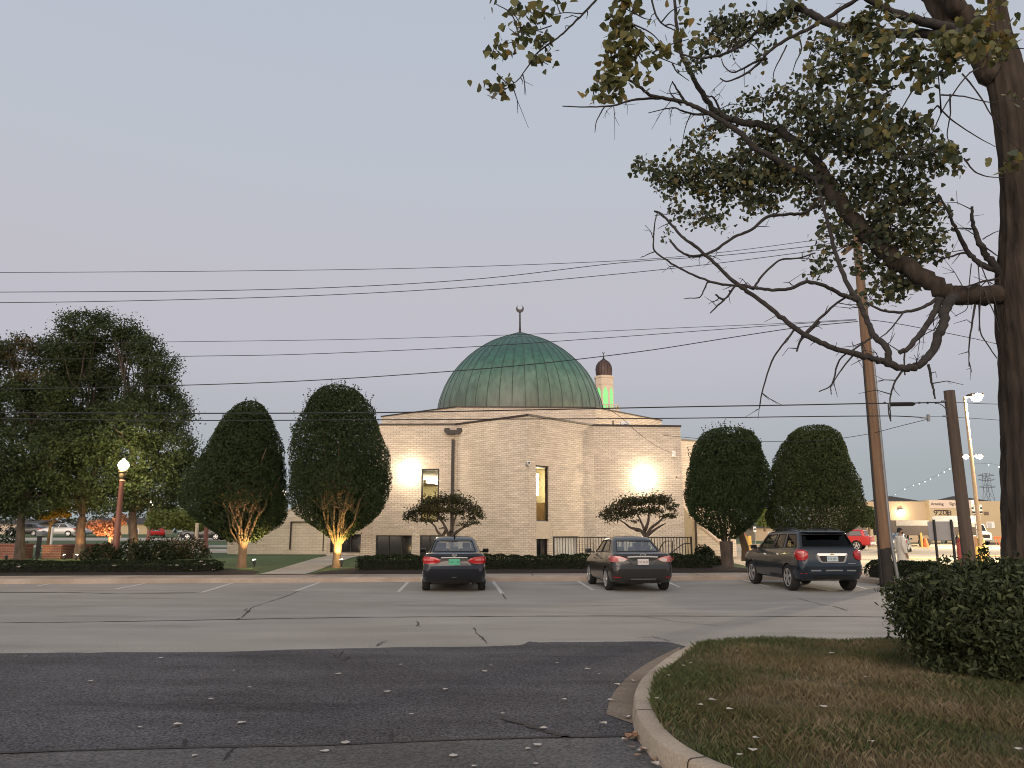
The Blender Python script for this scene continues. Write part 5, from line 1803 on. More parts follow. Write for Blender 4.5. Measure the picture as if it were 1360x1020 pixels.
def branch(name, pts, r0, r1, parent, n=8, m='greybark', wob=0.0, sub=5, power=1.0):
    """pts: (px, py, Y); radii in photo pixels at the two ends."""
    P = branch_pts(pts, sub)
    k = len(P)
    Ys = [p.y for p in P]
    for i in range(1, k - 1):
        w = wob * (r0 + (r1 - r0) * i / k) * Ys[i] / FPX
        P[i] = P[i] + Vector((RND.gauss(0, w), RND.gauss(0, w), RND.gauss(0, w)))
    rad = [pxr(r0 + (r1 - r0) * (i / (k - 1)) ** power, Ys[i]) * RND.uniform(.92, 1.09) for i in range(k)]
    if m != 'cwbark': rad = [q * .86 for q in rad]
    b = MB(); b.tube(P, rad, n)
    o = b.build(name, M[m], parent, smooth=70)
    return o


M['cwbark'] = mat('cottonwood_bark', (0.045, 0.035, 0.028), 0.95, 0.6, 11, 1.0, 22, stretch=(1, 1, 0.16), spec=0.2)
# trunk: lathe-like tube with fissured surface
tp = [(1383, 930, 33 + 14), (1381, 880, 41), (1379, 800, 38), (1377, 700, 37), (1373, 600, 36), (1368, 500, 35), (1362, 420, 35.5), (1358, 370, 33), (1357, 300, 27), (1355, 240, 25), (1349, 180, 25), (1341, 130, 25), (1331, 80, 22), (1326, 40, 15), (1324, 0, 11.5), (1322, -60, 10), (1318, -160, 8), (1312, -330, 4)]
TPs = smoothline([A(x, y, YT) for x, y, r in tp], 8)
rs = np.interp(np.linspace(0, len(tp) - 1, len(TPs)), np.arange(len(tp)), [r for _, _, r in tp]) * YT / FPX
b = MB()
nseg = 64
rows = []
for i, p in enumerate(TPs):
    row = []
    for k in range(nseg + 1):
        t = 2 * PI * (k % nseg) / nseg
        s = p.z
        fis = 0.045 * math.sin(13 * t + 1.2 * math.sin(s * 2.2)) + 0.035 * math.sin(22 * t + 2 * math.sin(s * 3.1 + 1)) + 0.02 * math.sin(s * 14 + 5 * t)
        r = rs[i] * (1 + fis + 0.05 * math.sin(3 * t + s * .6))
        row.append((p.x + r * math.cos(t), p.y + r * math.sin(t), p.z))
    rows.append(row)
b.grid(rows)
trunk = b.build('trunk', M['cwbark'], ct, smooth=180)

BR = []          # every branch polyline, for hanging leaves and twigs on


def limb(pts, r0, r1, name='limb', m='greybark', n=9, wob=0.15, **k):
    BR.append((pts, r0, r1))
    return branch(name, pts, r0, r1, ct, n, m, wob, **k)


Q = YT
limb([(1320, 100, Q), (1298, 70, Q), (1270, 42, Q + .1), (1242, 8, Q + .2), (1215, -40, Q + .3), (1185, -110, Q + .4)], 17, 9, m='cwbark')
limb([(1316, 90, Q), (1300, 55, Q), (1282, 22, Q - .05), (1262, -5, Q - .1), (1235, -50, Q - .1), (1190, -140, Q)], 17, 8, m='cwbark')
limb([(1300, 60, Q), (1270, 42, Q - .1), (1230, 30, Q - .3), (1195, 20, Q - .4), (1160, 3, Q - .5), (1120, -20, Q - .6)], 10, 4)
limb([(1310, 62, Q), (1288, 50, Q - .1), (1255, 45, Q - .2), (1200, 44, Q - .1), (1150, 42, Q), (1110, 34, Q + .2), (1080, 20, Q + .3), (1058, 8, Q + .4), (1035, -8, Q + .5)], 9, 5)
limb([(1080, 20, Q + .3), (1058, 12, Q + .5), (1030, 22, Q + .8), (1005, 42, Q + 1), (985, 60, Q + 1.2), (960, 72, Q + 1.4), (935, 77, Q + 1.5), (915, 75, Q + 1.6), (895, 67, Q + 1.7)], 4.2, 1.2)
limb([(1150, -8, Q), (1120, 10, Q + .2), (1085, 32, Q + .3), (1050, 50, Q + .4), (1022, 68, Q + .5), (1008, 84, Q + .6), (990, 98, Q + .6), (967, 108, Q + .7), (956, 104, Q + .7)], 4, 1)
limb([(1012, 78, Q + .5), (1000, 84, Q + .6), (985, 92, Q + .8), (972, 96, Q + .8), (962, 88, Q + .8), (958, 78, Q + .9)], 2.2, .8, 'branch', n=6)
# the lower main limb
limb([(1352, 388, Q), (1325, 389, Q), (1295, 393, Q + .05), (1265, 391, Q + .1), (1238, 376, Q + .2), (1208, 355, Q + .4), (1185, 344, Q + .6), (1152, 312, Q + .9), (1118, 272, Q + 1.2), (1098, 243, Q + 1.5), (1088, 222, Q + 1.7)], 14, 9.5, m='cwbark', n=14)
limb([(1098, 243, Q + 1.5), (1086, 218, Q + 1.7), (1062, 192, Q + 1.9), (1032, 172, Q + 2.1), (1005, 165, Q + 2.2), (980, 161, Q + 2.3), (957, 152, Q + 2.4), (945, 143, Q + 2.4), (930, 120, Q + 2.3), (916, 95, Q + 2.2), (906, 74, Q + 2.1), (900, 45, Q + 2), (897, 10, Q + 1.9), (893, -30, Q + 1.8)], 7.5, 2.2)
limb([(1105, 250, Q + 1.4), (1086, 240, Q + 1.5), (1060, 227, Q + 1.6), (1030, 211, Q + 1.7), (1000, 194, Q + 1.8), (978, 173, Q + 1.9), (950, 155, Q + 2), (925, 142, Q + 2), (905, 135, Q + 2), (880, 130, Q + 1.9), (862, 126, Q + 1.7), (845, 112, Q + 1.5), (830, 104, Q + 1.3), (815, 102, Q + 1)], 6, 1.6)
limb([(880, 130, Q + 1.9), (858, 131, Q + 1.8), (835, 134, Q + 1.7), (815, 140, Q + 1.6), (785, 142, Q + 1.5), (747, 141, Q + 1.4)], 2.4, .9, 'branch', n=6)
limb([(803, 142, Q + 1.55), (797, 152, Q + 1.5), (792, 162, Q + 1.5), (790, 176, Q + 1.5)], 1.3, .6, 'branch', n=5)
limb([(908, 133, Q + 2), (900, 120, Q + 1.9), (893, 108, Q + 1.8)], 2.6, 1.2, 'branch', n=6)
limb([(950, 150, Q + 2.4), (925, 152, Q + 2.3), (905, 147, Q + 2.2), (893, 143, Q + 2.2), (861, 150, Q + 2.1)], 2.2, .7, 'branch', n=6)
limb([(960, 154, Q + 2.4), (948, 130, Q + 2.4), (940, 128, Q + 2.4), (928, 118, Q + 2.3)], 2, .7, 'branch', n=6)
# the hooked dead limb
limb([(1285, 392, Q + .05), (1265, 396, Q), (1257, 408, Q - .1), (1251, 432, Q - .2), (1244, 455, Q - .25), (1233, 474, Q - .3), (1216, 486, Q - .35), (1196, 489, Q - .4), (1176, 481, Q - .4), (1158, 476, Q - .4), (1130, 468, Q - .4), (1100, 460, Q - .35), (1075, 447, Q - .3), (1050, 432, Q - .2), (1025, 411, Q - .1), (1000, 392, Q), (982, 380, Q), (963, 364, Q + .1), (945, 345, Q + .2), (922, 326, Q + .3), (905, 314, Q + .4), (890, 296, Q + .5), (876, 283, Q + .6), (869, 280, Q + .6)], 9.5, 1.6, power=0.6, n=10)
limb([(1180, 480, Q - .4), (1178, 463, Q - .4), (1162, 447, Q - .3), (1152, 427, Q - .2), (1142, 402, Q - .1), (1130, 385, Q), (1115, 352, Q + .2), (1106, 322, Q + .3), (1098, 290, Q + .4), (1088, 255, Q + .6), (1082, 235, Q + .8)], 5.5, 2)
limb([(1140, 398, Q - .1), (1120, 392, Q - .1), (1100, 382, Q - .2), (1072, 374, Q - .3), (1050, 383, Q - .3), (1030, 385, Q - .2), (1005, 383, Q - .1), (985, 380, Q), (960, 378, Q), (935, 371, Q + .1), (910, 360, Q + .2), (888, 347, Q + .3), (870, 334, Q + .4), (868, 318, Q + .4), (870, 295, Q + .5), (873, 283, Q + .6)], 4, .9, power=.7)
limb([(870, 334, Q + .4), (860, 338, Q + .4), (851, 342, Q + .4)], 1.0, .6, 'branch', n=5)
limb([(940, 373, Q), (935, 385, Q), (929, 395, Q), (915, 396, Q), (908, 397, Q)], 1.4, .6, 'branch', n=5)
limb([(1002, 384, Q), (980, 378, Q), (962, 397, Q), (950, 391, Q)], 2.4, 1.4, 'branch', n=6)
limb([(962, 398, Q), (952, 407, Q), (943, 416, Q)], 1.8, 1.0, 'branch', n=6)
limb([(1000, 384, Q), (1012, 367, Q), (1035, 346, Q + .1), (1060, 343, Q + .2), (1082, 336, Q + .3)], 2.2, 1.0, 'branch', n=6)
limb([(890, 320, Q + .4), (905, 335, Q + .3), (925, 340, Q + .3), (950, 332, Q + .5), (975, 315, Q + .7), (998, 305, Q + .9), (1020, 288, Q + 1.1), (1045, 285, Q + 1.3), (1068, 283, Q + 1.4), (1085, 270, Q + 1.4)], 1.8, 3, 'branch', n=6)
limb([(1150, 402, Q - .1), (1175, 413, Q - .1), (1205, 414, Q - .05), (1228, 407, Q), (1246, 396, Q + .1)], 1.6, 3.2, 'branch', n=7)
limb([(1250, 398, Q + .05), (1238, 420, Q - .1), (1222, 445, Q - .2), (1205, 463, Q - .3), (1194, 469, Q - .3)], 5.5, 3.4)
limb([(1202, 466, Q - .3), (1201, 480, Q - .35), (1202, 498, Q - .4)], 1.6, 1.2, 'branch', n=6)
limb([(1198, 493, Q - .4), (1190, 505, Q - .4), (1184, 520, Q - .4), (1182, 535, Q - .45), (1183, 556, Q - .45)], 1.8, .8, 'branch', n=6)
limb([(1233, 484, Q - .3), (1236, 500, Q - .3), (1240, 518, Q - .3), (1242, 530, Q - .3)], 2.2, 1.2, 'branch', n=6)
limb([(1160, 447, Q - .3), (1140, 460, Q - .3), (1115, 478, Q - .3), (1105, 510, Q - .3), (1088, 520, Q - .3)], 1.8, .9, 'branch', n=6)
limb([(1135, 470, Q - .4), (1118, 490, Q - .4), (1103, 514, Q - .4)], 1.6, .7, 'branch', n=6)
limb([(1057, 436, Q - .2), (1042, 455, Q - .2), (1025, 480, Q - .2), (1012, 522, Q - .2), (1009, 541, Q - .2)], 2, .8, 'branch', n=6)
limb([(1088, 428, Q), (1065, 450, Q - .1), (1058, 467, Q - .1)], 2.4, 1.2, 'branch', n=6)
limb([(1065, 448, Q - .1), (1090, 422, Q), (1112, 402, Q), (1132, 390, Q)], 2.4, 1.6, 'branch', n=6)
limb([(1200, 415, Q - .1), (1180, 440, Q - .2), (1163, 452, Q - .3)], 1.4, .8, 'branch', n=5)
# dead stubs beside the trunk
limb([(1340, 362, Q), (1322, 358, Q), (1302, 350, Q), (1286, 336, Q), (1276, 316, Q - .1), (1266, 297, Q - .2), (1258, 278, Q - .3), (1246, 258, Q - .3)], 5.5, 1.5)
limb([(1328, 362, Q), (1312, 342, Q - .05), (1303, 326, Q - .1), (1296, 310, Q - .1), (1291, 292, Q - .15), (1291, 274, Q - .2)], 6.5, 2.0)
limb([(1284, 336, Q), (1276, 336, Q), (1262, 341, Q), (1250, 342, Q), (1235, 338, Q)], 2, 1, 'branch', n=6)
limb([(1305, 326, Q - .1), (1318, 335, Q - .2), (1325, 340, Q - .2)], 1.4, .8, 'branch', n=6)
limb([(1305, 318, Q - .1), (1318, 310, Q - .2), (1328, 306, Q - .2)], 1.0, .6, 'branch', n=5)
limb([(1326, 370, Q), (1305, 374, Q - .1), (1285, 380, Q - .1), (1273, 380, Q - .1)], 2.2, 1, 'branch', n=6)
for pts in ([(1295, 405, Q), (1291, 430, Q - .1), (1287, 460, Q - .1), (1287, 487, Q - .1)], [(1300, 404, Q), (1302, 440, Q - .2), (1310, 455, Q - .2), (1324, 476, Q - .2)], [(1310, 395, Q - .1), (1320, 415, Q - .25), (1327, 440, Q - .3)]):
    limb(pts, 2.0 if pts[0][0] == 1295 else 1.1, .8, 'branch', n=6)
for pts in ([(1290, 350, Q - .3), (1286, 390, Q - .3), (1284, 410, Q - .3), (1268, 420, Q - .3)], [(1299, 352, Q - .3), (1302, 395, Q - .4), (1300, 440, Q - .4)], [(1302, 350, Q - .3), (1320, 395, Q - .4), (1327, 430, Q - .4)]):
    limb(pts, 0.9, .6, 'branch', n=5)
# near limb high above the frame that carries the hanging leafy twig on the left
limb([(1322, -60, Q), (1230, -150, Q - .4), (1100, -190, Q - .9), (980, -150, Q - 1.4), (900, -110, Q - 1.8), (850, -60, Q - 2)], 9, 3)
limb([(900, -110, Q - 1.8), (840, -50, Q - 2), (795, -4, Q - 2), (775, 18, Q - 2), (752, 40, Q - 2), (733, 56, Q - 2), (714, 70, Q - 2), (700, 90, Q - 2), (688, 106, Q - 2), (672, 118, Q - 2)], 2.6, .8, 'branch', n=6)
limb([(733, 34, Q - 2), (715, 40, Q - 2), (695, 46, Q - 2), (680, 56, Q - 2), (662, 60, Q - 2)], 1.1, .6, 'branch', n=5)
limb([(775, 18, Q - 2), (750, 17, Q - 2), (735, 20, Q - 2)], 1.1, .6, 'branch', n=5)
limb([(858, -60, Q - 1.8), (850, -20, Q - 1.9), (842, 8, Q - 2), (836, 30, Q - 2.1)], 3, 1.6, 'branch', n=6)
limb([(860, -40, Q - 1.6), (868, 10, Q - 1.6), (878, 30, Q - 1.6), (895, 40, Q - 1.5)], 2, 1, 'branch', n=6)
# whippy twigs in the open sky between trunk and foliage
for pts in ([(1300, 90, Q - .6), (1285, 100, Q - .7), (1262, 130, Q - .8), (1250, 150, Q - .9), (1236, 180, Q - .9), (1215, 205, Q - .9), (1198, 213, Q - .9)],
            [(1278, 98, Q - .6), (1300, 125, Q - .7), (1315, 150, Q - .7), (1340, 185, Q - .7), (1358, 203, Q - .7)], [(1262, 125, Q - .7), (1262, 150, Q - .7), (1258, 180, Q - .7), (1265, 195, Q - .7)],
            [(1250, 126, Q - .7), (1280, 128, Q - .7), (1315, 136, Q - .7), (1345, 133, Q - .7)], [(1245, 140, Q - .7), (1265, 160, Q - .7), (1295, 180, Q - .7), (1322, 195, Q - .7)],
            [(1280, 210, Q - .7), (1295, 228, Q - .7), (1315, 235, Q - .7), (1338, 236, Q - .7)], [(1195, 112, Q - .6), (1175, 128, Q - .6), (1165, 150, Q - .6)], [(1212, 120, Q - .6), (1200, 140, Q - .6), (1190, 160, Q - .6)],
            [(1045, 60, Q + .4), (1036, 78, Q + .4), (1028, 95, Q + .4), (1027, 108, Q + .4)], [(1062, 52, Q + .4), (1064, 66, Q + .4), (1056, 85, Q + .4), (1053, 95, Q + .4)], [(1085, 42, Q + .4), (1078, 65, Q + .4), (1070, 92, Q + .4)],
            [(1345, 65, Q - .8), (1352, 64, Q - .8), (1372, 66, Q - .8)], [(905, 140, Q + 2), (890, 122, Q + 2), (893, 108, Q + 2)], [(866, 70, Q - 1.5), (880, 78, Q - 1.4), (905, 88, Q - 1.3)], [(893, 85, Q + 1.5), (900, 96, Q + 1.9), (915, 107, Q + 2.1)]):
    limb(pts, 1.5, .6, 'branch', n=5)

# leaves: each clump is (px, py, rx, ry, distance, how many, leaf length, yellowing)
CL = []
for c in [(855, 218, 18, 16, 12.2, 60), (880, 232, 30, 18, 12.2, 150), (905, 245, 35, 24, 12.1, 230), (935, 232, 38, 28, 12, 330), (960, 250, 45, 26, 11.9, 320), (985, 225, 40, 36, 11.8, 400), (1015, 245, 45, 30, 11.7, 380), (1045, 230, 40, 36, 11.5, 380),
          (1075, 250, 40, 40, 11.2, 330), (930, 190, 26, 12, 12.2, 80), (905, 200, 20, 10, 12.2, 50), (945, 175, 18, 12, 12.1, 60), (975, 160, 30, 16, 12.0, 120), (1005, 195, 36, 24, 12.0, 220), (1035, 180, 40, 26, 11.8, 260), (925, 283, 26, 10, 12.2, 70), (950, 294, 22, 8, 12.2, 80), (1010, 275, 32, 14, 11.8, 120), (895, 288, 12, 12, 12.0, 24), (890, 310, 8, 8, 12.0, 12),
          (1080, 190, 40, 36, 11.2, 260), (1110, 180, 40, 36, 10.8, 250), (1140, 190, 40, 40, 10.6, 260), (1170, 190, 44, 40, 10.3, 270), (1205, 215, 44, 36, 10.1, 240), (1235, 205, 32, 28, 10.0, 150), (1262, 215, 18, 22, 10, 60),
          (1130, 245, 45, 40, 10.8, 280), (1170, 255, 48, 45, 10.4, 320), (1210, 265, 42, 40, 10.2, 260), (1245, 275, 22, 28, 10, 70), (1140, 300, 45, 36, 10.6, 220), (1185, 305, 45, 40, 10.2, 300), (1220, 320, 36, 32, 10.1, 190), (1160, 345, 40, 26, 10.3, 140), (1200, 350, 32, 24, 10.1, 140), (1180, 375, 34, 16, 10.1, 110), (1205, 382, 20, 12, 10, 50),
          (1100, 310, 24, 26, 10.6, 70), (1092, 345, 20, 18, 10.6, 50), (1083, 360, 14, 12, 10.6, 26), (1155, 395, 18, 8, 10.1, 26), (1180, 398, 18, 8, 10, 26), (1245, 312, 18, 18, 10, 40), (1240, 338, 16, 10, 10, 20),
          (1060, 150, 34, 22, 11.2, 120), (1095, 145, 36, 22, 10.8, 120), (1020, 130, 26, 18, 11.5, 90), (1045, 115, 30, 20, 11.4, 70), (985, 140, 20, 14, 12, 50), (1075, 120, 24, 22, 11, 60),
          (950, 40, 22, 16, 11, 90), (968, 30, 24, 16, 11, 90), (985, 42, 18, 16, 11, 80), (938, 60, 20, 12, 11, 60), (925, 78, 20, 10, 11.2, 40), (925, 92, 16, 6, 11.2, 20), (975, 60, 20, 12, 11, 50), (1000, 20, 20, 16, 10.8, 40), (1010, 75, 14, 10, 10.6, 24), (1012, 50, 20, 10, 10.6, 24)]:
    CL.append((*c, 0.085, 0.06))
for c in [(1150, 30, 16, 18, 9.3, 60), (1135, 40, 14, 18, 9.3, 60), (1170, 55, 22, 14, 9.0, 50), (1020, 30, 22, 14, 10.2, 60), (1050, 20, 26, 14, 10, 60), (1090, 65, 30, 14, 9.6, 50), (1120, 75, 30, 18, 9.3, 70), (1100, 100, 30, 18, 9.6, 70), (1140, 105, 30, 20, 9.2, 70), (1160, 145, 26, 20, 9.4, 60), (1190, 165, 30, 18, 9.2, 70), (1215, 172, 20, 14, 9.2, 36), (1125, 150, 30, 20, 9.8, 70)]:
    CL.append((*c, 0.09, 0.25))
for c in [(1180, 75, 34, 22, 8.2, 44), (1215, 80, 34, 22, 8.0, 48), (1245, 85, 30, 20, 8.0, 44), (1230, 105, 26, 12, 8.0, 24), (1150, 85, 26, 18, 8.3, 26), (1132, 130, 20, 22, 8.3, 30), (1165, 110, 22, 16, 8.2, 20), (1170, 175, 26, 22, 8.2, 34), (1190, 190, 20, 14, 8.2, 16), (1240, 160, 12, 12, 8.3, 6), (1250, 200, 12, 12, 8.2, 10), (1270, 203, 10, 9, 8.2, 6), (1205, 55, 16, 8, 8.1, 8), (1110, 55, 26, 18, 8.4, 18), (1085, 90, 24, 16, 8.5, 14), (1060, 30, 24, 14, 8.6, 14), (1140, 70, 26, 20, 8.3, 20), (1165, 20, 20, 14, 8.2, 14), (1195, 25, 20, 14, 8.0, 14), (1100, 125, 24, 18, 8.6, 12), (1235, 60, 26, 14, 7.9, 16)]:
    CL.append((*c, 0.095, 0.5))
for c in [(1270, 55, 30, 16, 7.6, 30), (1300, 45, 26, 22, 7.5, 34), (1290, 70, 34, 18, 7.4, 36), (1325, 60, 24, 18, 7.5, 26), (1315, 20, 16, 16, 7.6, 14), (1260, 72, 22, 14, 7.6, 18), (1330, 78, 14, 12, 7.5, 8), (1358, 128, 8, 12, 7.6, 5), (1338, 218, 16, 5, 7.8, 7), (1320, 228, 6, 6, 7.8, 2), (1350, 33, 10, 6, 7.8, 2), (1255, 50, 22, 6, 7.8, 10)]:
    CL.append((*c, 0.095, 0.9))
for c in [(823, 40, 16, 22, 7.4, 34), (835, 62, 22, 22, 7.4, 44), (820, 80, 22, 18, 7.4, 38), (845, 95, 20, 10, 7.4, 18), (800, 112, 28, 16, 7.4, 32), (820, 122, 18, 10, 7.4, 14), (793, 128, 10, 10, 7.4, 8), (862, 95, 8, 12, 7.4, 8), (825, 5, 18, 10, 7.4, 16), (805, 55, 10, 20, 7.4, 8), (866, 26, 8, 6, 7.5, 3), (882, 62, 12, 10, 7.5, 8), (872, 65, 10, 10, 7.5, 5), (905, 40, 22, 10, 7.6, 9), (905, 8, 6, 6, 7.5, 2), (915, 52, 6, 8, 7.6, 3), (848, 0, 12, 6, 7.5, 5), (878, 0, 6, 4, 7.5, 2)]:
    CL.append((*c, 0.098, 1.0))
for c in [(722, 18, 14, 9, 7.5, 14), (708, 20, 10, 8, 7.5, 8), (702, 38, 14, 10, 7.5, 9), (722, 60, 12, 10, 7.5, 13), (715, 75, 12, 8, 7.5, 9), (712, 45, 10, 8, 7.5, 5), (680, 55, 10, 8, 7.5, 5), (660, 62, 9, 6, 7.5, 9), (655, 68, 4, 4, 7.5, 3), (690, 40, 8, 8, 7.5, 4), (676, 38, 10, 6, 7.5, 4), (680, 14, 16, 8, 7.5, 7), (658, 5, 10, 6, 7.5, 3), (740, 4, 14, 6, 7.5, 6), (676, 105, 6, 10, 7.5, 5), (664, 122, 6, 10, 7.5, 6), (650, 118, 5, 12, 7.5, 6), (660, 97, 10, 4, 7.5, 2), (690, 66, 10, 5, 7.5, 5), (728, 86, 5, 6, 7.5, 3)]:
    CL.append((*c, 0.092, 0.75))
st = np.random.default_rng(5)
PG, SG, PY_, SY = [], [], [], []
tw = MB()
for (x, y, rx, ry, Y, n, sz, yel) in CL:
    c = np.array(A(x, y, Y))
    ax_, az_ = rx * Y / FPX, ry * Y / FPX
    far = sz < 0.088
    if far:
        n, sz, rx, ry = int(n * 1.2), 0.088, rx * 1.25, ry * 1.18
        if x > 1075 and y > 225: Y -= 0.35
    else:
        n, sz = int(n * 1.5 + 1), sz * 1.10
    # leaves gather in small bunches on twigs inside each clump
    nb = max(1, int(n / (7 if far else 5)))
    left = n
    for k in range(nb):
        q = st.normal(size=3); q /= max(1.0, np.linalg.norm(q) / 1.0) * 1.0
        q = q * np.array([ax_, max(ax_, az_) * 0.9, az_]) * 0.72
        bc_ = c + q
        m = max(1, int(round(n / nb)))
        pts = bc_ + st.normal(size=(m, 3)) * np.array([0.085, 0.085, 0.075]) * (1.0 if far else 0.75)
        s = st.uniform(sz * .62, sz * 1.15, m)
        yy = st.uniform(size=m) < yel
        PG.append(pts[~yy]); SG.append(s[~yy]); PY_.append(pts[yy]); SY.append(s[yy])
        if n > 8 and st.uniform() < 0.5:
            e = Vector(bc_)
            cc = Vector(c + st.normal(size=3) * 0.03)
            mid = cc.lerp(e, 0.5) + Vector((0, 0, 0.04))
            tw.tube([cc, mid, e, e + (e - mid) * 0.25], [0.0065, 0.005, 0.003, 0.002], 4, cap=False)
PG, SG, PY_, SY = np.concatenate(PG), np.concatenate(SG), np.concatenate(PY_), np.concatenate(SY)
VG, k8 = leaves_V(PG, SG, 'heart', droop=0.7)
VY, _ = leaves_V(PY_, SY, 'heart', droop=0.7)
mi = np.r_[np.zeros(len(PG), int), np.ones(len(PY_), int)]
fast_mesh('leaves', np.concatenate([VG, VY]), 8, None, ct, [M['cotton'], M['cottonyel']], mi)
# clump twigs tied back to the nearest limb
allp = [p for pts, r0, r1 in BR for p in branch_pts(pts, 3)]
AP = np.array([tuple(p) for p in allp])
for (x, y, rx, ry, Y, n, sz, yel) in CL:
    c = np.array(A(x, y, Y))
    d = np.linalg.norm(AP - c, axis=1)
    a = Vector(AP[int(d.argmin())]); e = Vector(c)
    L_ = (e - a).length
    if L_ < 0.04 or L_ > 0.75: continue
    mid = a.lerp(e, 0.5) + Vector((RND.gauss(0, .06), RND.gauss(0, .06), RND.gauss(.02, .06))) * min(1, L_)
    r = min(0.016, 0.007 + 0.006 * L_)
    tw.tube(smoothline([a, mid, e], 4), np.linspace(r, r * .45, 9), 5, cap=False)
for pts, r0, r1 in BR:
    if r0 < 1.8: continue
    P = branch_pts(pts, 4)
    L_ = sum((P[i + 1] - P[i]).length for i in range(len(P) - 1))
    for _ in range(int(L_ * 3.2) + 1):
        i = RND.randrange(2, len(P) - 1)
        d = (P[i] - P[i - 1]).normalized()
        v = Vector((RND.gauss(0, 1), RND.gauss(0, 1), RND.gauss(-.1, 1)))
        v = (v - d * v.dot(d)).normalized() * RND.uniform(.4, 1) + d * RND.uniform(.1, .7)
        l = RND.uniform(.08, .42) * (1.3 if RND.random() < .2 else 1)
        a = P[i]; m1 = a + v * l * .5 + Vector((RND.gauss(0, .02), RND.gauss(0, .02), RND.gauss(0, .02))); e = a + v * l + Vector((0, 0, RND.uniform(-.25, .1) * l))
        tw.tube([a, m1, e], [0.0075, 0.005, 0.0025], 4, cap=False)
        if l > .25:
            for _k in range(2):
                w_ = v.lerp(Vector((RND.gauss(0, 1), RND.gauss(0, 1), RND.gauss(0, 1))), .6) * l * .4
                tw.tube([m1, m1 + w_], [0.004, 0.002], 4, cap=False)
tw.build('twigs', M['greybark'], ct)
# ------------------------------------------------------------------ poles and wires
YP = 23.6
pb = A(1179, 770, YP); pb.z = 0.13
up = thing('utility_pole', 'tall brown wooden utility pole with a grey cable guard beside the parked vehicle', 'utility pole', pb)
up['label'] = 'tall brown wooden utility pole with a grey cable guard beside the parked vehicle'
pt = A(1143, 330, YP)
zt = pt.z + 0.8
M['polewood2'] = mat('weathered_pole_wood', (0.19, 0.115, 0.07), 0.9, 0.3, 10, 0.4, 30, stretch=(1, 1, 0.05), var2=0.25, scale2=1.2)
b = MB()
x0 = pb.x - 0.03
topx = x0 + 0.02
b.tube([(x0, YP, 0.0), (x0, YP, 0.8), (x0, YP, 3), (x0 + .01, YP, 7), (topx, YP, zt)], [0.20, 0.182, 0.17, 0.15, 0.125], 18)
b.build('post', M['polewood2'], up, smooth=60)
b = MB()
b.tube([(x0, YP, 0.0), (x0, YP, 0.95), (x0 + 0.002, YP, 1.15)], [0.203, 0.187, 0.18], 18)
b.build('tarred_foot', mat('creosote', (0.02, 0.016, 0.014), 0.8, 0.3, 8), up, smooth=60)
# grey U-guard spreading at the foot
b = MB()
b.tube([(x0 + 0.32, YP - 0.05, 0.12), (x0 + 0.20, YP - 0.06, 1.35), (x0 + 0.185, YP - 0.06, 2.5), (x0 + 0.17, YP - 0.05, 7.2)], [0.055, 0.055, 0.05, 0.045], 8)
b.build('cable_guard', M['steel'], up, smooth=60)
b = MB()
b.tube([(x0 - 0.19, YP - 0.08, 0.1), (x0 - 0.18, YP - 0.08, 4), (x0 - 0.15, YP - 0.06, 7.5)], 0.028, 7)
b.build('ground_cable', M['wire'], up)
b = MB(); b.box(topx - 0.06, topx + 0.06, YP - 1.1, YP + 1.1, zt - 0.62, zt - 0.5)
b.build('crossarm', M['polewood2'], up)

YS = 21.9
s0, s1 = A(1289, 775, YS), A(1260.5, 519, YS)
sp2 = thing('stub_pole', 'short grey-brown wooden stub pole cut flat on top beside the parking lot lamps', 'utility pole', (s0.x, YS, 0.14))
M['stubwood'] = mat('grey_stub_wood', (0.085, 0.062, 0.048), 0.95, 0.35, 10, 0.6, 30, stretch=(1, 1, 0.06))
sx = s1.x
b = MB(); b.tube([(s1.x + 0.05, YS, 0.05), (s1.x + .02, YS, 3), (s1.x, YS, s1.z)], [0.175, 0.160, 0.147], 16)
b.build('post', M['stubwood'], sp2, smooth=60)
b = MB()
for yy in (533, 553):
    p = A(1260, yy, YS)
    b.tube([(s1.x - 0.13, YS - 0.02, p.z), (s1.x - 0.27, YS - 0.02, p.z)], 0.025, 6)
b.build('eye_bolt', M['steel'], sp2)


def wire(label, pts, Y0, Y1, r=0.012, name='overhead_wire', group='overhead wires across the sky', name_part=None):
    """pts: photo points along the wire; distance goes from Y0 (first) to Y1 (last)."""
    n = len(pts)
    P = []
    X0, X1 = pts[0][0], pts[-1][0]
    for x, y in pts:
        t = (x - X0) / (X1 - X0)
        P.append(A(x, y, Y0 + (Y1 - Y0) * t))
    b = MB(); b.tube(smoothline(P, 6), r, 5)
    o = b.build(name, M['wire'])
    tag(o, label, 'wire', group)
    return o


PX = 1140
wire('highest of the three upper wires, nearly level on the left and rising to the tree', [(-330, 363), (0, 362), (300, 360), (560, 356), (820, 346.5), (950, 336), (1060, 322), (1134, 312)], 22.5, YP - 0.9, 0.0095)
wire('middle wire of the upper three, sagging below the highest one', [(-330, 390), (0, 388), (250, 386.5), (450, 381.5), (640, 370), (820, 349.5), (950, 340), (1060, 329), (1134, 319)], 22.5, YP, 0.012)
wire('lowest wire of the upper three', [(-330, 403), (0, 402), (200, 399), (420, 392.5), (620, 381.5), (820, 364), (950, 350), (1060, 336), (1136, 326)], 22.5, YP + 0.9, 0.012)
wire('thin wire passing just above the dome tip beneath the upper three', [(-330, 458), (0, 456), (230, 454), (480, 450.5), (700, 444), (900, 435.5), (1040, 429.5), (1137, 424)], 22.6, YP - 0.25, 0.0085)
wire('thin wire passing behind the crescent and dome shoulder', [(-330, 482), (0, 478.5), (230, 473.5), (400, 470.5), (620, 461), (800, 449), (950, 438), (1060, 430), (1138, 425)], 22.6, YP - 0.2, 0.0105)
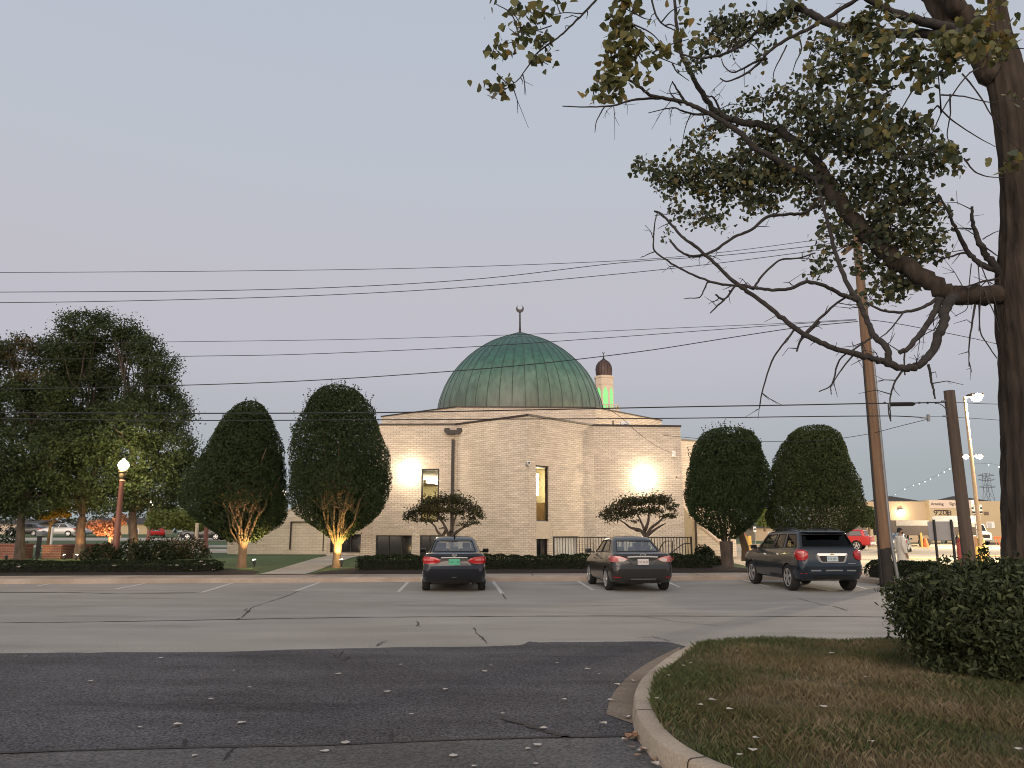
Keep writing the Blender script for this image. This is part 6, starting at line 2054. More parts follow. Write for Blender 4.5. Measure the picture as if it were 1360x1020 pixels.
wire('thick wire crossing the face of the dome', [(-330, 520), (0, 517), (230, 512), (400, 506), (560, 496), (700, 484.5), (850, 467), (960, 450), (1060, 435), (1139, 427)], 22.6, YP - 0.22, 0.014)
wire('heavy cable crossing the foot of the dome and the brick parapet, upper of the pair', [(-330, 546), (0, 548), (260, 549), (500, 548), (700, 544.5), (900, 540.5), (1050, 538), (1150, 536), (1200, 535.5), (1262, 534)], 22.6, YS, 0.018)
wire('heavy cable crossing the brick parapet, lower of the pair', [(-330, 552), (0, 556), (260, 558.5), (500, 557.5), (700, 556.5), (900, 555.5), (1050, 553.5), (1165, 552.5), (1200, 553), (1233, 555)], 22.6, YS + 0.1, 0.015)
wire('wire falling to the right from the utility pole behind the bare limbs', [(1146, 424), (1180, 428), (1230, 437), (1290, 449), (1345, 461), (1500, 490)], YP, YP + 2, 0.012)
wire('thin drop line rising from behind the clipped trees to the cable end', [(880, 578), (960, 585), (1030, 586.5), (1090, 585), (1150, 577), (1195, 566), (1235, 556)], 29, YS + 0.1, 0.009)
wire('thin service drop from the heavy cable down to the bracket on the brick wall', [(808, 543), (828, 557), (850, 577), (873, 593), (893, 602)], 23.3, 39.75, 0.010)
wire('thin wire running right from the top of the stub pole', [(1264, 534), (1300, 536), (1340, 537.5), (1480, 545)], YS, YS + 1.5, 0.009)
wire('faint thin wire running right from the lower bolt of the stub pole', [(1262, 554), (1290, 555.5), (1340, 559), (1480, 571)], YS, YS + 1.5, 0.007)
wire('slack cable curving from the heavy cable into the stub pole', [(1244, 535), (1251, 538), (1256, 543), (1259, 551)], YS, YS - 0.2, 0.012)
wire('thin line joining the lower cable end to the stub pole', [(1233, 553.5), (1245, 553), (1259, 553.5)], YS + 0.1, YS, 0.006)
sc2 = thing('splice_case', 'long black splice case hanging on the heavy cable between the two wooden poles', 'cable case', A(1198, 537, 22.0))
p, q = A(1182, 537, 22.02), A(1215.5, 536.5, 22.0)
b = MB(); b.tube([p, p.lerp(q, .04), p.lerp(q, .9), q], [0.045, 0.062, 0.062, 0.02], 10); b.build('case', M['black'], sc2, smooth=40)
b = MB(); b.tube([p + Vector((-.05, 0, 0)), p + Vector((-.06, 0, -.25)), p + Vector((-.02, 0, -.5))], 0.02, 6); b.build('loop', M['black'], sc2)
for x in (1175, 1221, 1232, 1243):
    p = A(x, 535, 22.0)
    b = MB(); b.lathe([(0.0, -0.035), (0.035, -0.02), (0.035, 0.02), (0.0, 0.035)], p, 8, cap=False)
    o = b.build('cable_clamp', M['black'])
    tag(o, 'small black clamp on the heavy cable near the splice case', 'clamp', 'clamps on the heavy cable')
p = A(1233, 555, 22.0)
b = MB(); b.obox(p, 0.035, 0.03, 0.10); b.obox(p + Vector((-0.12, 0, 0.005)), 0.085, 0.02, 0.022)
tag(b.build('cable_dead_end', M['steel']), 'small grey fitting where the lower cable ends before the stub pole', 'cable fitting')

# ------------------------------------------------------------------ lamps
M['globe'] = emit_mat('lit_lamp_globe', (1.0, 0.80, 0.40), 2.4)
M['farglobe'] = emit_mat('lit_far_globe', (1.0, 0.90, 0.70), 6)
M['flood'] = emit_mat('lit_flood_lens', (1.0, 0.88, 0.68), 60)


def park_lamp(label, px_top, py_globe, px_base, Y, zb, watts, gm='globe'):
    gpos = A(px_top, py_globe, Y)
    t = thing('street_lamp', label, 'street lamp', (gpos.x, Y, zb), 'acorn lamps on red-brown posts')
    c = (gpos.x, Y, 0)
    zg = gpos.z
    b = MB()
    b.lathe([(0.22, zb - .05), (0.22, zb + 0.12), (0.17, zb + 0.16), (0.17, zb + 0.34), (0.205, zb + 0.37), (0.205, zb + 0.43), (0.15, zb + 0.5), (0.125, zb + 1.6), (0.10, zg - 0.75), (0.12, zg - 0.70), (0.085, zg - 0.62)], c, 12)
    b.build('post', M['postred'], t, smooth=35)
    b = MB()
    b.lathe([(0.08, zg - 0.62), (0.15, zg - 0.50), (0.14, zg - 0.36), (0.19, zg - 0.31), (0.19, zg - 0.26)], c, 14)
    b.build('collar', mat('bronze_collar', (0.09, 0.065, 0.04), 0.5, 0.1, 3), t, smooth=35)
    b = MB()
    b.lathe([(0.10, zg - 0.255), (0.19, zg - 0.16), (0.225, zg - 0.03), (0.205, zg + 0.08), (0.14, zg + 0.17), (0.075, zg + 0.22), (0.055, zg + 0.26), (0.02, zg + 0.30)], c, 18)
    b.build('globe', M[gm], t, smooth=60)
    if watts:
        for dx, dy in ((0.0, -0.42), (0.3, 0.45), (-0.45, 0.4)):
            point_light('street_lamp_light', (gpos.x + dx, Y + dy, zg + 0.02), watts, (1, 0.80, 0.40), 0.12)
    return t


park_lamp('glowing acorn street lamp on a red-brown post before the shade trees', 164, 617.5, 153, 33.4, 0.22, 210)
park_lamp('acorn street lamp on a red-brown post partly hidden by the first clipped tree', 279, 638, 272, 48, 0.40, 40, 'farglobe')
park_lamp('distant acorn lamp shining in the gap between the two left clipped trees', 377.5, 655, 372, 62, 0.35, 0, 'farglobe')
park_lamp('distant red-brown lamp post rising beyond the pink-flowered shrubs', 201, 668, 199, 66, 0.6, 0, 'farglobe')


def uplight(label, p, target, watts, angle=75, col=(1, 0.66, 0.28), size=0.11, off=0.0):
    p = Vector(p)
    d = (Vector(target) - p).normalized()
    t = thing('ground_spotlight', label, 'spotlight', p, 'small spotlights on the ground')
    b = MB(); b.tube([p + Vector((0, 0, -0.05)), p + Vector((0, 0, 0.08))], 0.03, 8); b.build('spike', M['black'], t)
    h = p + Vector((0, 0, 0.15))
    b = MB(); b.tube([h - d * 0.11, h - d * 0.02, h + d * 0.07], [0.03, size * .6, size * .65], 12); b.build('housing', M['black'], t, smooth=40)
    b = MB(); b.tube([h + d * 0.072, h + d * 0.09], [size * .55, size * .5], 12); b.build('lens', M['flood'], t)
    spot_light('uplight_beam', h + d * 0.14, target, watts, angle, col)
    # the stray glow every such lamp throws sideways
    point_light('uplight_spill', h + d * 0.16, watts * 0.03, col, 0.03)
    return t


uplight('small lit spotlight at the foot of the orange lit clipped tree', (b1.x + 0.72, 30.2, gz(30.2) + 0.12), (b1.x, 30.9, 2.6), 400, 85, (1, 0.62, 0.26))
uplight('small lit spotlight at the foot of the golden lit trunk by the path', (b2.x + 0.30, 30.35, gz(30.3) + 0.12), (b2.x, 30.9, 1.7), 480, 85, (1, 0.66, 0.20))
uplight('small lit spotlight beside the thick orange trunk', (bB.x + 0.35, 35.2, 0.36), (bB.x, 36.2, 2.4), 230, 80, (1, 0.50, 0.18))
uplight('small lit spotlight between the lamp post and the spreading tree', (A(195, 737, 35).x, 35.2, 0.36), (bC.x, 36.0, 2.2), 130, 80, (1, 0.52, 0.2))
uplight('small golden spotlight in front of the brick planter', (A(84, 737, 35.6).x, 35.7, 0.34), (A(76, 690, 37).x, 37, 2.6), 220, 50, (1, 0.62, 0.15))
uplight('small dim spotlight left of the brick planter', (A(50, 737, 35.4).x, 35.4, 0.34), (A(62, 715, 37).x, 37, 1.5), 30, 70, (1, 0.66, 0.2))
uplight('bright spotlight at the far left by the low brick wall', (A(7, 735, 34.8).x, 34.9, 0.34), (A(5, 720, 37).x, 37, 1.4), 50, 90, (1, 0.62, 0.45))
uplight('hidden spotlight behind the flat-topped tree trunk, left one', (sb1.x - 0.25, 32.0, gz(32) + 0.02), (sb1.x - 0.2, 32.3, 3), 60, 70, (1, 0.6, 0.25))
spot_light('rust_tree_glow', (A(140, 730, 45).x, 45, 0.6), A(144, 700, 46), 800, 80, (1, 0.55, 0.3))
# ------------------------------------------------------------------ vehicles
def car_paint(name, col, rough=0.28, metal=0.0):
    m = mat(name, col, rough, 0.06, 2.0, spec=0.4, coat=0.6, metal=metal)
    return m


M['tail'] = mat('red_tail_lens', (0.36, 0.008, 0.010), 0.2, 0.12, 8, coat=0.5)
M['tailpink'] = mat('pale_red_lens', (0.55, 0.16, 0.16), 0.15, 0.1, 8, coat=1.0)
M['tailclear'] = mat('clear_lens', (0.62, 0.52, 0.50), 0.12, 0.1, 8, coat=1.0)
M['rearglass'] = glass_mat('car_glass', (0.86, 0.90, 0.90), 0.36)
M['sideglass'] = glass_mat('car_side_glass', (0.16, 0.17, 0.17), 0.08)
M['privacy'] = glass_mat('privacy_glass', (0.02, 0.022, 0.026), 0.03)
M['brightbar'] = mat('bright_trim', (0.62, 0.61, 0.60), 0.35, 0, metal=0.25)
M['seat'] = mat('seat_fabric', (0.03, 0.03, 0.032), 0.9, 0.1, 5)
M['underbody'] = mat('dark_underside', (0.006, 0.006, 0.006), 0.9, 0)  # near-black for body undersides, wheel arches and truck chassis

NR, NC, NSD = 6, 6, 18       # contour resolution: rear half, corner, side


def contour(lv, zfun):
    """right half of a body contour from rear centre round to front centre."""
    pts = []
    yr, yf, w, rc, br, bf = lv['yr'], lv['yf'], lv['w'], lv['rc'], lv.get('br', 0.06), lv.get('bf', 0.10)
    rcf = lv.get('rcf', rc * 1.3)
    tp_ = lv.get('taper', 0.045)
    ym, hl = (yr + yf) / 2, (yf - yr) / 2
    ws = lambda y: w * (1 - tp_ * abs((y - ym) / hl) ** 3)
    wr, wf = ws(yr + rc), ws(yf - rcf)
    for i in range(NR):
        x = (wr - rc) * i / NR
        pts.append((x, yr + br * (x / wr) ** 2))
    y0 = yr + br * ((wr - rc) / wr) ** 2
    for i in range(NC):
        a = PI / 2 * i / NC
        pts.append((wr - rc + rc * math.sin(a), y0 + (yr + rc - y0) * (1 - math.cos(a))))
    for i in range(NSD):
        y = yr + rc + (yf - rcf - yr - rc) * i / NSD
        pts.append((ws(y), y))
    y1 = yf - bf * ((wf - rcf) / wf) ** 2
    for i in range(NC):
        a = PI / 2 * i / NC
        pts.append((wf - rcf + rcf * math.cos(a), yf - rcf + (y1 - yf + rcf) * math.sin(a)))
    for i in range(NR + 1):
        x = (wf - rcf) * (1 - i / NR)
        pts.append((x, yf - bf * (x / wf) ** 2))
    return [Vector((x, y, zfun(y))) for x, y in pts]


def zf(lv):
    z = lv['z']
    if isinstance(z, (int, float)):
        return lambda y: z
    ys, zs = [p[0] for p in z], [p[1] for p in z]
    return lambda y: float(np.interp(y, ys, zs))


def full(c):
    return c + [Vector((-p.x, p.y, p.z)) for p in c[-2:0:-1]]


class Car:
    def __init__(s, levels, green):
        s.L = [contour(l, zf(l)) for l in levels]
        s.levels = levels
        s.G = [contour(l, zf(l)) for l in green]

    def at(s, sl, z, left=False, d=0.01):
        """point on the lower body at arc length sl from the rear centre and height z (as measured at the rear), pushed out by d."""
        zr = [l[0].z for l in s.L]
        k = 0
        while k < len(zr) - 2 and zr[k + 1] < z:
            k += 1
        t = (z - zr[k]) / max(1e-6, zr[k + 1] - zr[k])
        t = max(0, min(1, t))
        poly = [a.lerp(b, t) for a, b in zip(s.L[k], s.L[k + 1])]
        acc = 0
        for i in range(len(poly) - 1):
            l = (poly[i + 1] - poly[i]).xy.length
            if acc + l >= sl or i == len(poly) - 2:
                f = (sl - acc) / max(l, 1e-6)
                p = poly[i].lerp(poly[i + 1], f)
                e = (poly[i + 1] - poly[i]); e.z = 0; e.normalize()
                n = Vector((e.y, -e.x, 0))
                break
            acc += l
        p = p + n * d
        p.z = z + (p.z - (zr[k] * (1 - t) + zr[k + 1] * t) if sl > 1.2 else 0)
        return Vector((-p.x, p.y, p.z)) if left else p

    def patch(s, name, cols, m, parent, left=False, d=0.012, rows=4, bulge=0.0, both=False):
        """a raised panel: cols = [(arc, z low, z high)]."""
        b = MB()
        for lf in ((False, True) if both else (left,)):
            P = []
            for (sl, a, c) in cols:
                if sl < 0:
                    P.append([s.at(-sl, a + (c - a) * j / rows, not lf, d + bulge * math.sin(PI * j / rows)) for j in range(rows + 1)])
                else:
                    P.append([s.at(sl, a + (c - a) * j / rows, lf, d + bulge * math.sin(PI * j / rows)) for j in range(rows + 1)])
            b.grid(P)
            # skirt back to the body
            ring = [r[0] for r in P] + P[-1][1:] + [r[-1] for r in P[-2::-1]] + P[0][-2:0:-1]
            cen = sum(ring, Vector()) / len(ring)
            inn = [q + (Vector((0, 0.6, q.z)) - q).normalized() * Vector((1, 1, 0)).length * 0 + Vector((-q.x * 0.02, 0.03 if abs(q.x) < 0.8 * s.levels[2]['w'] else 0, 0)) for q in ring]
            n = len(ring)
            b.add(ring + inn, [(i, (i + 1) % n, n + (i + 1) % n, n + i) for i in range(n)])
        return b.build(name, m, parent, smooth=40)


def stack_body(s, name, parent, paint, wheels, wr):
    b = MB()
    rows = [full(l) for l in s.L]
    n = len(rows[0])
    for r in rows:
        b.v.extend([tuple(p) for p in r])
    for i in range(len(rows) - 1):
        for k in range(n):
            b.f.append((i * n + k, i * n + (k + 1) % n, (i + 1) * n + (k + 1) % n, (i + 1) * n + k)); b.m.append(0)
    h = len(s.L[0])
    for i, mi in ((0, 1), (len(rows) - 1, 0)):
        o = i * n
        for k in range(1, h - 2):
            b.f.append((o + k, o + k + 1, o + n - k - 1, o + n - k)); b.m.append(mi)
        b.f.append((o, o + 1, o + n - 1)); b.m.append(mi)
        b.f.append((o + h - 2, o + h - 1, o + h)); b.m.append(mi)
    body = b.build(name, [paint, M['underbody']], parent)
    # wheel arches
    cb = MB()
    for y in wheels:
        cb.lathe([(wr, -1.3), (wr, 1.3)], (0, y, wr * 0.87), 28, axis='x')
    cut = cb.build('cutter', [M['underbody']])
    md = body.modifiers.new('arch', 'BOOLEAN')
    md.operation = 'DIFFERENCE'; md.object = cut; md.solver = 'EXACT'
    try:
        md.material_mode = 'TRANSFER'
    except Exception:
        pass
    bpy.context.view_layer.update()
    dg = bpy.context.evaluated_depsgraph_get()
    me = bpy.data.meshes.new_from_object(body.evaluated_get(dg))
    body.modifiers.clear()
    if len(me.polygons) > 50:
        body.data = me
    bpy.data.objects.remove(cut, do_unlink=True)
    body.data.polygons.foreach_set('use_smooth', [True] * len(body.data.polygons))
    body.data.set_sharp_from_angle(angle=math.radians(32))
    return body


def wheel(name, parent, x, y, r, w, spokes=5, rim_m='alloy', hub=0.62):
    side = 1 if x > 0 else -1
    b = MB()
    b.lathe([(r * 0.66, -w / 2 + .01), (r * 0.93, -w / 2), (r, -w / 2 + 0.03), (r, w / 2 - 0.03), (r * 0.93, w / 2), (r * 0.66, w / 2 - .01)], (x, y, r), 30, cap=True, axis='x')
    t = b.build('wheel', M['rubber'], parent, smooth=40)
    b = MB()
    xo = x + side * (w / 2 - 0.004)
    b.lathe([(r * 0.69, xo - x - side * 0.03), (r * 0.69, xo - x + side * 0.012), (r * 0.62, xo - x + side * 0.014), (r * 0.60, xo - x - side * 0.03)], (x, y, r), 28, axis='x', cap=False)
    b.lathe([(r * 0.17, xo - x - side * .02), (r * 0.16, xo - x + side * 0.018), (0.001, xo - x + side * 0.02)], (x, y, r), 14, axis='x', cap=False)
    for k in range(spokes):
        a = 2 * PI * k / spokes + 0.3
        d = Vector((0, math.cos(a), math.sin(a)))
        e = Vector((0, -d.z, d.y))
        b.obox(Vector((xo + side * 0.006, y, r)) + d * r * 0.38, r * 0.26, r * (0.085 if spokes > 5 else 0.10), 0.012, d, e, Vector((1, 0, 0)))
    b.build('rim', M[rim_m], t, smooth=35)
    b = MB()
    b.lathe([(r * 0.6, 0), (0.001, 0.001)], (xo - side * 0.035, y, r), 24, axis='x', cap=False)
    b.build('brake_disc', M['plastic'], t)
    return t


def greenhouse(s, parent, paint, panes, glass, gl_side='sideglass'):
    """cab above the belt: painted frame with openings, a pane in each. panes: (name, column range, side) on the contour columns."""
    G0, G1 = s.G[0], s.G[1]
    n = len(G0)
    V = [0, 0.10, 0.90, 1.0]
    def isopen(i):
        for nm, a, c, mt in panes:
            if a <= i < c:
                return (nm, a, c, mt)
        return None
    b = MB()
    for lf in (1, -1):
        fl = lambda p: Vector((p.x * lf, p.y, p.z))
        for i in range(n - 1):
            for j in range(3):
                if j == 1 and isopen(i):
                    continue
                q = [G0[i].lerp(G1[i], V[j]), G0[i + 1].lerp(G1[i + 1], V[j]), G0[i + 1].lerp(G1[i + 1], V[j + 1]), G0[i].lerp(G1[i], V[j + 1])]
                b.add([fl(p) for p in q], [(0, 1, 2, 3)])
        # roof
        for k in range(1, len(s.G) - 1):
            for i in range(n - 1):
                b.add([fl(s.G[k][i]), fl(s.G[k][i + 1]), fl(s.G[k + 1][i + 1]), fl(s.G[k + 1][i])], [(0, 1, 2, 3)])
        T = s.G[-1]
        for i in range(n - 1):
            b.add([fl(T[i]), fl(T[i + 1]), Vector((0, T[i + 1].y, T[i + 1].z)), Vector((0, T[i].y, T[i].z))], [(0, 1, 2, 3)])
    bm = bmesh.new()
    cab = b.build('cab', paint, parent)
    bm.from_mesh(cab.data); bmesh.ops.remove_doubles(bm, verts=bm.verts, dist=0.0008); bmesh.ops.recalc_face_normals(bm, faces=bm.faces); bm.to_mesh(cab.data); bm.free()
    cab.data.polygons.foreach_set('use_smooth', [True] * len(cab.data.polygons))
    cab.data.set_sharp_from_angle(angle=math.radians(35))
    for nm, a, c, mt in panes:
        sides = [(1, -1)] if nm in ('rear_window', 'windscreen') else [(1,), (-1,)]
        for sd in sides:
            g = MB()
            for lf in sd:
                for i in range(a, c):
                    q = [G0[i].lerp(G1[i], V[1]), G0[i + 1].lerp(G1[i + 1], V[1]), G0[i + 1].lerp(G1[i + 1], V[2]), G0[i].lerp(G1[i], V[2])]
                    cen = Vector((0, 2.2, 0.8))
                    g.add([Vector((p.x * lf * 0.992, p.y + (0.012 if i < 9 else (-0.012 if i > n - 9 else 0)), p.z)) for p in q], [(0, 1, 2, 3)])
            pn = g.build(nm, M[mt], parent, smooth=60)
            # black gasket round the glass
            e = MB()
            for lf in sd:
                for v in (V[1], V[2]):
                    pts = [G0[i].lerp(G1[i], v) for i in range(a, c + 1)]
                    e.tube([Vector((p.x * lf, p.y, p.z)) for p in pts], 0.014, 5)
                for i in ((c,) if nm in ('rear_window',) else ((a,) if nm == 'windscreen' else (a, c))):
                    e.tube([Vector((p.x * lf, p.y, p.z)) for p in (G0[i].lerp(G1[i], V[1]), G0[i].lerp(G1[i], V[2]))], 0.014, 5)
            e.build('gasket', M['plastic'], pn)
    return cab


def mirror(parent, p, paint, side):
    b = MB()
    p = Vector(p)
    b.obox(p + Vector((side * 0.19, 0, 0.02)), 0.095, 0.05, 0.065)
    o = bevel(b.build('mirror', paint, parent), 0.03, 3)
    b = MB(); b.obox(p + Vector((side * 0.06, 0.01, -0.02)), 0.07, 0.02, 0.02); b.build('mirror_arm', M['plastic'], o)
    b = MB(); b.obox(p + Vector((side * 0.19, -0.052, 0.02)), 0.072, 0.003, 0.045); b.build('mirror_glass', M['sideglass'], o)


def seats(parent, y0, zb, zt, rows=((-0.37, 0.37),), gap=1.0):
    for r in range(2):
        for x in ((-0.36, 0.0, 0.36) if r == 0 else (-0.36, 0.36)):
            b = MB()
            b.obox((x, y0 + gap * r, zb - 0.02), 0.22, 0.06, 0.10 if r == 0 else 0.16)
            o = bevel(b.build('seat', M['seat'], parent), 0.03, 2)
            b = MB(); b.obox((x, y0 + gap * r - 0.02, zb + (0.13 if r == 0 else 0.24)), 0.12, 0.045, 0.075)
            bevel(b.build('headrest', M['seat'], o), 0.03, 2)


def text_mesh(txt, size, m, parent, loc, rot, name='lettering', depth=0.002, xscale=1.0):
    cu = bpy.data.curves.new(name, 'FONT')
    cu.body = txt; cu.size = size; cu.extrude = depth; cu.align_x = 'CENTER'; cu.align_y = 'CENTER'
    o = bpy.data.objects.new(name + '_src', cu); COL.objects.link(o)
    bpy.context.view_layer.update()
    me = bpy.data.meshes.new_from_object(o.evaluated_get(bpy.context.evaluated_depsgraph_get()))
    bpy.data.objects.remove(o, do_unlink=True)
    me.materials.clear(); me.materials.append(m)
    me.transform(Matrix.Translation(Vector(loc)) @ rot.to_4x4() @ Matrix.Diagonal((xscale, 1, 1, 1)))
    return link(name, me, parent)


RX = Matrix.Rotation(PI / 2, 3, 'X')      # lettering upright, read from -y


def sedan(name, label, paint, loc, yaw, style, wheel_spokes=5, plate=None):
    t = thing(name, label, 'car', local=True)
    e = style == 'a'
    W = 0.885 if e else 0.88
    zb = 0.22
    bump = 0.0
    levels = [dict(z=zb, yr=0.30, yf=4.30, w=W - .10, rc=0.30),
              dict(z=zb + .05, yr=0.12, yf=4.42, w=W - .03, rc=0.30, br=.10),
              dict(z=0.42, yr=0.02, yf=4.50, w=W, rc=0.30, br=.10),
              dict(z=0.62, yr=0.00, yf=4.50, w=W + .004, rc=0.30, br=.10),
              dict(z=[(0, 0.69), (4.5, 0.68)], yr=0.045, yf=4.46, w=W - .002, rc=0.27, br=.09),
              dict(z=[(0, 0.80), (4.5, 0.72)], yr=0.09, yf=4.40, w=W - .006, rc=0.24, br=.08),
              dict(z=[(0, 0.965), (2, 0.90), (4.5, 0.76)], yr=0.07, yf=4.30, w=W - .03, rc=0.22, br=.08),
              dict(z=[(0, 1.02), (.6, 1.03), (2.2, 0.965), (3.4, 0.95), (4.4, 0.80)], yr=0.10, yf=4.20, w=W - .085, rc=0.24, br=.09),
              dict(z=[(0, 1.045), (.7, 1.06), (2.2, 1.0), (3.4, 0.985), (4.3, 0.83)], yr=0.20, yf=4.05, w=W - .20, rc=0.28, br=.08)]
    green = [dict(z=[(0, 1.035), (.7, 1.045), (2.2, 0.985), (3.5, 0.96)], yr=0.60, yf=3.52, w=W - .125, rc=0.20, rcf=.25, br=-.10, bf=.28, taper=.10),
             dict(z=[(1.1, 1.385), (1.8, 1.42), (2.6, 1.395)], yr=1.22, yf=2.72, w=W - .305, rc=0.16, rcf=.18, br=-.06, bf=.14, taper=.05),
             dict(z=[(1.1, 1.43), (1.8, 1.465), (2.6, 1.43)], yr=1.34, yf=2.58, w=W - .36, rc=0.16, rcf=.18, br=-.05, bf=.12, taper=.04),
             dict(z=[(1.1, 1.452), (1.8, 1.485), (2.6, 1.45)], yr=1.50, yf=2.42, w=W - .50, rc=0.16, rcf=.18, br=-.04, bf=.10, taper=.03)]
    s = Car(levels, green)
    body = stack_body(s, 'body', t, paint, (0.93, 3.58), 0.365)
    nC = len(s.G[0])
    panes = [('rear_window', 0, NR + NC - 4, 'rearglass'), ('rear_side_window', NR + NC + 2, NR + NC + 9, 'sideglass'), ('front_side_window', NR + NC + 10, NR + NC + NSD - 0, 'sideglass'),
             ('windscreen', nC - NR - NC + 3, nC - 1, 'rearglass')]
    greenhouse(s, t, paint, panes, 'rearglass')
    for y in (0.93, 3.58):
        for x in (-1, 1):
            wheel('wheel', t, x * (W - 0.105), y, 0.315, 0.205, wheel_spokes)
    seats(t, 1.35, 0.98, 1.2, gap=0.85)
    for sd in (1, -1):
        mirror(t, (sd * (W - .10), 3.05, 1.02), paint, sd)
        b = MB(); b.obox((sd * (W - 0.012), 1.50, 0.86), 0.018, 0.09, 0.014); b.obox((sd * (W - 0.004), 2.45, 0.84), 0.018, 0.09, 0.014)
        b.build('door_handles', paint, body)
    # lamps
    if e:
        for lf in (False, True):
            tl = s.patch('taillight', [(0.38, .82, .85), (0.46, .775, .905), (0.58, .755, .935), (0.74, .755, .95), (0.88, .77, .95), (1.02, .81, .945), (1.10, .86, .93)], M['tail'], t, lf, 0.018, 4, 0.012)
            s.patch('lamp_core', [(0.56, .84, .88), (0.70, .835, .89), (0.82, .84, .89)], M['tailpink'], tl, lf, 0.034, 2)
        s.patch('trim_bar', [(-0.36, .905, .93), (-0.18, .908, .936), (0, .908, .936), (0.18, .908, .936), (0.36, .905, .93)], M['brightbar'], t, False, 0.022, 2)
        s.patch('plate_recess', [(-0.46, .70, .72), (-0.36, .70, .88), (-.2, .70, .895), (0, .70, .895), (.2, .70, .895), (0.36, .70, .88), (0.46, .70, .72)], mat('recess_paint', (0.05, 0.045, 0.045), 0.3, 0, coat=.5), t, False, 0.008, 3)
    else:
        for lf in (False, True):
            tl = s.patch('taillight', [(0.42, .86, .885), (0.50, .83, .92), (0.62, .80, .95), (0.76, .80, .965), (0.90, .80, .97), (1.04, .83, .965), (1.12, .88, .94)], M['tailpink'], t, lf, 0.018, 4, 0.012)
            s.patch('clear_lamp', [(0.46, .845, .89), (0.54, .815, .915), (0.64, .81, .905), (.68, .84, .88)], M['tailclear'], tl, lf, 0.033, 2)
            b = MB()
            p = s.at(0.86, 0.885, lf, 0.036)
            b.lathe([(0.052, p.y - 0.012), (0.052, p.y + 0.01), (0.036, p.y + 0.012), (0.034, p.y - 0.012)], (p.x, 0, p.z), 20, axis='y', cap=False)
            b.build('lamp_ring', M['tail'], tl)
            s.patch('reflector', [(0.62, .385, .405), (0.74, .38, .41), (0.86, .385, .405)], M['tail'], t, lf, 0.012, 2)
        s.patch('trim_bar', [(-0.42, .92, .95), (-0.2, .93, .962), (0, .93, .962), (0.2, .93, .962), (0.42, .92, .95)], M['brightbar'], t, False, 0.022, 2)
        s.patch('plate_recess', [(-0.44, .90, .915), (-0.28, .72, .915), (0, .71, .92), (.28, .72, .915), (0.44, .90, .915)], mat('recess_paint_grey', (0.03, 0.029, 0.028), 0.3, 0, coat=.5), t, False, 0.008, 3)
        s.patch('chrome_lip', [(-0.35, .335, .36), (0, .33, .36), (0.35, .335, .36)], M['steel'], t, False, 0.012, 2)
    s.patch('diffuser', [(-0.72, .235, .30), (-.4, .235, .325), (0, .235, .33), (.4, .235, .325), (0.72, .235, .30)], M['plastic'], t, False, 0.012, 2)
    s.patch('bumper_crease', [(-0.80, .385, .395), (0, .395, .408), (0.80, .385, .395)], M['steel'] if e else M['plastic'], t, False, 0.010, 1)
    s.patch('boot_seam', [(-0.70, .675, .683), (0, .680, .688), (0.70, .675, .683)], M['plastic'], t, False, 0.006, 1)
    # number plate
    pm, tm, txt = plate
    py = s.at(0.0, 0.79, False, 0.035).y
    b = MB(); b.box(-0.153, 0.153, py - 0.008, py, 0.715 + .015, 0.87 + .015)
    pl_ = b.build('number_plate', pm, t)
    text_mesh(txt, 0.085, tm, pl_, (0, py - 0.010, 0.80), RX, 'plate_lettering', 0.001, 0.85)
    # badge above
    b = MB()
    zb_ = 0.985
    y_ = s.at(0, zb_, False, 0.012).y
    if e:
        b.lathe([(0.058, 0), (0.058, 0.01), (0.046, 0.01), (0.046, 0)], (0, 0, 0), 20, axis='y', cap=False)
        b.v = [(x * 1.15, y_ - y, zb_ + z * .62) for x, y, z in b.v]
        for dx in (-0.02, 0.02):
            b.obox((dx, y_ - .006, zb_), 0.006, 0.004, 0.026, Vector((1, 0, .25)).normalized(), Vector((0, 1, 0)), Vector((-.25, 0, 1)).normalized())
        b.obox((0, y_ - .006, zb_), 0.016, 0.004, 0.005)
    else:
        for (w_, h_) in ((0.085, 0.05), (0.03, 0.046), (0.052, 0.022)):
            k0 = len(b.v)
            b.lathe([(1.0, 0), (1.0, 0.01), (0.82, 0.01), (0.82, 0)], (0, 0, 0), 20, axis='y', cap=False)
            b.v[k0:] = [(x * w_, y_ - y, zb_ + z * h_ + (0.016 if h_ < .03 else 0)) for x, y, z in b.v[k0:]]
    b.build('badge', M['chrome'], t)
    b = MB()
    b.box(-0.10, 0.10, 1.19, 1.23, 1.33, 1.345); b.build('brake_light', M['plastic'], t)
    if e:
        b = MB(); b.tube([(0, 1.45, 1.47), (0, 1.40, 1.52), (0, 1.34, 1.545)], [0.03, 0.02, 0.012], 6); b.build('roof_aerial', M['plastic'], t)
    b = MB(); b.tube([(0.45, 0.16, 0.235), (0.45, 0.05, 0.235)], 0.03, 10); b.build('exhaust', M['plastic'], t)
    t.location = loc
    t.rotation_euler = (0, 0, yaw)
    return t


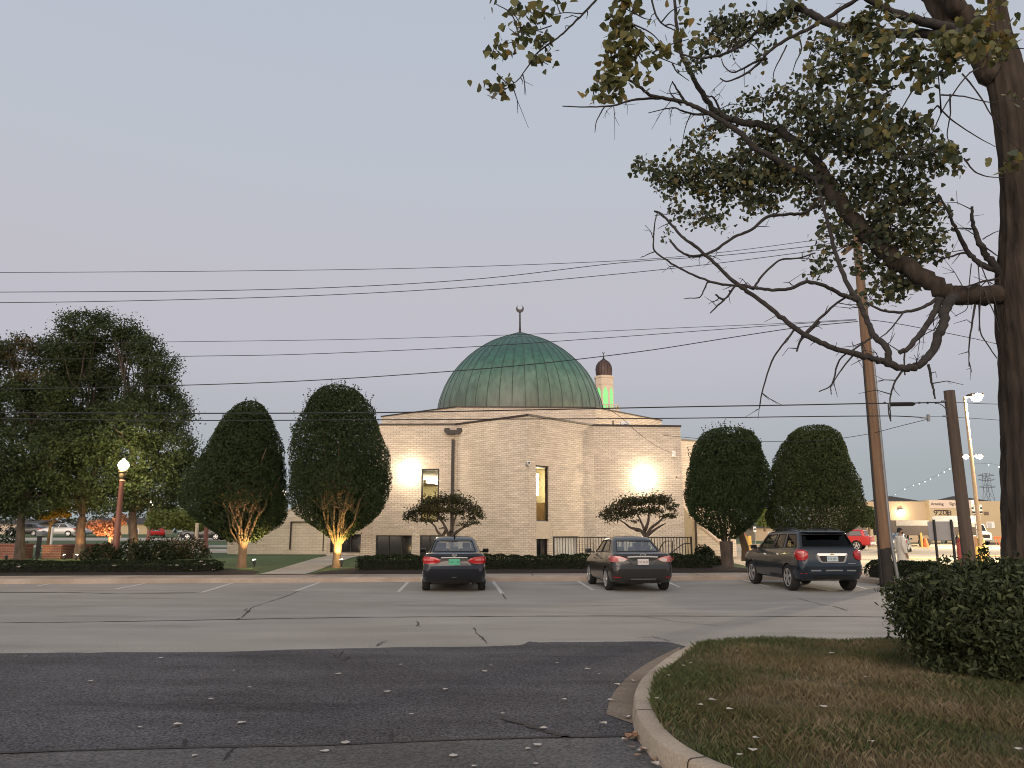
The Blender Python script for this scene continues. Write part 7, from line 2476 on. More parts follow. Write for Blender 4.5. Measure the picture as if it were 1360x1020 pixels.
navy = car_paint('navy_black_paint', (0.006, 0.007, 0.011), 0.25)
grey = car_paint('warm_grey_paint', (0.026, 0.024, 0.0225), 0.30, 0.2)
slate = car_paint('slate_blue_paint', (0.009, 0.017, 0.027), 0.28, 0.15)
M['plategreen'] = mat('green_plate', (0.06, 0.36, 0.22), 0.5, 0.08, 20)
M['platedark'] = mat('plate_ink', (0.03, 0.06, 0.05), 0.6, 0)
M['platewhite'] = mat('white_plate', (0.55, 0.50, 0.49), 0.5, 0.08, 20)
M['plateblue'] = mat('pale_blue_plate', (0.42, 0.50, 0.54), 0.5, 0.1, 20)
YAW = 0.075
cA = A(601.5, 770, 20.75)
sedan('parked_car', 'navy black sedan with red taillights and a green number plate', navy, (cA.x - 0.02, 21.45, 0), YAW, 'a', 9, (M['plategreen'], M['platedark'], 'A101 1TA'))
cB = A(855.5, 770, 21.5)
sedan('parked_car', 'warm grey sedan with pale round-ringed taillights and a white number plate', grey, (cB.x, 21.5, 0), YAW + 0.005, 'b', 9, (M['platewhite'], M['platedark'], 'E13 1612'))


def crossover(name, label, paint, loc, yaw, detail=True, glass='privacy', cat='car', roofz=0.0):
    t = thing(name, label, cat, local=True)
    W = 0.92
    zb = 0.30
    levels = [dict(z=zb, yr=0.35, yf=4.50, w=W - .10, rc=0.32),
              dict(z=zb + .05, yr=0.14, yf=4.68, w=W - .03, rc=0.32, br=.12),
              dict(z=0.50, yr=0.02, yf=4.76, w=W, rc=0.32, br=.12),
              dict(z=0.70, yr=0.00, yf=4.77, w=W + .005, rc=0.32, br=.12),
              dict(z=[(0, 0.76), (4.7, 0.78)], yr=0.06, yf=4.75, w=W - .002, rc=0.27, br=.10),
              dict(z=[(0, 0.92), (4.7, 0.88)], yr=0.11, yf=4.70, w=W - .008, rc=0.24, br=.09),
              dict(z=[(0, 1.10), (2, 1.05), (4.7, 0.94)], yr=0.13, yf=4.62, w=W - .03, rc=0.22, br=.08),
              dict(z=[(0, 1.17), (2.2, 1.10), (3.7, 1.09), (4.6, 0.98)], yr=0.16, yf=4.52, w=W - .075, rc=0.20, br=.08),
              dict(z=[(0, 1.19), (2.2, 1.13), (3.7, 1.12), (4.5, 1.01)], yr=0.26, yf=4.35, w=W - .18, rc=0.20, br=.08)]
    green = [dict(z=[(0, 1.165), (2.2, 1.10), (3.9, 1.07)], yr=0.19, yf=3.86, w=W - .10, rc=0.16, rcf=.25, br=.07, bf=.26, taper=.06),
             dict(z=[(.5, 1.585), (1.6, 1.60), (2.9, 1.56)], yr=0.50, yf=3.02, w=W - .235, rc=0.14, rcf=.18, br=.05, bf=.14, taper=.04),
             dict(z=[(.3, 1.615), (1.6, 1.645), (2.9, 1.60)], yr=0.40, yf=2.90, w=W - .275, rc=0.14, rcf=.18, br=.05, bf=.12, taper=.04),
             dict(z=[(.3, 1.645), (1.6, 1.685), (2.9, 1.63)], yr=0.52, yf=2.70, w=W - .42, rc=0.14, rcf=.18, br=.04, bf=.10, taper=.03)]
    s = Car(levels, green)
    body = stack_body(s, 'body', t, paint, (0.98, 3.84), 0.405)
    nC = len(s.G[0])
    panes = [('rear_window', 0, NR + NC - 3, glass), ('quarter_window', NR + NC + 1, NR + NC + 5, glass), ('rear_side_window', NR + NC + 6, NR + NC + 10, glass if glass == 'privacy' else 'sideglass'), ('front_side_window', NR + NC + 11, NR + NC + NSD - 1, 'sideglass'),
             ('windscreen', nC - NR - NC + 3, nC - 1, 'rearglass')]
    greenhouse(s, t, paint, panes, glass)
    for y in (0.98, 3.84):
        for x in (-1, 1):
            wheel('wheel', t, x * (W - 0.12), y, 0.36, 0.225, 5)
    seats(t, 1.5, 1.2, 1.3, gap=0.95)
    for sd in (1, -1):
        mirror(t, (sd * (W - .09), 3.25, 1.14), paint, sd)
        b = MB(); b.tube([(sd * 0.58, .75, 1.655), (sd * 0.60, 1.1, 1.715), (sd * 0.60, 2.4, 1.715), (sd * 0.58, 2.7, 1.65)], 0.018, 6); b.build('roof_rail', M['plastic'], t)
        b = MB(); b.obox((sd * (W - 0.012), 1.75, 0.985), 0.02, 0.10, 0.018); b.build('door_handle', M['chrome'], body)
        b = MB(); b.obox((sd * (W - 0.004), 2.75, 0.965), 0.02, 0.10, 0.018); b.build('door_handle', M['chrome'], body)
        # chrome line round the quarter window
        b = MB()
        i0 = NR + NC + 5
        pts = [s.G[0][i0].lerp(s.G[1][i0], v) for v in (0.02, .3, .6, .95)]
        b.tube([Vector((p.x * sd * 1.004, p.y + 0.1 * (1 - k / 3), p.z)) for k, p in enumerate(pts)], 0.014, 5); b.build('window_trim', M['steel'], t)
        s.patch('sill_cladding', [(1.9, .34, .42), (2.4, .34, .43), (2.9, .34, .43)], M['plastic'], t, sd < 0, 0.012, 1)
    for lf in (False, True):
        tl = s.patch('taillight', [(0.64, .93, 1.07), (0.70, .88, 1.12), (0.78, .85, 1.14), (0.88, .85, 1.14), (0.96, .88, 1.13), (1.02, .94, 1.09)], M['tail'], t, lf, 0.025, 5, 0.02)
        s.patch('lamp_core', [(0.74, 1.04, 1.09), (0.80, 1.03, 1.10), (0.87, 1.04, 1.09)], M['tailpink'], tl, lf, 0.05, 2)
        s.patch('reflector', [(0.72, .50, .515), (0.9, .50, .515)], M['tail'], t, lf, 0.012, 1)
    # chrome garnish: a flattened hexagonal ring round the plate
    out = [(-0.43, 1.01), (-0.40, 1.04), (0.40, 1.04), (0.43, 1.01), (0.36, 0.82), (0.30, 0.785), (-0.30, 0.785), (-0.36, 0.82)]
    inn = [(-0.36, 0.965), (-0.34, 0.975), (0.34, 0.975), (0.36, 0.965), (0.31, 0.84), (0.27, 0.815), (-0.27, 0.815), (-0.31, 0.84)]
    yb = s.at(0, 0.92, False, 0.03).y
    b = MB()
    n = 8
    f3d = lambda p, d: Vector((p[0], yb + 0.085 * (p[0] / .9) ** 2 - d, p[1]))
    b.add([f3d(p, 0.02) for p in out] + [f3d(p, 0.02) for p in inn] + [f3d(p, -.03) for p in out] + [f3d(p, -.03) for p in inn],
          [(i, (i + 1) % n, n + (i + 1) % n, n + i) for i in range(n)] + [(i, (i + 1) % n, 2 * n + (i + 1) % n, 2 * n + i) for i in range(n)] + [(n + i, n + (i + 1) % n, 3 * n + (i + 1) % n, 3 * n + i) for i in range(n)])
    gr = b.build('chrome_surround', M['chrome'], t, smooth=30)
    b = MB(); b.add([f3d(p, 0.0) for p in inn], [tuple(range(8))]); b.build('plate_recess', M['plastic'], gr)
    b = MB(); b.box(-0.155, 0.155, yb - 0.012, yb - 0.004, 0.825, 0.96)
    pl_ = b.build('number_plate', M['plateblue'], t)
    if detail:
        text_mesh('K13 2151', 0.08, M['platedark'], pl_, (0, yb - 0.0135, 0.89), RX, 'plate_lettering', 0.001, 0.85)
        # little cross-shaped emblem in the chrome bar
        b = MB(); b.box(-0.055, 0.055, yb - 0.026, yb - 0.021, 1.002, 1.022); b.box(-0.024, 0.024, yb - 0.028, yb - 0.0265, 0.994, 1.03)
        b.build('badge', mat('gold_badge', (0.45, 0.33, 0.10), 0.3, 0, metal=.6), gr)
        s.patch('model_lettering', [(0.42, .755, .775), (0.52, .755, .775), (0.64, .755, .775)], M['steel'], t, False, 0.014, 1)
        b = MB(); b.tube([(0.0, .32, 1.24), (-.12, .30, 1.25), (-.32, .30, 1.255)], [0.02, .014, .010], 6); b.build('rear_wiper', M['plastic'], t)
        b = MB(); b.obox((0, 0.40, 1.61), 0.5, 0.09, 0.016); bevel(b.build('spoiler', paint, t), 0.012, 2)
        b = MB(); b.tube([(0.1, .62, 1.66), (0.1, .50, 1.74)], [0.018, .008], 6); b.build('roof_aerial', M['plastic'], t)
    s.patch('bumper_step', [(-0.62, .565, .60), (0, .575, .61), (0.62, .565, .60)], M['steel'] if detail else M['plastic'], t, False, 0.012, 1)
    s.patch('diffuser', [(-0.78, .315, .40), (-.4, .315, .44), (0, .315, .45), (.4, .315, .44), (0.78, .315, .40)], M['plastic'], t, False, 0.014, 2)
    s.patch('tailgate_seam', [(-0.66, .745, .753), (0, .748, .756), (0.66, .745, .753)], M['plastic'], t, False, 0.006, 1)
    t.location = loc
    t.rotation_euler = (0, 0, yaw)
    return t


cC = A(1109.5, 770, 21.3)
crossover('parked_car', 'slate blue sport utility vehicle with chrome plate surround and tinted windows', slate, (cC.x, 21.3, 0), YAW - 0.03)

# cars in the distance -------------------------------------------------
silver = car_paint('silver_paint', (0.42, 0.41, 0.39), 0.3, 0.3)
bluegrey = car_paint('pale_blue_paint', (0.16, 0.21, 0.26), 0.3, 0.3)
redp = car_paint('red_car_paint', (0.42, 0.018, 0.02), 0.3)
darkp = car_paint('dark_car_paint', (0.02, 0.02, 0.022), 0.3)
whitep = car_paint('white_car_paint', (0.55, 0.55, 0.54), 0.35)


def far_sedan(label, px, Y, zg, yaw, paint, plate=(M['platewhite'], M['platedark'], '1')):
    p = A(px, 700, Y)
    return sedan('parked_car', label, paint, (p.x, Y, zg), yaw, 'a', 5, plate)


def far_suv(label, px, Y, zg, yaw, paint):
    p = A(px, 700, Y)
    return crossover('parked_car', label, paint, (p.x, Y, zg), yaw, False, 'sideglass')


far_sedan('silver sedan parked beyond the lawn, just left of the thick orange trunk', 107, 90, leftz(90), PI / 2 + 0.1, silver)
far_sedan('grey sedan parked far left beyond the lawn, half hidden by the thin black trunk', 62, 92, leftz(92), PI / 2 - 0.05, grey)
far_suv('pale blue sport utility vehicle between the thick orange trunk and the lamp post', 149, 90, leftz(90), PI / 2 - .05, bluegrey)
far_sedan('small red car beyond the dark shrubs near the thin red-brown post', 208, 84, leftz(84), 0.4, redp)
far_sedan('dark sedan behind the first clipped tree, beside the paved plaza', 305, 74, leftz(74), PI / 2, darkp)
far_suv('white sport utility vehicle far behind the second red-brown post', 296, 96, leftz(96), PI / 2 + .3, whitep)
far_sedan('silver-blue sedan in the lot, half hidden behind the wooden utility pole', 1186, 62, 0, -0.55, bluegrey)


def pickup(label, px, Y, yaw, paint):
    t = thing('pickup_truck', label, 'pickup truck', local=True)
    W = 0.98
    levels = [dict(z=0.42, yr=0.10, yf=5.6, w=W - .08, rc=0.12), dict(z=0.50, yr=0.0, yf=5.72, w=W - .02, rc=0.12, br=.02), dict(z=0.75, yr=0.0, yf=5.75, w=W, rc=0.12, br=.02),
              dict(z=[(0, 1.20), (6, 1.08)], yr=0.02, yf=5.70, w=W - .02, rc=0.12, br=.02), dict(z=[(0, 1.24), (6, 1.14)], yr=0.06, yf=5.6, w=W - .08, rc=0.12, br=.02)]
    green = [dict(z=1.21, yr=0.35, yf=4.45, w=W - .10, rc=.12, rcf=.22, br=0, bf=.2), dict(z=1.72, yr=0.55, yf=3.75, w=W - .25, rc=.12, rcf=.18, br=0, bf=.12),
             dict(z=1.78, yr=0.65, yf=3.6, w=W - .32, rc=.12, rcf=.18, br=0, bf=.1), dict(z=1.81, yr=0.8, yf=3.4, w=W - .45, rc=.12, rcf=.18, br=0, bf=.1)]
    s = Car(levels, green)
    stack_body(s, 'body', t, paint, (1.15, 4.65), 0.46)
    nC = len(s.G[0])
    greenhouse(s, t, paint, [('rear_window', 0, NR + NC - 4, 'rearglass'), ('canopy_window', NR + NC + 1, NR + NC + 8, 'rearglass'), ('front_side_window', NR + NC + 10, NR + NC + NSD - 1, 'sideglass'), ('windscreen', nC - NR - NC + 3, nC - 1, 'rearglass')], 'rearglass')
    for y in (1.15, 4.65):
        for x in (-1, 1):
            wheel('wheel', t, x * (W - .14), y, 0.40, 0.26, 5)
    for lf in (False, True):
        s.patch('taillight', [(0.78, .80, 1.12), (0.86, .80, 1.12), (0.93, .80, 1.12)], M['tail'], t, lf, 0.02, 2)
        mirror(t, ((-1 if lf else 1) * (W - .08), 3.75, 1.3), M['plastic'], -1 if lf else 1)
    b = MB(); b.box(-0.9, 0.9, -0.12, 0.0, 0.50, 0.70); bevel(b.build('rear_bumper', M['white'], t), 0.03, 2)
    b = MB(); b.box(-0.16, 0.16, -0.13, -0.121, 0.52, 0.67); b.build('number_plate', M['platewhite'], t)
    p = A(px, 700, Y)
    t.location = (p.x, Y, 0); t.rotation_euler = (0, 0, yaw)
    return t


pickup('red pickup truck with a rear canopy parked behind the clipped trees', 1157, 70, 0.95, redp)


def box_truck(label, px, Y, yaw):
    t = thing('box_truck', label, 'truck', local=True)
    b = MB(); b.box(-1.1, 1.1, 1.9, 7.5, 0.95, 3.5); bevel(b.build('cargo_box', M['white'], t), 0.05, 2)
    b = MB()
    b.slab([(-1.0, 0, 0.55), (-1.0, 1.8, 0.55), (-1.0, 1.8, 2.5), (-1.0, 1.1, 2.5), (-1.0, 0.75, 1.65), (-1.0, 0.05, 1.45)], (2.0, 0, 0))
    cab = bevel(b.build('cab', M['white'], t), 0.06, 2)
    b = MB(); b.slab([(-0.85, 0.74, 1.70), (0.85, 0.74, 1.70), (0.85, 1.06, 2.38), (-0.85, 1.06, 2.38)], (0, -0.03, 0.012)); b.build('windscreen', M['darkglass'], t)
    b = MB(); b.box(-0.7, 0.7, -0.02, 0.02, 0.85, 1.3); b.build('grille', M['plastic'], t)
    for sx in (-1, 1):
        b = MB(); b.box(sx * 0.85 - .12, sx * .85 + .12, -0.025, 0.02, 0.98, 1.2); b.build('headlight', M['tailclear'], t)
        for y in (0.95, 5.9):
            wheel('wheel', t, sx * 0.92, y, 0.45, 0.28, 6)
    b = MB(); b.box(-0.9, 0.9, 0.4, 7.2, 0.5, 0.9); b.build('chassis', M['underbody'], t)
    b = MB(); b.box(-1.0, 1.0, -0.12, 0.0, 0.5, 0.72); b.build('bumper', M['steel'], t)
    p = A(px, 700, Y); t.location = (p.x, Y, 0); t.rotation_euler = (0, 0, yaw)
    return t


box_truck('white box truck facing the lot behind the street signs', 1306, 92, 0.12)
# ------------------------------------------------------------------ beyond the right-hand lot
YI = 118.0
wh = thing('warehouse', 'long tan warehouse with a pale painted front, dark hipped roofs and big house number', 'building', (A(1255, 706, YI).x, YI, 0))
M['tanwall'] = mat('tan_warehouse_wall', (0.42, 0.32, 0.22), 0.9, 0.1, 0.3)
M['palewall'] = mat('pale_front', (0.62, 0.50, 0.42), 0.9, 0.06, 0.3)
M['yelwall'] = mat('yellowish_wall', (0.47, 0.37, 0.235), 0.9, 0.08, 0.3)
M['darkroof'] = mat('dark_shingle_roof', (0.045, 0.038, 0.034), 0.9, 0.2, 0.5)
M['number'] = mat('dark_number', (0.05, 0.045, 0.042), 0.8, 0)
xa, xb, xc, xd = A(1150, 690, YI).x, A(1231, 690, YI).x, A(1288, 690, YI).x, A(1420, 690, YI).x
z1 = zat(666, YI); z2 = zat(664, YI - 1)
b = MB(); b.box(xa, xb, YI, YI + 22, 0, z1); b.build('left_wall', M['tanwall'], wh)
b = MB(); b.box(xb, xc, YI - 1, YI + 22, 0, z2); b.build('front_wall', M['yelwall'], wh)
b = MB(); b.box(xb + 0.05, xc - .05, YI - 1.06, YI - 1.003, zat(675, YI - 1), z2 - 0.05); b.build('pale_band', M['palewall'], wh)
b = MB(); b.box(xc, xd, YI + .2, YI + 22, 0, zat(665.5, YI)); b.build('right_wall', M['yelwall'], wh)


def hip(x0, x1, y0, y1, z0, h, name):
    r = (y1 - y0) / 2 * 0.75
    b = MB()
    b.add([(x0, y0, z0), (x1, y0, z0), (x1, y1, z0), (x0, y1, z0), (x0 + r, (y0 + y1) / 2, z0 + h), (x1 - r, (y0 + y1) / 2, z0 + h)],
          [(0, 1, 5, 4), (1, 2, 5), (2, 3, 4, 5), (3, 0, 4), (3, 2, 1, 0)])
    return b.build(name, M['darkroof'], wh)


hip(A(1176, 665, YI).x, A(1232, 665, YI).x, YI + 1, YI + 9, z1 + 0.02, 1.0, 'roof')
hip(A(1266, 665, YI).x, A(1325, 665, YI).x, YI + 1.2, YI + 9, zat(665.5, YI) + 0.02, 0.95, 'roof')
text_mesh('Arnolog', 0.62, M['number'], wh, (A(1239.5, 669, YI).x, YI - 1.09, zat(669.3, YI - 1)), RX, 'sign_lettering', 0.02, 0.92)
text_mesh('Signs', 0.62, M['number'], wh, (A(1260.5, 669, YI).x, YI - 1.09, zat(669.3, YI - 1)), RX, 'sign_lettering', 0.02, 0.92)
text_mesh('9208', 1.02, M['number'], wh, (A(1246.8, 681, YI).x, YI - 1.04, zat(681.3, YI - 1)), RX, 'house_number', 0.02, 1.35)
b = MB(); p, q = A(1258, 678, YI - 1.1), A(1259.5, 685, YI - 1.1); b.box(p.x, q.x, YI - 1.1, YI - 1.003, q.z, p.z + .1); b.box(A(1236, 677, YI).x, p.x - .01, YI - 1.1, YI - 1.003, p.z - .02, p.z + .1); b.build('number_frame', M['coping'], wh)
for x in (1310.5, 1332.5):
    p, q = A(x - 3.2, 679.5, YI), A(x + 3.6, 684, YI)
    b = MB(); b.box(p.x, q.x, YI + .12, YI + .197, q.z, p.z); b.build('vent', mat('louvre', (0.16, 0.12, 0.085), 0.8, 0.1, 2), wh)
p, q = A(1310.5, 693, YI), A(1322, 701.5, YI)
b = MB(); b.box(p.x, q.x, YI + .1, YI + .197, q.z, p.z); wv = b.build('window', M['white'], wh)
b = MB(); b.box(p.x + .12, q.x - .45, YI + .07, YI + .097, q.z + .08, p.z - .1); b.build('pane', M['blind'], wv)
p, q = A(1332, 693, YI), A(1338.5, 707.5, YI)
b = MB(); b.box(p.x, q.x, YI + .1, YI + .197, 0, p.z); dv = b.build('door', mat('grey_door', (0.10, 0.095, 0.095), 0.6, .1, 2), wh)
b = MB(); b.box(p.x + .3, p.x + .5, YI + .07, YI + .097, p.z - .6, p.z - .35); b.build('door_pane', M['farglobe'], dv)
# lit wall lamp on the warehouse
wlp = A(1196.5, 678.5, YI - .3)
wl_ = thing('wall_light', 'single lit lamp on the left end of the far warehouse', 'wall light', wlp)
b = MB(); b.obox(wlp + Vector((0, .15, .2)), .3, .15, .2); b.build('housing', M['bronze'], wl_)
b = MB(); b.obox(wlp + Vector((0, -.05, .0)), .26, .06, .18); b.build('lens', M['flood'], wl_)
point_light('warehouse_light', wlp + Vector((0, -.7, -.3)), 260, (1, .82, .5), .15)

# dark trailers in front of it
def trailer(label, x0, x1, y_top, y_bot, Y, cols):
    p, q = A(x0, y_top, Y), A(x1, y_bot, Y)
    t = thing('trailer', label, 'trailer', ((p.x + q.x) / 2, Y, 0))
    b = MB(); b.box(p.x, q.x, Y, Y + 2.5, q.z, p.z); bevel(b.build('body', cols[0], t), 0.05, 1)
    b = MB(); b.box(p.x + (q.x - p.x) * cols[2], q.x - .05, Y - .03, Y - .003, p.z - (p.z - q.z) * .36, p.z - .02); b.build('upper_band', cols[1], t)
    for f in (.12, .2):
        wheel('wheel', t, 0, 0, 0.45, 0.3, 5) if False else None
    for f in (0.16, 0.26, 0.55, 0.8):
        b = MB(); x = p.x + (q.x - p.x) * f; b.box(x - .07, x + .07, Y + .3, Y + .5, 0, q.z - .003); b.build('support_leg', M['plastic'], t)
    for f in (.84, .92):
        b = MB(); b.lathe([(.30, -.12), (.45, -.12), (.45, .12), (.30, .12)], (p.x + (q.x - p.x) * f, Y + .25, .45), 20, axis='y'); b.build('wheel', M['rubber'], t)
    return t


M['bandgrey'] = mat('pale_grey_band', (.15, .145, .14), .7, .1, 2)
M['trailerdark'] = mat('dark_brown_trailer', (0.022, 0.016, 0.015), 0.6, .1, 1)
trailer('long dark brown trailer with a white upper band behind the standing man', 1172, 1236, 691, 711, 86, (M['trailerdark'], M['bandgrey'], .28))
trailer('dark trailer part-hidden between the sign panel and the stub pole', 1262, 1300, 694, 711, 88, (M['trailerdark'], M['bandgrey'], .02))

# the sign seen from behind on two black posts
YSg = 25.2
sg = thing('sign_board', 'grey back of a square sign board on two black posts', 'sign', (A(1252, 755, YSg).x, YSg, .14))
p, q = A(1232.5, 692.5, YSg), A(1269.5, 718, YSg)
b = MB(); b.box(p.x, q.x, YSg + .03, YSg + .06, q.z, p.z); bevel(b.build('panel', mat('grey_aluminium', (0.30, 0.29, 0.285), .5, .08, 3), sg), .01, 1)
for x in (1241.5, 1264.5):
    c = A(x, 706, YSg)
    b = MB(); b.box(c.x - .03, c.x + .03, YSg - .03, YSg + .027, 0.1, zat(690, YSg)); b.build('post', M['black'], sg)
# street signs on a steel post by the lot entrance
YK = 47
M['signwhite'] = mat('dull_white_sign', (.30, .295, .28), .6, .05, 3)
ss = thing('street_sign', 'cluster of small white street signs with black markings on one post', 'sign', (A(1297, 720, YK).x, YK, 0))
c0 = A(1297, 700, YK)
b = MB(); b.tube([(c0.x, YK + .05, 0), (c0.x, YK + .05, zat(664, YK))], .04, 8); b.build('post', M['steel'], ss)
p, q = A(1289.5, 670.5, YK), A(1305, 682.5, YK)
b = MB(); b.box(p.x, q.x, YK - .02, YK, q.z, p.z); s1_ = b.build('sign_plate', M['signwhite'], ss)
b = MB()
cx, cz, hw, hh = (p.x + q.x) / 2, (p.z + q.z) / 2, (q.x - p.x) / 2, (p.z - q.z) / 2
for sx in (-1, 1):
    for dz in (.28, -.62):
        b.slab([(cx + sx * hw * .98, YK - .024, cz + hh * dz - hh * .3), (cx + sx * hw * .98, YK - .024, cz + hh * dz + hh * .3), (cx + sx * hw * .55, YK - .024, cz + hh * dz + hh * .12), (cx + sx * hw * .55, YK - .024, cz + hh * dz - hh * .12)], (0, -.006, 0))
b.box(cx - hw * .7, cx + hw * .7, YK - .03, YK - .024, cz - hh * .85, cz - hh * .45)
for k in range(5):
    b.box(cx - hw * .6 + hw * .25 * k, cx - hw * .45 + hw * .25 * k, YK - .03, YK - .024, cz + hh * .55, cz + hh * .85)
b.build('sign_marking', M['black'], s1_)
p, q = A(1294, 685, YK), A(1303, 696, YK)
b = MB(); b.box(p.x, q.x, YK - .02, YK, q.z, p.z); s2_ = b.build('sign_plate', M['signwhite'], ss)
text_mesh('19', .30, M['black'], s2_, ((p.x + q.x) / 2, YK - .024, (p.z + q.z) / 2), RX, 'sign_marking', .002)
p, q = A(1296, 698, YK), A(1302, 702.5, YK)
b = MB(); b.box(p.x, q.x, YK - .02, YK, q.z, p.z); b.build('sign_plate', M['signwhite'], ss)
p, q = A(1289, 664, YK), A(1293.5, 670, YK)
b = MB(); b.box(p.x, q.x, YK - .02, YK, q.z, p.z); b.build('sign_plate', M['signwhite'], ss)

# tall lot lamps
def lot_lamp(label, px_top, py_top, px_base, Y, heads, watts, base=True):
    top = A(px_top, py_top, Y)
    t = thing('lot_lamp', label, 'lamp post', (top.x, Y, 0), 'tall lamps of the parking lot')
    b = MB(); b.tube([(top.x, Y, .7 if base else 0), (top.x, Y, top.z)], [.12, .085], 10); b.build('post', mat('tan_pole_paint', (.34, .25, .16), .5, .1, 1), t, smooth=60)
    if base:
        b = MB(); b.lathe([(.32, 0), (.32, .72), (.26, .80)], (top.x, Y, 0), 20); b.build('concrete_base', M['yellow'], t, smooth=40)
    for dx, dy in heads:
        h = Vector((top.x + dx, Y + dy, top.z + .08))
        b = MB(); b.tube([(top.x, Y, top.z - .1), (top.x + dx * .6, Y + dy * .6, top.z + .08)], .04, 7); b.build('arm', M['bronze'], t)
        b = MB(); b.obox(h, .36, .30, .09); hd = bevel(b.build('lamp_head', M['bronze'], t), .03, 2)
        b = MB(); b.lathe([(.001, -.36), (.16, -.32), (.27, -.22), (.31, -.08), (.27, .03), (.16, .10)], h + Vector((0, -.12, -.02)), 20); b.build('lens', M['lotglow'], hd, smooth=180)  # drop lens enlarged so its shape imitates the lamp's flare
        point_light('lot_lamp_light', h + Vector((0, -.35, -.62)), watts, (1, .80, .54), .2)
    return t


M['lotglow'] = emit_mat('lot_lamp_lens', (1.0, .88, .68), 90)
lot_lamp('nearer tall lot lamp with one bright head above the stub pole', 1281, 527, 1293, 44, [(.62, 0)], 15000)
lot_lamp('farther tall lot lamp with two bright heads behind the stub pole', 1290.5, 606, 1296, 82, [(-.75, 0), (.75, 0)], 13000)

# bollards, bin, cone, stops
def bollard(label, px, py0, py1, Y, m='yellow'):
    c = A(px, py1, Y); top = zat(py0, Y)
    t = thing('bollard', label, 'bollard', (c.x, Y, 0), 'yellow bollards of the lot')
    b = MB(); b.lathe([(.10, 0), (.10, top - .08), (.06, top - .01), (.001, top)], (c.x, Y, 0), 14, cap=False); b.build('pipe', M[m], t, smooth=50)
    b = MB(); b.lathe([(.18, 0), (.18, .04)], (c.x, Y, -.02), 14); b.build('footing', M['concrete'], t)


bollard('thin yellow bollard just left of the sign board', 1224, 707.5, 720, 80)
bollard('thin yellow bollard between the sign board and the stub pole', 1275.5, 707, 720, 78)
yb_ = thing('barrier_block', 'squat yellow concrete block at the base of the lot lamp', 'concrete block', A(1304, 720, 45))
p, q = A(1299.5, 713.5, 45), A(1309, 727, 45)
b = MB(); b.slab([(p.x, 45, 0), (q.x, 45, 0), (q.x - .05, 45, p.z), (p.x + .05, 45, p.z)], (0, .5, 0)); bevel(b.build('block', M['yellow'], yb_), .04, 2)
b = MB(); b.box(p.x - .45, p.x - .02, 45.1, 45.5, 0, p.z + .05); b.build('wooden_post', M['polewood2'], yb_)
rb_ = thing('litter_bin', 'red bin with a darker lid left of the stub pole', 'bin', (A(1278, 745, 33).x, 33, 0))
c = A(1277.5, 740, 33)
b = MB(); b.lathe([(.155, 0), (.165, .05), (.16, zat(721, 33))], (c.x, 33, -.01), 18); b.build('drum', mat('faded_red', (.34, .07, .06), .6, .1, 4), rb_, smooth=40)
b = MB(); b.lathe([(.13, zat(720.7, 33)), (.13, zat(716, 33) - .04), (.08, zat(715, 33))], (c.x, 33, 0), 18); b.build('lid', mat('deep_red', (.28, .02, .02), .5, .1, 4), rb_, smooth=40)
for i, (x, y, hw) in enumerate([(1180, 727, 26), (1222, 727.5, 22), (1228, 741.5, 22), (1170, 722.5, 22), (1213, 723, 20), (1310, 738, 26), (1325, 724.5, 20), (1250, 725, 16)]):
    g_ = G(x, y, 0.05)
    L_ = hw * g_.y / FPX
    b = MB(); b.prism([(g_.x - L_, g_.y - .09), (g_.x + L_, g_.y - .09), (g_.x + L_, g_.y + .09), (g_.x - L_, g_.y + .09)], -.012, .10)
    o = bevel(b.build('wheel_stop', mat('pale_yellow_concrete', (.50, .40, .24), .8, .15, 4)), .035, 2)
    lab = ['pale wheel stop left of the standing man', 'pale wheel stop just behind the standing man', 'nearest pale wheel stop in front of the sign posts', 'far pale wheel stop behind the wooden utility pole', 'far pale wheel stop below the dark trailer', 'pale wheel stop right of the yellow block', 'far pale wheel stop toward the right trunk', 'far pale wheel stop under the sign board'][i]
    tag(o, lab, 'wheel stop', 'wheel stops in the lot')
oc = thing('traffic_cone', 'orange safety cone left of the sign board under the trailer', 'cone', (A(1229, 718, 82).x, 82, 0))
b = MB(); b.lathe([(.42, .03), (.34, .06), (.10, .95), (.001, .96)], (A(1229, 718, 82).x, 82, 0), 14, cap=False); b.build('cone_body', M['orange'], oc, smooth=40)
b = MB(); b.obox((A(1229, 718, 82).x, 82, .015), .5, .5, .02); b.build('foot', M['plastic'], oc)
for k, x in enumerate((1322.5, 1327.5)):
    c = A(x, 715, 98)
    t = thing('sawhorse', ['left orange sawhorse before the warehouse door', 'right orange sawhorse before the warehouse door'][k], 'barrier', (c.x, 98, 0), 'orange sawhorses')
    b = MB(); b.box(c.x - .2, c.x + .2, 97.95, 98.05, .75, 1.0); b.build('board', M['orange'], t)
    b = MB(); b.tube([(c.x - .18, 97.7, 0), (c.x - .15, 98, .98)], .04, 6); b.build('leg', M['orange'], t)
    b = MB(); b.tube([(c.x + .18, 97.7, 0), (c.x + .15, 98, .98)], .04, 6); b.build('leg', M['orange'], t)

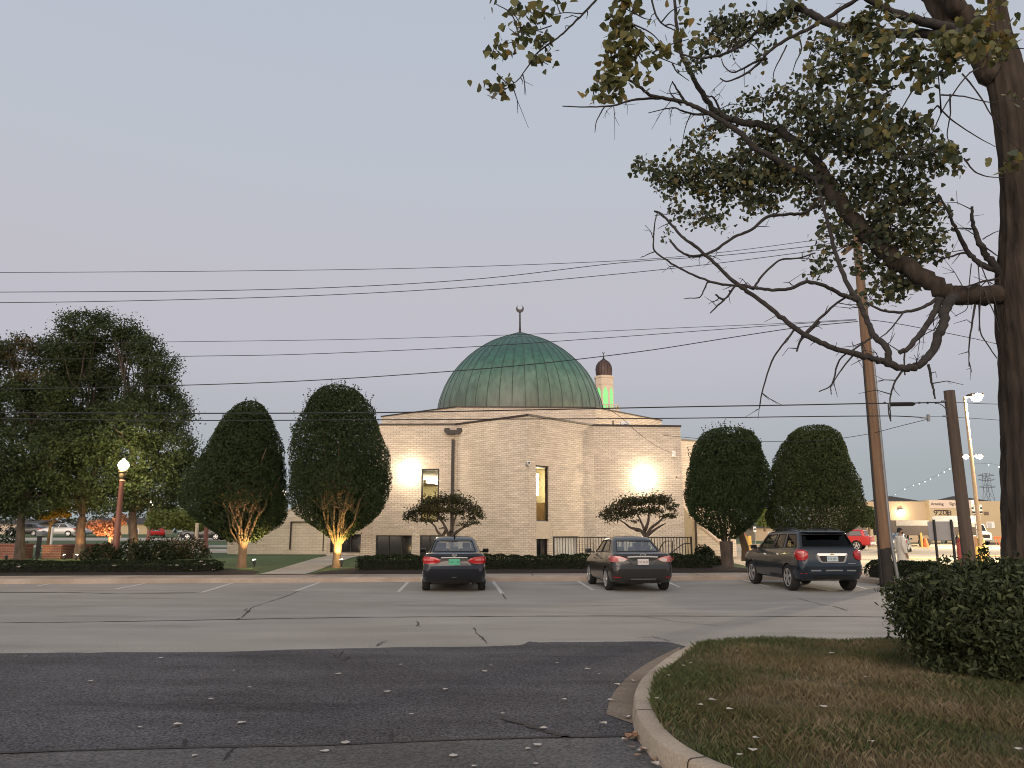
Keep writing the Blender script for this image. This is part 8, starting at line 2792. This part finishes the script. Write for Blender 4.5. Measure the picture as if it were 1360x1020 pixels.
# transmission tower far away
YTW = 380.0
tw_ = thing('transmission_tower', 'grey lattice transmission tower on the horizon', 'pylon', (A(1310.5, 668, YTW).x, YTW, 0))
c = A(1310.5, 640, YTW); topz = zat(628.5, YTW)
M['pylon'] = mat('hazy_steel', (.16, .17, .19), .8, 0)
b = MB()
lv = [(0, 3.2), (8, 2.6), (16, 1.9), (22, 1.3), (topz, 1.1)]
for (za, wa), (zb2, wb2) in zip(lv[:-1], lv[1:]):
    for sx, sy in ((-1, -1), (1, -1), (1, 1), (-1, 1)):
        b.tube([(c.x + sx * wa, YTW + sy * wa, za), (c.x + sx * wb2, YTW + sy * wb2, zb2)], .13, 4)
    for sy in (-1, 1):
        b.tube([(c.x - wa, YTW + sy * wa, za), (c.x + wb2, YTW + sy * wb2, zb2)], .08, 4)
        b.tube([(c.x + wa, YTW + sy * wa, za), (c.x - wb2, YTW + sy * wb2, zb2)], .08, 4)
b.build('lattice', M['pylon'], tw_)
for y_ in (632.5, 638.5, 648):
    zz = zat(y_, YTW); w_ = 4.1
    b = MB()
    b.tube([(c.x - w_, YTW, zz + .5), (c.x, YTW, zz), (c.x + w_, YTW, zz + .5)], .16, 4)
    b.tube([(c.x - w_, YTW, zz + .5), (c.x, YTW, zz + 1.4), (c.x + w_, YTW, zz + .5)], .10, 4)
    b.build('cross_arm', M['pylon'], tw_)

# string of small bulbs over the lot
M['bulb'] = emit_mat('string_bulb', (1.0, .96, .88), 3)
for lab, pts, Y0, Y1, n in (('string of small bulbs climbing right behind the stub pole', [(1180, 662), (1195, 652), (1213, 643.5), (1223, 640.5), (1234, 636), (1248, 629), (1259, 622), (1266, 619)], 112, 60, 10),
                            ('string of small bulbs dipping right of the tall lamps', [(1296, 616), (1318, 616), (1337, 622.5), (1370, 636)], 60, 75, 4)):
    t = thing('string_lights', lab, 'string lights', A(pts[0][0], pts[0][1], Y0))
    P = [A(x, y, Y0 + (Y1 - Y0) * (x - pts[0][0]) / (pts[-1][0] - pts[0][0])) for x, y in pts]
    S = smoothline(P, 8)
    b = MB(); b.tube(S, .009, 4); b.build('cable', M['wire'], t)
    for k in range(1, n):
        p = S[int(k * (len(S) - 1) / n)]
        b = MB(); b.lathe([(.001, -.065), (.03, -.045), (.04, 0), (.026, .04), (.014, .05)], p + Vector((0, 0, -.1)), 10, cap=False); b.build('bulb', M['bulb'], t)

# through the gap between the two right clipped trees: lawn, bins
sheet('far_lawn', [(20, 92), (56, 92), (56, 150), (20, 150)], 0.02, M['lawn'])
b = MB(); b.box(22, 55, 95, 95.3, -.02, .16); tag(b.build('lawn_kerb', M['concrete']), kind='structure')
mb_ = thing('sign_board', 'small white notice board on the lawn in the gap between the clipped trees', 'sign', (A(1002.5, 706, 100).x, 100, 0))
p, q = A(1000.5, 699.5, 100), A(1004.5, 706.5, 100)
b = MB(); b.box(p.x, q.x, 100, 100.1, q.z, p.z); b.build('panel', M['white'], mb_)
b = MB(); b.box(p.x + .08, p.x + .3, 99.97, 99.997, q.z + .25, q.z + .45); b.build('notice', M['black'], mb_)
b = MB(); b.box((p.x + q.x) / 2 - .05, (p.x + q.x) / 2 + .05, 100, 100.08, 0, q.z - .003); b.build('post', M['steel'], mb_)
yb2 = thing('yellow_tank', 'yellow drum beside the leaning trunk', 'drum', (A(994, 721, 52).x, 52, 0))
p, q = A(990, 711.5, 52), A(998, 721, 52)
b = MB(); b.lathe([((q.x - p.x) / 2, .0), ((q.x - p.x) / 2, p.z - .04), ((q.x - p.x) / 2 - .04, p.z)], ((p.x + q.x) / 2, 52, 0), 18); b.build('drum', M['yellow'], yb2, smooth=40)
b = MB(); b.lathe([((q.x - p.x) / 2 + .012, p.z * .5), ((q.x - p.x) / 2 + .012, p.z * .5 + .05)], ((p.x + q.x) / 2, 52, 0), 18, cap=False); b.build('hoop', M['coping'], yb2)
ha = thing('awning', 'faded red canopy behind the leaning trunk and the yellow drum', 'awning', (A(988, 712, 54).x, 54, 0))
p, q = A(984, 707.5, 54), A(992.5, 714, 54)
b = MB(); b.slab([(p.x, 54, q.z), (q.x, 54, q.z), (q.x - .1, 54, q.z + .2), ((p.x + q.x) / 2, 54, p.z), (p.x + .1, 54, q.z + .2)], (0, .6, 0)); b.build('canopy', mat('faded_canopy', (.45, .10, .09), .8, .1, 3), ha)
for x in (p.x + .04, q.x - .04):
    b = MB(); b.tube([(x, 54.1, 0), (x, 54.1, q.z)], .02, 6); b.build('pole', M['steel'], ha)

# brick planters and low wall on the left
def planter(label, x0, x1, y0, Y, h, cap=True, name='planter', cat='planter'):
    p, q = A(x0, 740, Y), A(x1, 740, Y)
    g0 = gz(Y, p.x)
    t = thing(name, label, cat, ((p.x + q.x) / 2, Y, g0))
    b = MB(); b.box(p.x, q.x, Y, Y + y0, g0 - .1, g0 + h); b.build('brickwork', M['redbrick'], t)
    b = MB(); b.box(p.x - .05, q.x + .05, Y - .05, Y + y0 + .05, g0 + h + .002, g0 + h + .09); bevel(b.build('cap', mat('red_stone_cap', (.20, .085, .065), .8, .1, 3), t), .02, 1)
    return t


planter('square red brick planter holding the young golden tree', 55, 80, 1.2, 36.4, .55)
planter('low red brick wall with a stone cap behind the uplit trunks', 82, 152, .35, 39.5, .55, name='garden_wall', cat='wall')
planter('red brick seat wall at the far left end', -30, 29, .8, 36.6, .6, name='garden_wall', cat='wall')
mbx = thing('mailbox', 'dark post-mounted mailbox in front of the roads on the left', 'mailbox', (A(52, 720, 40).x, 40, .36))
c = A(52, 712, 40)
b = MB(); b.box(c.x - .10, c.x + .10, 40, 40.1, .3, c.z); b.build('post', M['black'], mbx)
b = MB(); b.slab([(c.x - .12, 39.9, c.z), (c.x + .22, 39.9, c.z), (c.x + .22, 39.9, c.z + .14), (c.x + .14, 39.9, c.z + .24), (c.x - .04, 39.9, c.z + .24), (c.x - .12, 39.9, c.z + .14)], (0, .5, 0)); b.build('box_body', M['steel'], mbx)
ps_ = thing('marker_post', 'white marker post behind the young golden tree', 'post', (A(71, 712, 44).x, 44, .36))
c = A(70, 700, 44)
b = MB(); b.tube([(c.x, 44, .3), (c.x, 44, c.z)], .07, 10); b.build('pipe', M['white'], ps_)
b = MB(); b.lathe([(.075, c.z + .002), (.04, c.z + .05)], (c.x, 44, 0), 10); b.build('cap', M['steel'], ps_)
tr2 = thing('tree_stake', 'pale round post under the lime-green tree', 'post', (A(262, 715, 54).x, 54, .4))
b = MB(); c = A(262, 696, 54); b.tube([(c.x, 54, .4), (c.x, 54, c.z)], .12, 10); b.build('pipe', M['stone'], tr2)
b = MB(); b.lathe([(.14, c.z + .002), (.1, c.z + .06)], (c.x, 54, 0), 10); b.build('cap', M['stone'], tr2)
for k in range(9):
    x, y = [(244, 751), (274, 746), (278, 750), (165, 751), (46, 752), (221, 742), (289, 757), (260, 757), (225, 752)][k]
    p = A(x, y, 28.0 if k < 8 else 27.6)
    o = leaf_obj('fallen_leaf', (p.x, kerbY(p.x) + 2.22 + .02 * k, p.z), .14, M['paleleaf'], RND.uniform(0, 6), .8)
    tag(o, 'pale leaf or scrap caught on the face of the left hedge', 'leaf', 'scraps caught on the left hedge')

# far rows of trees on the horizon
def far_wood(name, x0, x1, Y, h, seed, n):
    st = np.random.default_rng(seed)
    X = st.uniform(x0, x1, n)
    top = h * (0.55 + .25 * np.sin(X * .11 + seed) + .12 * np.sin(X * .37 + 2 * seed) + .08 * np.sin(X * .9))
    Z = top * st.uniform(0, 1, n) ** .7
    P = np.c_[X, Y + st.uniform(-4, 4, n), Z]
    o = fast_mesh(name, leaves_V(P, st.uniform(.7, 1.5, n), 'diamond')[0], 4, M['farleaf'])
    tag(o, None, None, kind='stuff')
    return o


M['farleaf'] = leaf_mat('far_foliage', [(.03, .04, .025), (.05, .062, .04), (.08, .08, .05)], trans=.15)
w1 = far_wood('distant_woods', -330, -45, 260, 19, 1, 15000); tag(w1, 'low band of distant trees along the left horizon', 'trees')
w2 = far_wood('distant_woods', -40, 150, 300, 15, 4, 9000); tag(w2, 'low band of distant trees along the right horizon', 'trees')
# a couple of houses across the road
def house(label, px0, px1, pyr, pye, Y, zg, wallm, roofm):
    p, q = A(px0, pye, Y), A(px1, pye, Y)
    t = thing('house', label, 'house', ((p.x + q.x) / 2, Y, zg))
    b = MB(); b.box(p.x, q.x, Y, Y + 8, zg, p.z); w = b.build('wall', M[wallm], t)
    zr = zat(pyr, Y + 4)
    b = MB()
    b.add([(p.x - .4, Y - .4, p.z), (q.x + .4, Y - .4, p.z), (q.x + .4, Y + 8.4, p.z), (p.x - .4, Y + 8.4, p.z), (p.x - .4, Y + 4, zr), (q.x + .4, Y + 4, zr)], [(0, 1, 5, 4), (2, 3, 4, 5), (1, 2, 5), (3, 0, 4), (0, 3, 2, 1)])
    b.build('roof', M[roofm], t)
    n = max(1, int((q.x - p.x) / 4))
    for k in range(n):
        x = p.x + (q.x - p.x) * (k + .5) / n
        b = MB(); b.box(x - .6, x + .6, Y - .05, Y - .003, p.z - 2.0, p.z - .7); f = b.build('window', M['white'], t)
        b = MB(); b.box(x - .5, x + .5, Y - .07, Y - .053, p.z - 1.9, p.z - .8); b.build('pane', M['darkglass'], f)


house('low white house beyond the road at the far left', -12, 48, 690, 696, 118, 1.2, 'palewall', 'darkroof')
house('low tan house behind the rust-coloured tree', 120, 200, 688, 696, 120, 1.2, 'yelwall', 'darkroof')
house('low brown house beyond the lawn between the right clipped trees', 1003, 1045, 696, 701, 135, 0, 'tanwall', 'darkroof')
house('pale low building beyond the clipped tree and red pickup', 1140, 1176, 684, 690, 150, 0, 'yelwall', 'darkroof')
small_tree('young_tree', 'dark small tree just left of the wooden utility pole, behind the pickup', 82, [(1154, 712), (1154, 705), (1155, 698)], [(1156, 688, 10, 12, 1), (1148, 692, 8, 9, .6), (1160, 695, 6, 8, .4), (1154, 678, 7, 6, .3)], 'maple', 91, 1600, .25, .14, zbase=0)

# ------------------------------------------------------------------ the man in white
def person():
    YM_ = 28.0
    c = A(1201, 765, YM_)
    H = 1.74
    skin = mat('skin', (.32, .19, .12), .6, .05, 10)
    cloth = mat('white_robe', (.72, .66, .56), .85, .06, 6)
    hair = mat('black_hair', (.012, .010, .009), .8, .1, 20)
    t = thing('person', 'man in a long white robe standing in the lot, facing right', 'person', (c.x, YM_, 0))
    # skeleton: faces +x. z heights in metres
    V, E, Rr = [], [], []

    def v(p, r, link_=None):
        V.append(p); Rr.append(r)
        if link_ is not None: E.append((link_, len(V) - 1))
        return len(V) - 1
    pel = v((0, 0, .92), (.15, .13))
    sp = v((-.01, 0, 1.12), (.14, .14), pel)
    ch = v((-.01, 0, 1.32), (.155, .13), sp)
    nb = v((-.02, 0, 1.45), (.075, .075), ch)
    nk = v((.0, 0, 1.52), (.058, .056), nb)
    hd = v((.025, 0, 1.60), (.085, .075), nk)
    h2 = v((.015, 0, 1.68), (.088, .074), hd)
    h3 = v((.005, 0, 1.725), (.05, .05), h2)
    for s in (-1, 1):
        hip = v((0, .095 * s, .86), (.09, .09), pel)
        kn = v((.02 if s < 0 else -.06, .10 * s, .48), (.062, .06), hip)
        an = v((.0 if s < 0 else -.16, .10 * s, .09), (.042, .042), kn)
        he = v((.05 if s < 0 else -.11, .10 * s, .04), (.042, .035), an)
        to = v((.17 if s < 0 else .0, .11 * s, .028), (.032, .022), he)
        sh = v((-.02, .19 * s, 1.40), (.062, .062), ch)
        el = v((-.06, .25 * s, 1.12), (.045, .045), sh)
        wr = v((.02, .26 * s, .88), (.032, .027), el)
        pm = v((.04, .26 * s, .80), (.034, .020), wr)
        for k, (dx, L_) in enumerate(((-.030, .062), (-.010, .078), (.010, .085), (.030, .072))):
            f1_ = v((.045 + dx, .262 * s, .76), (.0095, .009), pm)
            f2_ = v((.052 + dx + .006, .258 * s, .76 - L_ * .55), (.0088, .0085), f1_)
            v((.062 + dx + .012, .246 * s, .76 - L_), (.007, .007), f2_)
        t1_ = v((.072, .25 * s, .815), (.011, .010), pm)
        t2_ = v((.092, .24 * s, .785), (.009, .009), t1_)
        v((.10, .235 * s, .76), (.008, .008), t2_)
    me = bpy.data.meshes.new('body')
    me.from_pydata(V, E, [])
    o = bpy.data.objects.new('body', me); COL.objects.link(o)
    md = o.modifiers.new('skin', 'SKIN'); md.use_smooth_shade = True
    for i, r in enumerate(Rr):
        me.skin_vertices[0].data[i].radius = r
        me.skin_vertices[0].data[i].use_root = (i == 0)
    sd = o.modifiers.new('sub', 'SUBSURF'); sd.levels = 2; sd.render_levels = 2
    bpy.context.view_layer.update()
    m2 = bpy.data.meshes.new_from_object(o.evaluated_get(bpy.context.evaluated_depsgraph_get()))
    bpy.data.objects.remove(o, do_unlink=True)
    m2.materials.clear(); m2.materials.append(skin)
    off = Matrix.Translation((c.x, YM_, 0))
    m2.transform(off)
    body = link('body', m2, t)
    T = lambda p: (c.x + p[0], YM_ + p[1], p[2])
    # face: nose, ear, beard, hair as small shapes on the head
    b = MB()
    b.tube([T((.095, 0, 1.655)), T((.118, 0, 1.62)), T((.098, 0, 1.612))], [.008, .016, .012], 8)
    for s in (-1, 1):
        b.lathe([(.001, -.010), (.022, -.006), (.024, .004), (.001, .010)], T((.0, .074 * s, 1.63)), 10, cap=False, axis='y')
    b.build('nose_and_ears', skin, t, smooth=60)
    b = MB()
    for s in (-1, 1):
        b.lathe([(.001, -.01), (.011, 0), (.001, .01)], T((.093, .032 * s, 1.645)), 8, cap=False)
    b.tube([T((.098, -.025, 1.585)), T((.104, 0, 1.588)), T((.098, .025, 1.585))], .006, 6)
    b.build('eyes_and_mouth', hair, t)
    b = MB()
    rows = []
    for i in range(9):
        a = PI / 2 * i / 8
        rows.append([T((-.012 + .102 * math.sin(a) * math.cos(q) * (.93 if math.cos(q) > 0 else 1.02), .087 * math.sin(a) * math.sin(q), 1.668 + .098 * math.cos(a) - (.085 * max(0, -math.cos(q)) * (i / 8) ** 3))) for q in np.linspace(0, 2 * PI, 25)])
    b.grid(rows)
    b.build('hair', hair, t, smooth=180)
    b = MB()
    rows = []
    for zq, rx, ry in ((1.60, .088, .078), (1.575, .094, .072), (1.545, .085, .06), (1.52, .06, .04)):
        rows.append([T((.022 + rx * math.cos(q), ry * math.sin(q), zq)) for q in np.linspace(-1.75, 1.75, 15)])
    b.grid(rows)
    b.build('beard', hair, t, smooth=180)
    # the robe: one loose shell from collar to ankle with soft folds, and sleeves
    b = MB()
    prof = [(1.475, .075, .075, -.015), (1.455, .10, .11, -.015), (1.42, .115, .19, -.015), (1.36, .135, .215, -.01), (1.25, .148, .21, 0), (1.10, .155, .205, .01), (.95, .155, .21, .01), (.75, .160, .215, .005), (.5, .170, .22, -.01), (.25, .185, .23, -.02), (.10, .195, .235, -.03), (.095, .18, .22, -.03)]
    rows = []
    for zq, rx, ry, ox in prof:
        k = max(0, (1.2 - zq)) / 1.2
        rows.append([T((ox + rx * math.cos(q) * (1 + .06 * k * math.sin(7 * q + zq * 2)), ry * math.sin(q) * (1 + .06 * k * math.sin(5 * q - zq * 3)), zq)) for q in np.linspace(0, 2 * PI, 41)])
    b.grid(rows)
    b.build('robe', cloth, t, smooth=180)
    for s in (-1, 1):
        b = MB()
        b.tube(smoothline([T((-.02, .15 * s, 1.405)), T((-.03, .215 * s, 1.34)), T((-.06, .258 * s, 1.12)), T((-.02, .268 * s, .98)), T((.01, .268 * s, .885))], 4), np.linspace(.075, .058, 17), 14)
        b.build('sleeve', cloth, t, smooth=60)
        b = MB()
        b.obox(T((.07 if s < 0 else -.08, .105 * s, .02)), .13, .045, .018); bevel(b.build('sandal', hair, t), .015, 2)
    return t


person()
